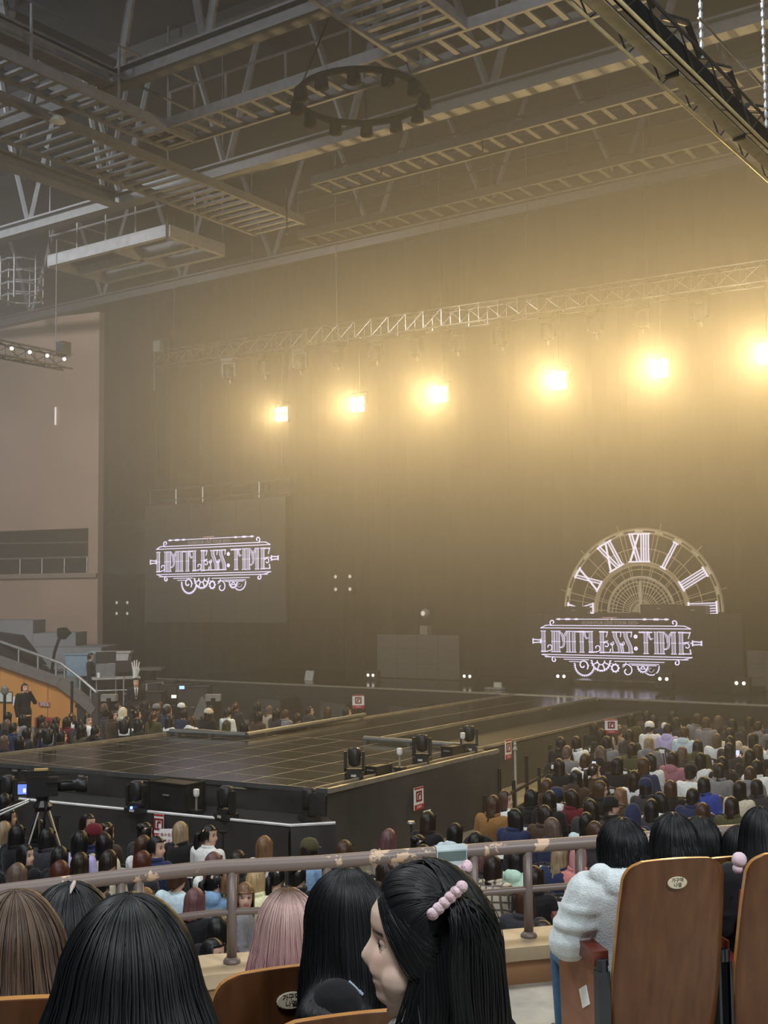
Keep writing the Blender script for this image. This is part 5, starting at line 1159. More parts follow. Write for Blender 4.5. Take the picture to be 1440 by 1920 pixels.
def ribbons(paths, width, rnd, normal_c=None):
    """paths (S,K,3) -> one mesh of folded ribbons (three vertices across) whose ridge faces away from the head axis"""
    S, K, _ = paths.shape; t = np.gradient(paths, axis=1); t /= np.linalg.norm(t, axis=2, keepdims=True)+1e-9
    out = paths.copy(); out[..., 2] = np.minimum(out[..., 2]*1.0, .12)*.6; out[..., 1] += .0; out /= np.linalg.norm(out, axis=2, keepdims=True)+1e-9
    n_ = out-t*(out*t).sum(2, keepdims=True); n_ /= np.linalg.norm(n_, axis=2, keepdims=True)+1e-9
    sd = np.cross(t, n_); tap = np.sin(np.clip(np.linspace(.12, 1.0, K)*math.pi*.94, 0, math.pi))**.35
    w = (width*rnd.uniform(.6, 1.5, (S, 1))*tap[None])[..., None]
    V = np.stack([paths-sd*w, paths+n_*w*.8, paths+sd*w], 2).reshape(-1, 3)
    base = (np.arange(S)[:, None]*K+np.arange(K-1)[None])*3; base = base.reshape(-1)
    F = np.concatenate([np.stack([base+i, base+i+1, base+i+4, base+i+3], 1) for i in (0, 1)])
    c = np.repeat(rnd.random(S), K*3); v = np.tile(np.repeat(np.linspace(0, 1, K), 3), S)
    return V, F, np.c_[c, v, np.clip((V[:, 2]+.5)/.65, 0, 1), np.ones_like(c)]
def np_mesh(name, V, F, col, m):
    me = bpy.data.meshes.new(name); me.vertices.add(len(V)); me.vertices.foreach_set('co', V.astype(np.float32).ravel())
    me.loops.add(F.size); me.loops.foreach_set('vertex_index', F.astype(np.int32).ravel()); me.polygons.add(len(F)); me.polygons.foreach_set('loop_start', np.arange(0, F.size, 4, dtype=np.int32))
    me.polygons.foreach_set('use_smooth', np.ones(len(F), bool)); me.update(calc_edges=True)
    a = me.attributes.new('strand', 'FLOAT_COLOR', 'POINT'); a.data.foreach_set('color', col.astype(np.float32).ravel()); me.materials.append(m); me.validate(); return me
def dome(a, th, r, ax=.079, ayf=.094, ayb=.102, az=.122):
    ca = np.cos(a); ay = np.where(ca > 0, ayf, ayb); return np.stack([(ax+r)*np.sin(th)*np.sin(a), (ay+r)*np.sin(th)*ca, (az+r*.8)*np.cos(th)], -1)
def fall_hair(seed, S=1700, K=22, L=.42, width=.0022, wave=.004, spread=.0, thick=.022, face=62, rag=.06, part=(0.0, -.01), clump=110, curl_in=0.0, bangs=False, lift=0.0, sidepart=0.0):
    """hair that starts at the crown, runs over the skull and hangs straight"""
    r = np.random.default_rng(seed); a = r.uniform(-np.pi, np.pi, S)
    cl = np.round(a/(2*np.pi)*clump)/clump*2*np.pi; a = a+(cl-a)*r.uniform(0, .5, S)
    front = np.abs(a) < math.radians(face)
    th0 = np.where(front, r.uniform(.02, 1.0, S), r.uniform(.0, 1.45, S)**1.0)
    off_ = r.uniform(.004, thick, S)+.003*np.sin(cl*7); tot = L*(1-rag*r.random(S)-(.02*np.cos(cl*9)))
    s = np.linspace(0, 1, K)[None]**1.15; R0 = .112; dl = (1.5-th0)*R0; sdist = s*(dl[:, None]+tot[:, None])
    th = np.minimum(th0[:, None]+sdist/R0, 1.5); fall = np.maximum(0, sdist-dl[:, None])
    tgt = np.sign(a+1e-3+sidepart)*math.radians(face+8)*np.where(np.abs(a) < math.radians(face+8), 1, 0)+np.where(np.abs(a) < math.radians(face+8), 0, a)
    prog = np.clip(th/1.3, 0, 1)**1.5; A = a[:, None]+(tgt-a)[:, None]*prog*(0 if bangs else 1)
    P = dome(A, th, off_[:, None]*np.clip(.35+s*1.5, 0, 1)); 
    rad = np.stack([np.sin(A), np.cos(A)], -1)
    ph = cl*5+r.uniform(0, .8, S); wv = wave*np.sin(fall*26+ph[:, None])*np.clip(fall*8, 0, 1)
    grow_ = (spread*fall-curl_in*np.maximum(0, fall-.06)+wv)
    P[..., 0] += rad[..., 0]*grow_+.5*wave*np.sin(fall*17+ph[:, None]*1.7)*np.clip(fall*6, 0, 1); P[..., 1] += rad[..., 1]*grow_-.05*np.clip(fall*3, 0, .5)
    if bangs:
        mfr = front[:, None]; lim = np.minimum(fall, .0); fall = np.where(mfr, np.minimum(fall, .02), fall)
    P[..., 2] -= fall
    # keep off the shoulders: push back outward where the torso is
    if lift: P[..., 1] -= lift*np.clip((fall-.12)*4, 0, 1)*np.where(np.cos(A) < .3, 1, .2)
    P += r.normal(0, .0009, P.shape)*np.clip(s*2, 0, 1)[..., None]
    fly = r.random(S) < .03; P[fly] += (r.normal(0, .010, (S, 1, 3))*(s**1.5)[..., None])[fly]
    return P, r
def drape_on(P, rel=0.0, e=.05):
    """push hair points (head frame) outside the clothed torso so that it lies over shoulders and back"""
    T = np.array(TORSO); o = np.argsort(T[:, 2]); T = T[o]; c, s_ = math.cos(rel), math.sin(rel)
    X, Y_, Z_ = P[..., 0]*c-P[..., 1]*s_+HC[0], P[..., 0]*s_+P[..., 1]*c+HC[1], P[..., 2]+HC[2]
    rx, ry, yc = (np.interp(Z_, T[:, 2], T[:, k])+(e if k > 2 else 0) for k in (3, 4, 1)); rx = rx+.05*np.exp(-((Z_-1.0)/.05)**2); q = np.sqrt((X/rx)**2+((Y_-yc)/ry)**2)
    k = np.where((q < 1.06) & (Z_ < 1.10), 1.06/np.maximum(q, .25), 1.0); k = 1+(k-1)*np.clip((1.10-Z_)/.05, 0, 1)
    X, Y_ = X*k-HC[0], yc+(Y_-yc)*k-HC[1]; Q = P.copy(); Q[..., 0] = X*c+Y_*s_; Q[..., 1] = -X*s_+Y_*c; return Q
def hero_hair(P, r, width, m, extra=None, rel=0.0, e=0):
    if e: P = drape_on(P, rel, e)
    if extra is not None and e: extra = (drape_on(extra[0], rel, e-.008), extra[1])
    V, F, C_ = ribbons(P, width, r)
    # an inner scalp skin so nothing shows through
    nu, nv = 40, 26; aa = np.linspace(-np.pi, np.pi, nu+1); inner = []
    base = extra if extra is not None else None
    if base is not None:
        IV, IF = base; C2 = np.c_[np.full(len(IV), .1), np.full(len(IV), .3), np.clip((IV[:, 2]+.5)/.65, 0, 1), np.ones(len(IV))]; F = np.concatenate([F, IF+len(V)]); V = np.concatenate([V, IV]); C_ = np.concatenate([C_, C2])
    return np_mesh('hair', V, F, C_, m)
def inner_shell(L, face=60, r=.004, shrink=0.10, zmin_face=.078, sp=0.0, cin=0.0, lift=0.0):
    nu, nv = 44, 24; V = []
    for i in range(nu+1):
        a = -math.pi+2*math.pi*i/nu; aa = abs(math.degrees(a))
        for j in range(nv+1):
            v = j/nv; k = min(1, max(0, (aa-face+8)/14)); zend = zmin_face*(1-k)-L*k
            th = min(v*2, 1)*1.5; fall = max(0, v*2-1)*(L+.008)
            p = dome(np.array(a), np.array(th), r)
            if p[2] < zend-1e-6:
                th = math.acos(max(-1, min(1, zend/(.122+r*.8)))); p = dome(np.array(a), np.array(th), r); fall = 0
            z = max(p[2]-fall, zend) if k > 0 else p[2]; fall = p[2]-z
            g = sp*fall-cin*max(0, fall-.06); sc = 1
            V.append([p[0]+math.sin(a)*g, p[1]+math.cos(a)*g-.05*min(.5, fall*3)-lift*min(1, max(0, (fall-.12)*4))*(1 if math.cos(a) < .3 else .2), z])
    F = [[i*(nv+1)+j, (i+1)*(nv+1)+j, (i+1)*(nv+1)+j+1, i*(nv+1)+j+1] for i in range(nu) for j in range(nv)]
    return np.array(V), np.array(F)
blk = m_strand('black_hair', (.003, .0035, .004), (.009, .011, .012)); blk2 = m_strand('soft_black_hair', (.004, .004, .0045), (.014, .015, .016))
brn = m_strand('brown_hair', (.030, .018, .012), (.13, .08, .05)); pnk = m_strand('pink_hair', (.42, .27, .24), (.62, .43, .39), ((.33, .12, .15), .86, .45), roots=((.10, .055, .03), .915, .965))
def hero(label, px, py, d, floor, yaw_head, yaw_body, top, tcol, hair_me, s=1.0, bw=1.0, body=None, pose='lap', trous=(.012, .012, .015, 1), top_mesh=None, hz=.135):
    """px,py,d: where the crown of the head is seen; the person sits on the seat below it"""
    p = fwd(px, py, d); zc = p.z-hz*s
    root = empty('person', (p.x, p.y, floor), label, 'person', 'people seated on the balcony', rz=yaw_body)
    sz = (zc-floor)/HC[2]; root.scale = (s*bw, s, sz); rel = yaw_head-yaw_body
    # put the head centre under the seen crown
    h = Matrix.Rotation(yaw_body, 3, 'Z') @ Vector((HC[0]*s, HC[1]*s, 0)); root.location = (p.x-h.x, p.y-h.y, floor)
    o = put('body', body or BODY['f', 'lap'][0], root); t = put(top, top_mesh or TOPS[top, pose], root); t.color = (*TCOL[tcol], 1)
    l = put('trousers', LEGS, root); l.color = trous; put('shoes', SHOES, root)
    hh = put('hair', hair_me, root, HC, (0, 0, rel)); hh.scale = (1/bw, 1, s/sz)
    return root
def FH(seed, m, L, width=.0015, extra=True, rel=0.0, e=0, **k):
    k['S'] = int(k.get('S', 1700)*1.7)
    P, r = fall_hair(seed, L=L, width=width, **k); return hero_hair(P, r, width, m, inner_shell(L*.93, k.get('face', 62), sp=k.get('spread', 0), cin=k.get('curl_in', 0), lift=k.get('lift', 0)) if extra else None, rel, e)
hero('person with long glossy black hair filling the lower left foreground', 243, 1672, 1.85, BS, SY+.05, SY, 'coat', 'charcoal', FH(101, blk, .46, S=2600, K=24, spread=.30, thick=.034, wave=.003, face=66), s=1.10, bw=.78)
hB = hero('person with black hair and a white parting, behind the lower left foreground head', 132, 1650, 2.55, BS-.1, SY-.35, SY, 'coat', 'black', FH(102, blk2, .48, S=2000, spread=.12, thick=.03, wave=.005), s=1.05)
hero('person with streaky brown hair cut by the left edge', 28, 1664, 2.35, BS, SY+.2, SY, 'coat', 'beige', FH(103, brn, .42, S=1900, spread=.16, wave=.007, thick=.03, rag=.2), s=1.03)
hero('person with pink hair and dark roots in front of the railing', 540, 1662, 3.62, BF, SY+.15, SY, 'sweater', 'black', FH(104, pnk, .40, S=1900, spread=.20, wave=.004, thick=.028), s=1.0, bw=.9)
hE = hero('person with straight black hair between the pink hair and the hair clip', 650, 1624, 3.28, BF, SY+.25, SY+.95, 'sweater', 'black', FH(105, blk, .60, rel=-.7, e=.016, S=2000, spread=.06, wave=.004, thick=.026), s=1.04, bw=.8)
b = MB(); b.tube([(.012, .03, .139), (.008, .0, .150), (.004, -.035, .149), (0, -.06, .140)], [.001, .004, .005, .001], 6); put('parting', b.mesh('parting', mat('scalp_pale', (.45, .40, .36), .7)), hB, HC)
bpy.context.view_layer.update()
_t = [c for c in hE.children if c.name.startswith('sweater')][0]; _d = Vector(tuple(ray(668, 1850))).normalized(); _i = _t.matrix_world.inverted(); _o = _i @ Vector(tuple(EYE)); _h = _t.ray_cast(_o, (_i.to_3x3() @ _d).normalized())
if _h[0]:                                                              # pale blue patch lying on the shoulder of the black jumper
    b = MB(); b.box((0, 0, 0), (.036, .050, .004)); q = put('shoulder_patch', b.mesh('shoulder_patch', mat('patch_blue', (.42, .52, .66), .6, scale=60)), hE, _h[1], (0, 0, 0)); q.rotation_euler = Vector(_h[2]).to_track_quat('Z', 'Y').to_euler(); q['label'] = 'pale blue patch'
# white fleece hood sitter, bob hair
b = MB(); e = .05; T = grow(TORSO, e); T[-1] = (0, -.04, 1.075, .08, .075); T[0] = (0, .02, .44, .22, .17); rings(b, T)
for sx in (-1, 1):
    p = [Vector(q) for q in ARMS['lap'](sx)]; p[1] = p[1]+Vector((.035*sx, 0, .0)); limb(b, p, [.10, .095, .06]); b.ball((.15*sx, -.045, 1.0), (.11, .09, .075))
    for t, rr in ((.3, .108), (.62, .112), (.95, .10)): q = p[0].lerp(p[1], t); b.ball(q, (rr, rr, .05))
b.ball((0, -.12, 1.05), (.15, .085, .10)); b.ball((-.14, -.10, 1.10), (.055, .04, .055)); b.ball((.14, -.10, 1.10), (.055, .04, .055)); b.ball((0, -.06, 1.08), (.13, .11, .05))
FLEECE = remesh('fleece_hoodie', b, .010, 14000, 2, [m_fleece])
g_ = hero('person in white fleece hoodie and blue jeans with black bob, left of the seats', 1166, 1531, 5.0, BF, SB-.05, SB, 'hoodie', 'white', FH(107, blk, .135, S=1500, K=20, thick=.03, spread=.05, curl_in=.55, face=60, rag=.04), s=.98, trous=(.045, .115, .22, 1), top_mesh=FLEECE)
for c in g_.children:
    if c.name.startswith('hoodie'): c.color = (.66, .73, .74, 1)
hero('person with a black bob and black hoodie, middle of the right front row', 1262, 1522, 5.35, BF-.05, SB+.05, SB, 'hoodie', 'black', FH(108, blk2, .17, S=1500, K=20, thick=.03, spread=.10, curl_in=.2, wave=.005), s=.98)
hero('person with shoulder length black hair, right of the black hoodie', 1312, 1528, 5.7, BF-.1, SB, SB, 'coat', 'black', FH(109, blk2, .30, S=1300, thick=.026, spread=.10), s=.98)
hero('person with very long straight dark hair at the right edge', 1428, 1510, 5.3, BF-.05, SB+.1, SB, 'coat', 'black', FH(110, blk2, .50, S=1800, thick=.03, spread=.18), s=1.0)
hero('person with dark hair just left of the very long haired one, half hidden', 1388, 1544, 5.6, BF-.1, SB, SB, 'coat', 'charcoal', FH(111, blk2, .42, S=1100, thick=.026, spread=.12), s=.96)
# ------------------------------------------------------------------ the woman in profile with the hair clip
YH, YB = math.radians(34.6+83), SY+.85
b = MB(); RH = head_geo(b, HC, 0, nz=56, nphi=72); bodyF = None
def profile_body(rel):
    b = MB(); R = head_geo(b, HC, rel, nz=54, nphi=72); rings(b, TORSO); rings(b, [(0, -.042, 1.03, .062, .056), (0, -.036, 1.08, .054, .054), (0, -.028, 1.13, .052, .054), (0, -.022, 1.165, .046, .052)])
    Rz = Matrix.Rotation(rel, 3, 'Z'); q = Rz @ Vector((0, .045, -.10)); b.tube([Vector(HC)+q, (0, -.03, 1.06)], [.034, .04], 10)          # soft chin to throat
    for s in (-1, 1):
        q = Rz @ Vector((.045*s, .035, -.055)); b.ball(Vector(HC)+q, (.030, .034, .034), 10, 7)
        p = ARMS['lap'](s); limb(b, p, [.05, .04, .026]); hand(b, p[2], (-.45*s, .9, -.25), (0, 0, 1), s, .45); limb(b, [(.09*s, .03, .53), (.10*s, .43, .51), (.10*s, .43, .09)], [.082, .058, .038]); b.ball((.10*s, .49, .045), (.04, .115, .04), 10, 6)
    me = remesh('body', b, .0042, None, 2, [m_skin_near]); paint_face(me, HC, R, 1.0, np.array([.80, .60, .48])); return me
m_skin_near = m_skin.copy(); m_skin_near.name = 'skin_near'; bsdf(m_skin_near).inputs['Subsurface Weight'].default_value = .08; bsdf(m_skin_near).inputs['Subsurface Scale'].default_value = .01
def clip_hair(seed):
    """upper hair combed back into a clip behind the crown, a lock along the temple, the rest falling in waves"""
    r = np.random.default_rng(seed); out = []; K = 24; t = np.linspace(0, 1, K); E3 = np.array([.087, .102, .130])
    def over(p0, p1, lift):
        q = p0[None]*(1-t[:, None])+p1[None]*t[:, None]; n_ = np.linalg.norm(q/E3, axis=1); b0, b1 = n_[0], n_[-1]
        return q/n_[:, None]*((b0*(1-t)+b1*t)*.12+.88*1.0+lift*np.sin(t*np.pi)**.7)[:, None]
    for side in (-1, 1):
        C = np.array([.062*side, -.058, .088])
        for i in range(1500):                                          # hairline -> clip
            a = side*r.uniform(.03, 1.62); h = np.interp(abs(a), [0, .5, .9, 1.3, 1.62], [.74, .80, .98, 1.28, 1.50]); th = h if r.random() < .45 else r.uniform(.25, 1)*h
            cl = round(abs(a)*14); p0 = dome(np.array(a), np.array(th), .003+.004*r.random()); p1 = C+np.array([0, r.normal(0, .008), r.normal(0, .008)])
            out.append(over(p0, p1, .035+.03*r.random()+.012*math.sin(cl*2.1)))
        for i in range(420):                                           # lock along the temple, tucked back over the ear
            a0 = side*r.uniform(.45, .95); p0 = dome(np.array(a0), np.array(r.uniform(.70, .95)), .006); p1 = dome(np.array(side*r.uniform(1.6, 1.95)), np.array(1.5), .012+.01*r.random())+np.array([0, 0, r.uniform(-.06, .02)])
            q = over(p0, p1, .045+.03*r.random()); q[:, 2] -= .022*np.sin(t*np.pi)*r.uniform(.6, 1.2); out.append(q)
        for i in range(800):                                           # tail below the clip
            a = math.pi-side*r.uniform(-.2, 1.15); L = r.uniform(.30, .46); ph = r.uniform(0, .8)+np.round(a*6); p0 = C+r.normal(0, .007, 3); e = dome(np.array(a), np.array(1.5), .022+.02*r.random()); fall = np.clip((t-.28)/.72, 0, 1)
            k = np.clip(t/.28, 0, 1)[:, None]; q = p0*(1-k)+e*k; q[:, :2] *= (1+.12*np.sin(k*np.pi)); q[:, 2] = p0[2]*(1-k[:, 0]**1.6)+(-.01)*k[:, 0]**1.6-fall*L
            q[:, 0] += .012*np.sin(fall*9+ph)*fall; q[:, 1] += .010*np.cos(fall*8+ph)*fall-.02*fall; out.append(q)
    for i in range(900):                                               # crown centre falling straight back between the clips
        a = r.uniform(2.15, math.pi)*r.choice([-1, 1]); th0 = r.uniform(.02, 1.0); L = r.uniform(.28, .42); ph = np.round(a*8)+r.uniform(0, .8); d_ = t*((1.5-th0)*.112+L); th = np.minimum(th0+d_/.112, 1.5); fall = np.maximum(0, d_-(1.5-th0)*.112)
        p = dome(np.full(K, a), th, .012+.016*r.random()); p[:, 2] -= fall; p[:, 0] += .014*np.sin(fall*26+ph)*np.clip(fall*5, 0, 1); p[:, 1] += .012*np.cos(fall*22+ph)*np.clip(fall*5, 0, 1); out.append(p)
    for i in range(500):                                               # hair behind the ear that comes forward under the jaw
        sd_ = r.choice([-1, 1]); a = r.uniform(1.55, 1.9)*sd_; L = r.uniform(.26, .40); ph = r.uniform(0, 6); fall = t*L; fl = np.clip((fall-.05)*5, 0, 1)
        p = dome(np.full(K, a), np.minimum(r.uniform(.9, 1.3)+t*1.2, 1.5), .001+.012*r.random()*np.clip(t*3, 0, 1)); p[:, 2] -= fall; p[:, 1] += .075*fl*r.uniform(.2, 1.2)+.010*np.sin(fall*24+ph)*fl; p[:, 0] += sd_*.02*fl; out.append(p)
    for i in range(3400):                                              # lower layer hanging from the sides and nape
        a = r.uniform(1.62, math.pi)*r.choice([-1, 1]); th0 = r.uniform(.95, 1.5); L = r.uniform(.26, .44); ph = np.round(a*8)+r.uniform(0, .8); fall = t*L; fl = np.clip((fall-.10)*4, 0, 1)
        p = dome(np.full(K, a), np.minimum(th0+t*1.2, 1.5), .005+.024*r.random()*np.clip(t*3, 0, 1)); p[:, 2] -= fall; g2 = .10*fl*np.clip((fall-.12)*4, 0, 1); p[:, 0] += .018*np.sin(fall*28+ph)*fl+math.sin(a)*g2; p[:, 1] += .018*np.cos(fall*24+ph)*fl+.03*fl*(abs(a) < 2.0)+math.cos(a)*g2
        out.append(p)
    return np.array(out), r
P, r_ = clip_hair(200); IS = inner_shell(.26, 84, .0, zmin_face=.088)
hairF = hero_hair(P, r_, .0014, blk, IS, rel=YH-YB, e=.035)
fw = hero('woman in left profile with black hair held by a pale pink clip', 789, 1616, 2.06, BS, YH, YB, 'sweater', 'grey', hairF, s=1.0, body=profile_body(YH-YB))
for c in fw.children:
    if c.name.startswith('sweater'):
        boucle = mat('boucle_knit', (.04, .04, .04), .95, scale=90, col2=(.62, .60, .56), bump=.6); me = c.data.copy(); me.materials.clear(); me.materials.append(boucle); c.data = me
szF = fw.scale[2]; Rrel = Matrix.Rotation(YH-YB, 4, 'Z')
def head_child(name, me, loc, rot=(0, 0, 0)):
    o = put(name, me, fw); o.matrix_local = Matrix.Translation(HC) @ Rrel @ Matrix.Translation(loc) @ Euler(rot).to_matrix().to_4x4(); return o
for sx in (-1, 1):
    e_ = MB(); e_.ball((0, 0, 0), .0118, 14, 10); eb = head_child('eye', e_.mesh('eye', mat('eye_white', (.75, .72, .68), .2), smooth=True), (sx*.033, .0580, .001))
    ld = MB(); ld.ball((0, 0, 0), .0124, 14, 10); o = put('eyelid', ld.mesh('eyelid', mat('lid_skin', (.70, .51, .40), .5, vary=.03), smooth=True), eb, (0, .0006, .0042)); ld2 = put('eyelid', o.data, eb, (0, -.001, -.0075))
    i_ = MB(); i_.lathe([(.0055, 0), (.0052, .0012), (.001, .0016)], (0, 0, 0), 12, R=Matrix.Rotation(-math.pi/2, 3, 'X')); o = put('iris', i_.mesh('iris', mat('iris_dark', (.015, .010, .008), .1)), eb, (0, .0112, 0))
    l_ = MB(); l_.tube([(x_, .0128-x_*x_*22, .0052-x_*x_*22) for x_ in np.linspace(-.0135, .0135, 9)], .0010, 5); head_child('eyelashes', l_.mesh('eyelashes', mat('lash', (.01, .008, .008), .6)), (sx*.033, .0590, -.005))
pk = mat('pink_knit', (.62, .42, .47), .9, scale=60, col2=(.80, .64, .68), bump=.6)
def clip_mesh():
    b = MB()
    for k in range(6):
        b.ball((0, 0, -.0335+.0134*k), (.0165, .0105, .0108), 10, 7)
    b.box((0, -.006, 0), (.012, .005, .074)); return b
CL = clip_mesh().mesh('hair_clip', pk, smooth=True)
hc1 = head_child('hair_clip', CL, (.088, -.052, .094), (.80, -.40, .0)); hc1['label'] = 'pale pink knitted hair clip'
hc2 = head_child('hair_clip', CL, (-.086, -.052, .096), (.80, .40, .0))
# paper notice on the railing
pn = rail_at(842); Rn = Matrix((rdir, rn, Vector((0, 0, 1)))).transposed()
root = empty('rail_notice', tuple(pn), 'laminated notice with a grey print wrapped over the railing', 'notice')
b = MB(); w = .085
prof = [(-.040, -.09), (-.040, .02), (-.028, .036), (0, .041), (.028, .036), (.040, .02), (.040, -.05)]
b.v = [tuple(pn+rdir*s*w+rn*u+Vector((0, 0, z))) for u, z in prof for s in (-1, 1)]; b.f = [(2*i, 2*i+1, 2*i+3, 2*i+2) for i in range(len(prof)-1)]; b.m = [0]*len(b.f)
o = b.build('sheet', mat('laminate', (.50, .60, .62), .2), root); sm = o.modifiers.new('t', 'SOLIDIFY'); sm.thickness = .002
b = MB(); b.box(pn-rn*.0425+Vector((0, 0, -.012)), (2*w-.012, .002, .05), Rn); b.build('print_panel', mat('notice_print', (.13, .18, .17), .3, scale=12), o)
o = MB()
# phone charm things at the right
o.ball(fwd(1386, 1612, 4.9), .032, 12, 8); o.ball(fwd(1383, 1628, 4.9), .022, 10, 7); x = o.build('plush_charm', mat('plush_pink', (.70, .55, .60), .9, scale=40), smooth=True); tag(x, 'small pale pink plush charm between the two big seat backs', 'charm')
# ------------------------------------------------------------------ standing figures
DZ = .43
def standing(pose):
    """returns body, top, trousers meshes of a standing man; pose: clasp / face / desk"""
    A = {'clasp': lambda s: [(.175*s, -.045, 1.435), (.235*s, -.02, 1.15), (.06*s, .17, 1.00)],
         'face': lambda s: [(.175*s, -.045, 1.435), (.24*s, .10, 1.24), (.05*s, .15, 1.53)] if s < 0 else [(.175*s, -.045, 1.435), (.25*s, -.02, 1.15), (.25*s, .06, .90)],
         'desk': lambda s: [(.175*s, -.045, 1.435), (.23*s, .02, 1.15), (.12*s, .30, 1.10)]}[pose]
    T = [(x, y, z+DZ, rx*1.06, ry*1.05) for x, y, z, rx, ry in TORSO]; hc = (0, -.02, 1.63); b = MB(); R = head_geo(b, hc, 0, pitch=-.12 if pose == 'desk' else 0); rings(b, T)
    rings(b, [(0, -.042, 1.46, .066, .06), (0, -.036, 1.51, .057, .056), (0, -.03, 1.56, .054, .054), (0, -.025, 1.59, .048, .052)])
    for s in (-1, 1):
        p = A(s); limb(b, p, [.052, .042, .028]); hand(b, p[2], Vector(p[2])-Vector(p[1]) if pose != 'clasp' else (-s*.7, .4, -.5), (0, 1, 0) if pose == 'clasp' else (0, -1, .1), s, .5)
        limb(b, [(.095*s, .0, .93), (.10*s, .02, .50), (.105*s, -.02, .09)], [.088, .062, .042]); b.ball((.11*s, .06, .045), (.045, .13, .045), 10, 6)
    body = remesh('body', b, .009, 9000, 1, [m_skin]); paint_face(body, hc, R)
    b = MB(); G = grow(T, .026); G[-1] = (0, -.04, 1.505, .072, .066); G[0] = (0, .0, .80, .185, .135); rings(b, G)
    for s in (-1, 1): limb(b, [Vector(q) for q in A(s)], [.072, .06, .046]); b.ball((.155*s, -.045, 1.44), (.08, .07, .06))
    top = remesh('jacket', b, .011, 7000, 2, [m_cloth])
    b = MB(); rings(b, [(0, .0, .86, .16, .12), (0, .01, .95, .185, .13), (0, .0, 1.02, .17, .12)])
    for s in (-1, 1): limb(b, [(.095*s, .0, .93), (.10*s, .02, .50), (.105*s, -.02, .10)], [.10, .08, .062])
    leg = remesh('trousers', b, .012, 3500, 2, [m_cloth]); return body, top, leg, hc
def stand_person(label, x, y, z, yaw, pose, tcol, hair=('short', 0), s=1.0):
    body, top, leg, hc = standing(pose); root = empty('person', (x, y, z), label, 'person', None, rz=yaw); root.scale = (s, s, s)
    put('body', body, root); o = put('hair', HAIR[hair], root, hc); o.color = (*HCOL['black'], 1); o = put('jacket', top, root); o.color = (*TCOL[tcol], 1); o = put('trousers', leg, root); o.color = (.012, .012, .013, 1)
    b = MB()
    for q in (-1, 1): b.ball((.11*q, .06, .05), (.052, .145, .05), 10, 6)
    put('shoes', b.mesh('shoes', mat('shoe_leather', (.03, .03, .03), .5), smooth=True), root); return root
p = on_z(255, 1273, 1.76); sm_ = stand_person('man in a black suit, white shirt and black tie standing behind the stage crowd', p[0], p[1], 0, -2.25, 'clasp', 'black', s=1.02)
b = MB(); b.prism([(-.055, 1.50), (.055, 1.50), (.012, 1.20), (-.012, 1.20)], (0, .072, 0), (1, 0, 0), (0, 0, 1), (0, .014, 0)); b.v = [(x, y+(1.5-z)*.10, z) for x, y, z in b.v]
sh = put('shirt_front', b.mesh('shirt_front', white), sm_)
b = MB(); b.prism([(-.014, 1.485), (.014, 1.485), (.020, 1.25), (0, 1.21), (-.020, 1.25)], (0, .088, 0), (1, 0, 0), (0, 0, 1), (0, .008, 0)); b.v = [(x, y+(1.5-z)*.10, z) for x, y, z in b.v]; put('tie', b.mesh('tie', black), sh)
p = on_z(47, 1282, 1.745); stand_person('person in a long black coat holding a hand to the face by the orange stand', p[0], p[1], 0, -1.7, 'face', 'black')
# ------------------------------------------------------------------ moving heads on the decks
mh = moving_head('black moving head light nearest the front right corner on the thrust stage edge', group='moving heads on the stage edges', s=.66)
mh.location = (-10.78, 14.75, ST+.005); mh.rotation_euler = (0, 0, .5)
for k, (x, y, z, rz, lab) in enumerate([(-10.8, 16.7, ST+.005, .3, 'black moving head light in the middle of the right edge of the thrust stage'), (-10.8, 18.25, ST+.005, .6, 'black moving head light at the far right corner of the thrust stage')]): dup(mh, (x, y, z), rz, lab)
for px, py, rz, lab in [(14, 1512, .3, 'black moving head light on the front shelf at the left edge of the photo'), (256, 1524, .2, 'black moving head light with a blue indicator on the front shelf'), (424, 1536, -.2, 'black moving head light on the front shelf right of the white topped stand'), (580, 1540, 2.6, 'black moving head light on the front shelf beside the stage corner, seen from behind')]:
    q = on_z(px, py, SZ); q[1] = min(q[1], FY(q[0])-.28); o = dup(mh, (q[0], q[1], SZ+.005), rz, lab)
    if px == 256: c = MB().ball((0, -.13, .09), .022, 8, 6).build('indicator', blue_led); c.parent = o
for x, y, lab in [(-18.28, 13.0, 'dark moving head light on the pale board at the left edge of the photo'), (-18.25, 15.0, 'dark moving head light in the middle of the pale board'), (-18.2, 16.9, 'dark moving head light at the far end of the pale board')]: dup(mh, (x, y, 1.045), .8, lab)
o = MB().ball((-18.0, 17.35, 1.12), .05, 10, 7).build('blue_lamp', blue_led); tag(o, 'small round blue lamp at the far end of the pale board', 'lamp')
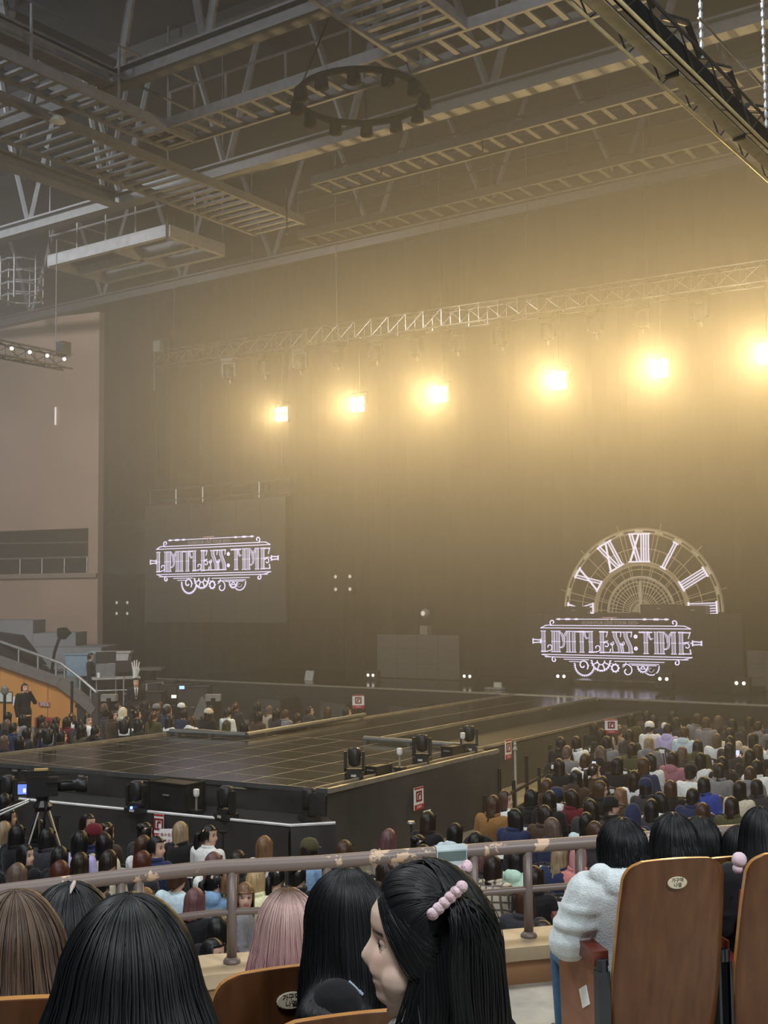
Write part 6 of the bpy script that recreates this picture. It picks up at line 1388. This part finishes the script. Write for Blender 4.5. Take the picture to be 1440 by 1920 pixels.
# little effect stands, boxes, cable bits
def jet(x, y, z, label):
    root = empty('effect_stand', (x, y, z), label, 'stand', 'white topped effect stands on the stage')
    b = MB(); b.box((x, y, z+.03), (.16, .16, .06)); b.build('base', black, root); MB().tube([(x, y, z+.05), (x, y, z+.26)], .018, 8).build('pole', alu, root); MB().lathe([(.035, 0), (.045, .03), (.045, .10), (.03, .11)], (x, y, z+.25), 10).build('nozzle', mat('jet_white', (.7, .7, .68), .4), root); return root
for px, py, z, lab in [(368, 1526, SZ, 'white topped effect stand between the moving heads on the front shelf'), (760, 1446, ST, 'white topped effect stand on the right edge of the thrust stage'), (868, 1412, ST, 'white topped effect stand near the far right corner of the thrust stage')]:
    q = on_z(px, py, z); jet(min(q[0], -10.6) if z == ST else q[0], q[1], z, lab)
def cbox(c, d, label, name='equipment_box', m=black, cat='box', rz=0):
    root = empty(name, (c[0], c[1], c[2]), label, cat); R = Matrix.Rotation(rz, 3, 'Z')
    b = MB(); b.box((c[0], c[1], c[2]+d[2]/2), d, R); b.build('body', m, root); b = MB()
    for i in (-1, 1):
        for j in (-1, 1): b.bar(Vector(c)+R @ Vector((i*d[0]/2, j*d[1]/2, 0)), Vector(c)+R @ Vector((i*d[0]/2, j*d[1]/2, d[2])), .025)
        for z in (0, d[2]): b.bar(Vector(c)+R @ Vector((i*d[0]/2, -d[1]/2, z)), Vector(c)+R @ Vector((i*d[0]/2, d[1]/2, z)), .025); b.bar(Vector(c)+R @ Vector((-d[0]/2, i*d[1]/2, z)), Vector(c)+R @ Vector((d[0]/2, i*d[1]/2, z)), .025)
    b.build('edge_trim', blackm, root); b = MB()
    b.bar(Vector(c)+R @ Vector((-.06, -d[1]/2-.02, d[2]*.6)), Vector(c)+R @ Vector((.06, -d[1]/2-.02, d[2]*.6)), .02); b.build('handle', alu, root); return root
q = on_z(322, 1521, SZ); cbox((q[0], q[1]+.1, SZ), (.75, .4, .42), 'low black monitor box on the front shelf right of the blue indicator')
q = on_z(735, 1452, ST); cbox((-10.75, q[1], ST), (.22, .4, .12), 'small dark box beside the white topped stand on the stage edge')
q = on_z(850, 1416, ST); cbox((-10.8, q[1], ST), (.22, .4, .16), 'small dark box near the far right stage corner')
for k, (px, lab) in enumerate([(1246, 'subwoofer'), (1345, 'subwoofer'), (1425, 'subwoofer'), (520, 'subwoofer'), (640, 'subwoofer'), (770, 'subwoofer')]):
    q = on_y(px, 1330, 28.6); root = empty('subwoofer', (q[0], 28.6, 0), 'dark subwoofer box against the front of the main stage, %s from the left' % ORD[[3, 4, 5, 0, 1, 2][k]], 'speaker', 'subwoofers below the main stage')
    b = MB(); b.box((q[0], 28.6, .42), (1.05, .8, .84)); b.build('cabinet', mat('sub_black', (.02, .02, .021), .6), root); b = MB(); b.box((q[0], 28.185, .42), (.95, .03, .74)); b.build('grille', mat('grille_grey', (.05, .05, .05), .5), root)
# ------------------------------------------------------------------ signs
KR = {}
def text_me(body, size, m, name='lettering'):
    tx = bpy.data.curves.new('t', 'FONT'); tx.body = body; tx.size = size; tx.align_x = 'CENTER'; tx.align_y = 'CENTER'; tx.extrude = .001; tx.resolution_u = 2
    t = bpy.data.objects.new('tmp', tx); COL.objects.link(t); me = bpy.data.meshes.new_from_object(t.evaluated_get(bpy.context.evaluated_depsgraph_get())); bpy.data.objects.remove(t); me.materials.clear(); me.materials.append(m); me.name = name; return me
def sign(c, rz, w, h, label, post=None):
    """red and white emblem sign; local x right, y away from the viewer"""
    root = empty('emblem_sign', tuple(c), label, 'sign', 'red and white emblem signs', rz=rz)
    P = lambda mb, nm, m, par=root: put(nm, mb.mesh(nm, m), par)
    P(MB().box((0, 0, 0), (w, .012, h)), 'board', white); P(MB().box((0, -.008, h*.46), (w, .004, h*.08)), 'red_band', redm); P(MB().box((0, -.008, -h*.38), (w, .004, h*.24)), 'red_band', redm)
    b = MB(); cz = h*.10; e = h*.15*1.3
    for u, v, a, d in ((-e, 0, .03, 2*e), (e, 0, .03, 2*e), (0, e, 2*e+.03, .03), (0, -e, 2*e+.03, .03)): b.box((u, -.009, cz+v), (a, .004, d))
    b.box((-e*.25, -.009, cz-e*.15), (.03, .004, e*1.1)); b.box((e*.15, -.009, cz+e*.42), (e*.8, .004, .03)); P(b, 'emblem', mat('emblem_red', (.25, .02, .03), .6))
    me = text_me('소화기', h*.15, white); put('lettering', me, root, (0, -.012, -h*.38), (math.pi/2, 0, 0))
    if post: P(MB().tube([(0, .03, -c[2]), (0, .03, h*.4)], .018, 8), 'post', blackm); P(MB().lathe([(.12, 0), (.12, .02), (.03, .03)], (0, .03, -c[2]), 12), 'base', blackm)
    return root
q = on_x(785, 1497, -10.30); sign((-10.30, q[1], q[2]), math.pi/2-.0, .27, .35, 'red and white emblem sign on the right skirt of the thrust stage')
q = on_x(953, 1405, -11.80); sign((-11.80, q[1], q[2]), math.pi/2, .26, .40, 'red and white emblem sign on the skirt beyond the stage corner')
q = on_z(1146, 1362, 1.35); sign((q[0], q[1], 1.35), .55, .25, .28, 'emblem sign on a post at the head of the right block', True)
q = on_y(672, 1339, 24.2); sign((q[0], q[1], 1.32), .6, .30, .34, 'small emblem sign on a post behind the left side of the runway', True)
q = on_y(298, 1550, 12.0); yq = SFY(q[0])-.10; q = on_y(298, 1550, yq); sign((q[0], yq, q[2]), .12, .17, .36, 'red and white emblem sign on the front shelf skirt behind the warning board')
q = on_y(314, 1573, yq-.25); root = empty('warning_board', tuple(q), 'white board with red korean warning lettering in front of the shelf skirt', 'sign', rz=.55)
put('board', MB().box((0, 0, 0), (.23, .012, .28)).mesh('board', white), root); put('lettering', text_me('특수효과', .055, redm), root, (0, -.010, .055), (math.pi/2, 0, 0)); put('lettering', text_me('주의', .055, redm), root, (0, -.010, -.03), (math.pi/2, 0, 0))
put('post', MB().tube([(0, .03, -q[2]), (0, .03, .1)], .016, 8).mesh('post', blackm), root)
for px, y0, y1, lab in [(106, 1532, 1600, 'black stanchion post standing before the shelf skirt near the camera tripod'), (418, 1561, 1620, 'thin black stand pole before the shelf skirt right of the ponytail')]:
    q = on_y(px, y0, 11.4); root = empty('stanchion', (q[0], q[1], 0), lab, 'post'); MB().tube([(q[0], q[1], .02), (q[0], q[1], q[2])], .03 if px < 200 else .015, 8).build('pole', blackm, root); MB().lathe([(.14, 0), (.14, .02), (.03, .04)], (q[0], q[1], 0), 12).build('base', blackm, root)
    MB().bar((q[0]-.05, q[1], q[2]), (q[0]+.07, q[1], q[2]+.01), .03).build('top_clip', blackm, root)
q = on_z(771, 1541, .72); root = empty('effect_stand', (q[0], q[1], 0), 'thin black stand with a pale cap before the right skirt', 'stand'); MB().tube([(q[0], q[1], .02), (q[0], q[1], .70)], .015, 8).build('pole', blackm, root); MB().lathe([(.02, 0), (.06, .01), (.05, .04)], (q[0], q[1], .69), 8).build('cap', alu, root)
o = MB().box(on_x(801, 1530, -10.24), (.012, .20, .18)).build('notice_sheet', white); tag(o, 'white sheet on the right skirt under the emblem sign', 'paper')
# ------------------------------------------------------------------ crowd barrier beside the right skirt
a, c = on_z(952, 1490, .42), on_z(1052, 1436, .42)
root = empty('crowd_barrier', (a[0], a[1], 0), 'low dark metal crowd barrier along the aisle beside the stage', 'barrier'); a, c = Vector(tuple(a)), Vector(tuple(c)); dv = c-a; a = a-dv*.35; dv = c-a
MB().tube([a, c], .035, 8).build('rail', blackm, root); MB().tube([a-Vector((0, 0, .32)), c-Vector((0, 0, .32))], .03, 8).build('rail', blackm, root)
for k in range(7): q = a+dv*k/6; MB().tube([(q.x, q.y, 0), (q.x, q.y, .95 if k % 2 else .62)], .035, 8).build('post', blackm, root); MB().box((q.x, q.y, .02), (.30, .10, .04)).build('foot', blackm, root)
q = on_z(967, 1478, .42); root = empty('lamp_pole', (q[0], q[1], 0), 'pale slim pole standing by the crowd barrier', 'pole'); MB().tube([(q[0], q[1], 0), (q[0], q[1], 1.12)], .022, 8).build('pole', mat('pale_pole', (.42, .40, .34), .5), root); MB().lathe([(.03, 0), (.045, .03), (.02, .10), (.035, .12), (.01, .18)], (q[0], q[1], 1.1), 8).build('finial', MATS['pale_pole'], root)
q = on_z(1051, 1463, .50); root = empty('row_board', tuple(q), 'white row number board hanging on the aisle chair of the right block', 'sign', rz=.35); put('board', MB().box((0, 0, 0), (.20, .01, .30)).mesh('board', white), root); put('lettering', text_me('N-03', .075, black), root, (0, -.008, .05), (math.pi/2, 0, 0)); put('lettering', text_me('15', .075, black), root, (0, -.008, -.05), (math.pi/2, 0, 0))
q = on_z(1086, 1492, .22); root = empty('tote_bag', (q[0], q[1], 0), 'white tote bag with a loop handle under an aisle chair', 'bag'); b = MB(); b.prism([(-.15, .02), (.15, .02), (.17, .30), (-.17, .30)], (q[0], q[1], 0), (1, 0, 0), (0, 0, 1), (0, .10, 0)); b.build('body', mat('tote_white', (.65, .70, .72), .8), root); MB().tube([(q[0]-.07, q[1], .30), (q[0]-.05, q[1], .42), (q[0]+.05, q[1], .42), (q[0]+.07, q[1], .30)], .01, 6).build('handle', MATS['tote_white'], root)
# ------------------------------------------------------------------ broadcast camera
q = on_z(80, 1478, 1.72); X, Y = q[0], q[1]; root = empty('broadcast_camera', (X, Y, 0), 'black broadcast camera on a tripod with a small lit viewfinder, at the left', 'camera')
rr = Matrix.Rotation(-.75, 3, 'Z')
def L3(x, y, z): v = rr @ Vector((x, y, 0)); return (X+v.x, Y+v.y, z)
b = MB(); b.box(L3(0, 0, 1.74), (.17, .36, .22), rr); b.box(L3(0, -.06, 1.90), (.10, .26, .07), rr); b.build('body', black, root)
b = MB(); Rl = rr @ Matrix.Rotation(-math.pi/2, 3, 'X'); b.lathe([(.06, 0), (.07, .05), (.065, .20), (.085, .22), (.10, .34), (.09, .345)], L3(0, .18, 1.74), 14, R=Rl); b.build('lens', blackm, root, smooth=True)
rv = Matrix.Rotation(math.radians(38), 3, 'Z'); VF = Vector(L3(-.30, -.22, 1.68)); b = MB(); b.box(VF, (.19, .10, .15), rv); vf = b.build('viewfinder', black, root)
b = MB(); b.box(VF+rv @ Vector((0, -.055, 0)), (.165, .008, .12), rv); b.build('viewfinder_screen', glow('viewfinder_blue', (.18, .28, .85), .9), vf); b = MB(); b.box(VF+rv @ Vector((0, -.061, -.015)), (.035, .004, .05), rv); b.build('screen_figure', glow('viewfinder_white', (.9, .9, 1), .9), vf)
MB().tube([L3(-.08, -.1, 1.83), L3(-.2, -.2, 1.84), L3(-.3, -.2, 1.76)], .014, 6).build('viewfinder_arm', blackm, root); MB().tube([L3(.07, -.15, 1.58), L3(.12, -.55, 1.42)], .012, 6).build('pan_bar', alu, root); MB().tube([L3(-.07, -.15, 1.58), L3(-.12, -.5, 1.45)], .012, 6).build('pan_bar', alu, root)
b = MB(); b.lathe([(.10, 0), (.12, .05), (.07, .12), (.09, .16)], (X, Y, 1.46), 12); b.build('fluid_head', blackm, root)
b = MB(); b.box(L3(.02, .05, 1.88), (.02, .5, .02), rr); b.box(L3(.1, .2, 1.80), (.02, .3, .02), rr); b.tube([L3(.05, .1, 1.7), L3(.2, .05, 1.5), L3(.18, .0, 1.2)], .012, 5); b.build('cable_loom', blackm, root)
for k in range(3):
    a_ = .4+k*2.094; d_ = Vector((math.cos(a_), math.sin(a_), 0)); t0 = Vector((X, Y, 1.48))
    for s in (-1, 1): o_ = Vector((-d_.y, d_.x, 0))*.03*s; MB().tube([t0+d_*.06+o_, Vector((X, Y, .75))+d_*.32+o_], .012, 6).build('leg', alu if s > 0 else blackm, root)
    MB().tube([Vector((X, Y, .80))+d_*.30, Vector((X, Y, .02))+d_*.60], .014, 6).build('leg', blackm, root)
o = MB().box(L3(.0, -.02, 1.945), (.10, .16, .02), rr).build('camera_light', mat('amber_strip', (.40, .28, .10), .5)); o.parent = root; o.location = -Vector(root.location)
# ------------------------------------------------------------------ control position by the stand
D0 = 36.5; p0, p1 = at(165, 1330, D0), at(300, 1330, D0); cx_, cy_ = (p0[0]+p1[0])/2, (p0[1]+p1[1])/2; dd = Vector((p1[0]-p0[0], p1[1]-p0[1], 0)); Wd = dd.length; dd.normalize(); dn = Vector((-dd.y, dd.x, 0)); dn = dn if dn.y > 0 else -dn; Rz = math.atan2(dd.y, dd.x); R3 = Matrix.Rotation(Rz, 3, 'Z')
PZ_ = .75
root = empty('control_platform', (cx_, cy_, 0), 'dark raised platform of the control position beside the stand', 'platform'); b = MB(); b.box((cx_+dn.x*.8, cy_+dn.y*.8, PZ_-.05), (Wd+.6, 2.4, .1), R3); b.build('top', blackm, root)
b = MB(); b.box((cx_-dn.x*.35, cy_-dn.y*.35, PZ_/2), (Wd+.5, .05, PZ_), R3); b.build('skirt', m_skirt, root)
def dp(px, py, d, dz=0): v = at(px, py, d); return Vector((v[0], v[1], v[2]+dz))
t0, t1 = dp(172, 1267, 36.2), dp(262, 1262, 36.6); tz = 1.53
root = empty('control_desk', (t0.x, t0.y, PZ_), 'narrow pale control desk on metal legs beside the orange stand', 'desk'); b = MB(); m_ = (t0+t1)/2; b.box((m_.x, m_.y, tz), ((t1-t0).length, .7, .045), Matrix.Rotation(math.atan2(t1.y-t0.y, t1.x-t0.x), 3, 'Z')); b.build('top', mat('desk_pale', (.42, .41, .38), .5), root)
for t in (.1, .5, .95):
    q = t0.lerp(t1, t); MB().tube([(q.x, q.y, PZ_), (q.x, q.y, tz)], .025, 6).build('leg', alu, root)
b = MB(); q0, q1 = t0.lerp(t1, .1), t0.lerp(t1, .95); b.tube([(q0.x, q0.y, 1.15), (q1.x, q1.y, 1.15)], .02, 6); b.build('cross_bar', alu, root)
q = dp(176, 1228, 37.0); stand_person('man in black working at the control desk behind the orange stand', q.x-.1, q.y, .52, -.9, 'desk', 'black', ('short', 1))
R4 = Matrix.Rotation(math.atan2(t1.y-t0.y, t1.x-t0.x), 3, 'Z')
def laptop(px, s, label):
    q = dp(px, 1264, 36.2); root = empty('laptop', (q.x, q.y, tz+.03), label, 'laptop'); b = MB(); b.box((q.x, q.y, tz+.035), (.36*s, .26*s, .02), R4); b.build('base', mat('laptop_grey', (.22, .23, .24), .4), root); b = MB(); b.box((q.x, q.y-.05, tz+.035+.14*s), (.38*s, .015, .28*s), R4 @ Matrix.Rotation(.2, 3, 'X')); b.build('lid', MATS['laptop_grey'], root)
laptop(200, 1.5, 'open grey laptop on the pale control desk')
for px, dz, w, lab in [(193, .62, .62, 'dark monitor seen from behind over the control desk'), (226, .34, .5, 'dark desk mixer screen right of the laptop')]:
    q = dp(px, 1262, 36.5); root = empty('monitor', (q.x, q.y+.1, tz+.02), lab, 'monitor'); b = MB(); b.box((q.x, q.y+.12, tz+dz), (w, .05, .36), R4); b.build('screen', black, root); MB().tube([(q.x, q.y+.14, tz+.02), (q.x, q.y+.14, tz+dz)], .025, 6).build('stand', blackm, root)
q = dp(185, 1262, 36.0); o = MB().lathe([(.045, 0), (.05, .15), (.05, .16)], (q.x, q.y, tz+.025), 10).build('paper_cup', white); tag(o, 'white paper cup on the control desk', 'cup')
def bin_(px, py, d, w, h, m, lab):
    q = dp(px, py, d); root = empty('storage_bin', (q.x, q.y, q.z-h/2), lab, 'bin'); b = MB(); b.prism([(-w*.42, 0), (w*.42, 0), (w*.5, h), (-w*.5, h)], (q.x, q.y, q.z-h/2), dd, Vector((0, 0, 1)), dn*.5); b.build('tub', m, root); b = MB(); c_ = Vector((q.x, q.y, q.z+h/2))+dn*.25; b.box(c_, (w*1.08, .56, .05), R3); b.build('rim', m, root)
bin_(149, 1247, 37.6, .95, .70, mat('bin_blue', (.20, .30, .38), .5), 'pale blue storage bin left of the man at the control desk'); bin_(206, 1241, 38.2, 1.25, .62, mat('bin_white', (.48, .47, .44), .5), 'white storage bin right of the man at the control desk')
b = MB(); q = dp(185, 1254, 38.6); b.box((q.x+dn.x*.2, q.y+dn.y*.2, 1.66), (4.2, .8, .08), R3); o = b.build('shelf_board', mat('shelf_dark', (.10, .10, .09), .6)); tag(o, 'dark shelf board carrying the blue and the white bin', 'shelf')
for t in (-1.8, 1.8): b = MB(); v = Vector((q.x, q.y, 0))+dd*t+dn*.2; b.bar((v.x, v.y, 0), (v.x, v.y, 1.62), .08); w_ = b.build('trestle', blackm); w_.parent = o
q = dp(254, 1262, 35.5); root = empty('hand_prop', (q.x, q.y, PZ_), 'white glove shaped foam hand standing upright on the frame at the control position', 'prop'); b = MB(); b.tube([(q.x, q.y, 1.58), (q.x, q.y, 1.86)], [.075, .09], 8)
for k, (dx, h) in enumerate(((-.085, .22), (-.03, .27), (.03, .28), (.09, .22))): v = dd*dx; b.tube([(q.x+v.x*.8, q.y+v.y*.8, 1.84), (q.x+v.x*1.3, q.y+v.y*1.3, 1.84+h)], [.025, .02], 7)
v = dd*.12; b.tube([(q.x+v.x*.5, q.y+v.y*.5, 1.68), (q.x+v.x, q.y+v.y, 1.86)], [.03, .025], 7); b.build('palm', mat('foam_white', (.72, .72, .68), .7), root)
f0 = dp(232, 1262, 35.6); f1 = dp(258, 1262, 35.6)
b = MB(); b.tube([(f0.x, f0.y, PZ_), (f0.x, f0.y, 1.58), (f1.x, f1.y, 1.58), (f1.x, f1.y, PZ_)], .025, 6); b.tube([(f0.x, f0.y, 1.1), (f1.x, f1.y, 1.1)], .02, 6); b.build('stand_frame', alu, root)
for k, (px, py, d, w, h, lab) in enumerate([(300, 1290, 35.0, 1.0, .9, 'dark equipment case right of the suited man'), (330, 1296, 34.5, .9, .8, 'dark equipment case under the blue screen light'), (365, 1300, 34.0, .9, .9, 'dark equipment case left of the grey tripod sheet'), (282, 1310, 33.6, .8, .8, 'low dark case just right of the suited man')]):
    v = dp(px, py, d); cbox((v.x, v.y, 0), (w, .7, max(.6, v.z+.2)), lab, 'equipment_case', mat('case_dark', (.028, .027, .025), .6), 'case', Rz)
for px, py, m, lab in [(341, 1289, glow('screen_blue', (.35, .55, 1.0), 1.6), 'small blue lit screen on the equipment cases'), (326, 1306, glow('tiny_white', (.9, .9, .85), .9), 'small white lit panel on the equipment cases')]:
    v = dp(px, py, 33.6); o = MB().box(v, (.14, .04, .09), R3).build('device_screen', m); tag(o, lab, 'screen')
b = MB(); q0, q1 = dp(275, 1280, 34.2), dp(305, 1276, 34.6); root = empty('case_railing', (q0.x, q0.y, 0), 'pale bent pipe frame behind the suited man', 'frame'); MB().tube([(q0.x, q0.y, 0), (q0.x, q0.y, 1.5), (q1.x, q1.y, 1.5), (q1.x, q1.y, 0)], .03, 6).build('pipe', alu, root); MB().tube([(q0.x, q0.y, .9), (q1.x, q1.y, .9)], .025, 6).build('pipe', alu, root)
q = dp(378, 1322, 32.5); o = MB(); o.prism([(-.28, 0), (.28, 0), (.04, .62), (-.02, .62)], (q.x, q.y, .62), dd, Vector((0, 0, 1)), dn*.04); x = o.build('cover_sheet', mat('sheet_grey', (.13, .13, .12), .8)); tag(x, 'grey triangular cover sheet over equipment behind the stage crowd', 'sheet')
w_ = MB().bar((q.x, q.y, 0), (q.x, q.y, .7), .05).build('stand', blackm); w_.parent = x
for px, py, lab in [(400, 1308, 'pale folded sheet on a case behind the stage crowd'), (205, 1308, 'pale grey bundle below the control desk')]:
    q = dp(px, py, 33.0); o = MB().box(q, (.42, .3, .18), R3).build('cloth_bundle', mat('bundle_pale', (.24, .23, .21), .85)); tag(o, lab, 'bundle'); w_ = MB().bar((q.x, q.y, 0), (q.x, q.y, q.z), .3).build('stand', blackm); w_.parent = o
# ------------------------------------------------------------------ things on the orange stand
def on_panel(px0, px1, py0, py1, m, name, label, cat, off_=.05, t=.03):
    a, c = on_or(px0, py0, off_), on_or(px1, py1, off_); w = (a-c).dot(wd); m_ = (a+c)/2; b = MB(); b.box(m_, (abs(w), t, abs(a.z-c.z)), R_w); return b
x = on_panel(-6, 22, 1298, 1316, white, '', '', '').build('notice_board', mat('board_white', (.62, .62, .60), .6)); tag(x, 'white notice board in a dark frame on the orange stand at the left edge', 'notice board'); y_ = on_panel(-7, 23, 1296.5, 1317.5, black, '', '', '', .03, .02).build('frame', black); y_.parent = x
x = on_panel(25, 31.5, 1306, 1323, white, '', '', '').build('notice_sheet', white); tag(x, 'white paper notice beside the person in the long black coat', 'paper')
x = on_panel(73, 92, 1316, 1324, white, '', '', '').build('notice_strip', mat('strip_white', (.55, .52, .50), .6)); tag(x, 'small white strip sign with red lettering on the orange stand', 'sign')
me = text_me('출입금지', .13, redm); c_ = on_or(82.5, 1320, .075); o = put('lettering', me, x, c_, (math.pi/2, 0, math.atan2(-wd.y, -wd.x)))
b = on_panel(69, 104, 1345, 1366, redm, '', '', '', .14, .2); x = b.build('hydrant_box', mat('hydrant_red', (.36, .035, .03), .5)); tag(x, 'red fire hydrant box at the foot of the orange stand', 'hydrant box'); w_ = on_panel(78, 95, 1351, 1366, black, '', '', '', .255, .02).build('door', mat('door_dark', (.05, .012, .012), .6)); w_.parent = x
for px, y0, lab in [(9, 1300, 'black microphone style stand before the white notice board'), (135, 1277, 'tall thin black pole leaning at the orange stand')]:
    q = at(px, y0, 33.2); root = empty('pole_stand', (q[0], q[1], 0), lab, 'stand'); MB().tube([(q[0], q[1], 0), (q[0], q[1], q[2])], .04, 6).build('pole', blackm, root); MB().lathe([(.25, 0), (.25, .03), (.04, .05)], (q[0], q[1], 0), 12).build('base', blackm, root)
    if px == 9: MB().lathe([(.05, 0), (.10, .06), (.11, .20), (.05, .26)], (q[0], q[1], q[2]-.05), 10).build('head', mat('stand_head', (.16, .16, .15), .5) if px == 9 else blackm, root)
# wedge of black drape and the lamp on the steps
q0 = at(-20, 1246, 37.6); b = MB(); a_ = [at(-20, 1186, 37.6), at(24, 1192, 37.6), at(68, 1248, 37.6), at(-20, 1246, 37.6)]; b.v = [tuple(v) for v in a_]+[(v[0]-.2, v[1]+.6, v[2]) for v in a_]; b.f = [(0, 1, 2, 3), (7, 6, 5, 4), (0, 4, 5, 1), (1, 5, 6, 2), (2, 6, 7, 3), (3, 7, 4, 0)]; b.m = [0]*6
o = b.build('black_cover', mat('cover_black', (.022, .021, .02), .8)); tag(o, 'large sloping black cover on the stand steps behind the handrail', 'cover')
q = at(98, 1252, 37.4); q1 = at(113, 1192, 37.4); root = empty('pole_lamp', (q[0], q[1], q[2]), 'dark lamp head on a leaning pole above the stand steps', 'lamp'); MB().tube([tuple(q), (q[0]+.1, q[1], q[2]+.5), tuple(q1)], .05, 6).build('pole', blackm, root); b = MB(); v = Vector(tuple(q1)); b.prism([(-.13, -.03), (.03, -.12), (.26, .08), (.06, .26), (-.12, .23)], v, -wd, Vector((0, 0, 1)), -wn*.25); b.build('lamp_head', blackm, root)
MB().lathe([(.2, -.5), (.2, -.46), (.05, -.44), (.05, 0)], tuple(q), 10).build('base', blackm, root)
# ------------------------------------------------------------------ lights on the main stage
def pair_light(px, py, Y, label, s=1.0):
    q = on_y(px, py, Y); z = max(ST, q[2]-.28); root = empty('floor_blinder', (q[0], Y, z), label, 'stage light', 'twin floor blinders on the main stage')
    b = MB(); b.box((q[0], Y+.1, (z+q[2]+.14)/2), (.5, .2, q[2]+.14-z)); b.build('housing', black, root)
    for i in (-1, 1): b = MB(); b.lathe([(.046, 0), (.052, .015), (.03, .022)], (q[0]+i*.10, Y, q[2]), 12, R=Matrix.Rotation(math.pi/2, 3, 'X')); b.build('lamp_cell', dot_white, root)
for k, (px, py) in enumerate([(695, 1266), (876, 1268), (1052, 1268), (1244, 1273), (1388, 1281)]): pair_light(px, py, 31.6, 'twin lamp floor blinder on the main stage, %s from the left' % ORD[k])
def quad_light(px, py, Y, label):
    q = on_y(px, py, Y); root = empty('quad_lamp', (q[0], Y, q[2]), label, 'stage light'); b = MB(); b.box((q[0], Y+.1, q[2]), (.95, .15, .75)); b.build('housing', black, root)
    for i in (-1, 1):
        for j in (-1, 1): b = MB(); b.lathe([(.06, 0), (.07, .02), (.04, .03)], (q[0]+i*.34, Y, q[2]+j*.24), 10, R=Matrix.Rotation(math.pi/2, 3, 'X')); b.build('lamp_cell', glow('dim_lamp', (1, .92, .75), .55), root)
    MB().bar((q[0], Y+.15, ST if Y < 35 else 0), (q[0], Y+.15, q[2]), .08).build('stand_pole', blackm, root)
quad_light(229, 1140, 36.2, 'dim four lamp fixture left of the side screen near the beige wall'); quad_light(643, 1093, 35.8, 'dim four lamp fixture right of the side screen')
q = on_y(798, 1150, 34.4); root = empty('ball_lamp', (q[0], 34.4, q[2]), 'round glass ball lamp on a pole above the blank grey screen', 'lamp'); MB().ball(tuple(q), .17, 14, 10).build('globe', mat('globe_glass', (.35, .31, .25), .15), root, smooth=True); MB().box((q[0], 34.4, q[2]-.58), (.30, .3, .30)).build('ballast_box', mat('ballast_grey', (.25, .23, .19), .6), root); MB().tube([(q[0], 34.4, ST), (q[0], 34.4, q[2]-.15)], .035, 6).build('pole', blackm, root); MB().lathe([(.09, 0), (.06, .03)], (q[0], 34.22, q[2]), 8, R=Matrix.Rotation(math.pi/2, 3, 'X')).build('lamp_cell', MATS['dim_lamp'], root)
q = on_y(581, 1267, 31.0); root = empty('music_stand', (q[0], 31.0, ST), 'dark music stand with a white sheet on the left of the main stage', 'stand'); MB().tube([(q[0], 31, ST), (q[0], 31, q[2])], .02, 6).build('pole', blackm, root); MB().box((q[0], 31, q[2]), (.42, .03, .40), Matrix.Rotation(-.3, 3, 'X')).build('desk', black, root); MB().box((q[0], 30.97, q[2]+.01), (.34, .01, .32), Matrix.Rotation(-.3, 3, 'X')).build('sheet', mat('sheet_dim', (.4, .39, .34), .7), root)
q = on_z(928, 1293, ST); root = empty('stage_console', (q[0], q[1], ST), 'small pale device lying on the main stage edge by the runway', 'device'); MB().box((q[0], q[1], ST+.04), (.55, .3, .05)).build('base', alu, root); MB().box((q[0]+.08, q[1]+.05, ST+.14), (.25, .08, .14)).build('panel', mat('panel_pale', (.5, .47, .4), .4), root)
for px, py, lab in [(1243, 1143, 'long dark box lying on top of the central screen before the clock hub'), (1084, 1146, 'dark box on the central screen covering the nine of the clock'), (1306, 1146, 'dark box on the central screen covering most of the three of the clock')]:
    q = on_y(px, py+8, 34.45); cbox((q[0], 34.3, q[2]), (1.15 if px == 1243 else .78, .35, .28), lab)
root = empty('screen_truss', (on_y(285, 940, 29.2)[0], 29.2, 7.6), 'thin truss beam with brackets above the side screen', 'truss'); xa, xb = on_y(280, 940, 29.2)[0], on_y(540, 932, 29.2)[0]; zt_ = on_y(405, 938, 29.2)[2]
for dz in (.12, .52): MB().tube([(xa, 29.25, zt_+dz), (xb, 29.25, zt_+dz)], .03, 6).build('chord', dsteel, root)
for k in range(6): x_ = xa+(xb-xa)*k/5; MB().tube([(x_, 29.25, zt_-.02), (x_, 29.25, zt_+.52)], .025, 5).build('bracket', alu if k in (1, 2, 4) else dsteel, root)
for x_ in (xa+.3, xb-.3): MB().tube([(x_, 29.25, zt_+.5), (x_, 29.25, 14.6)], .014, 4).build('hanger', dsteel, root)
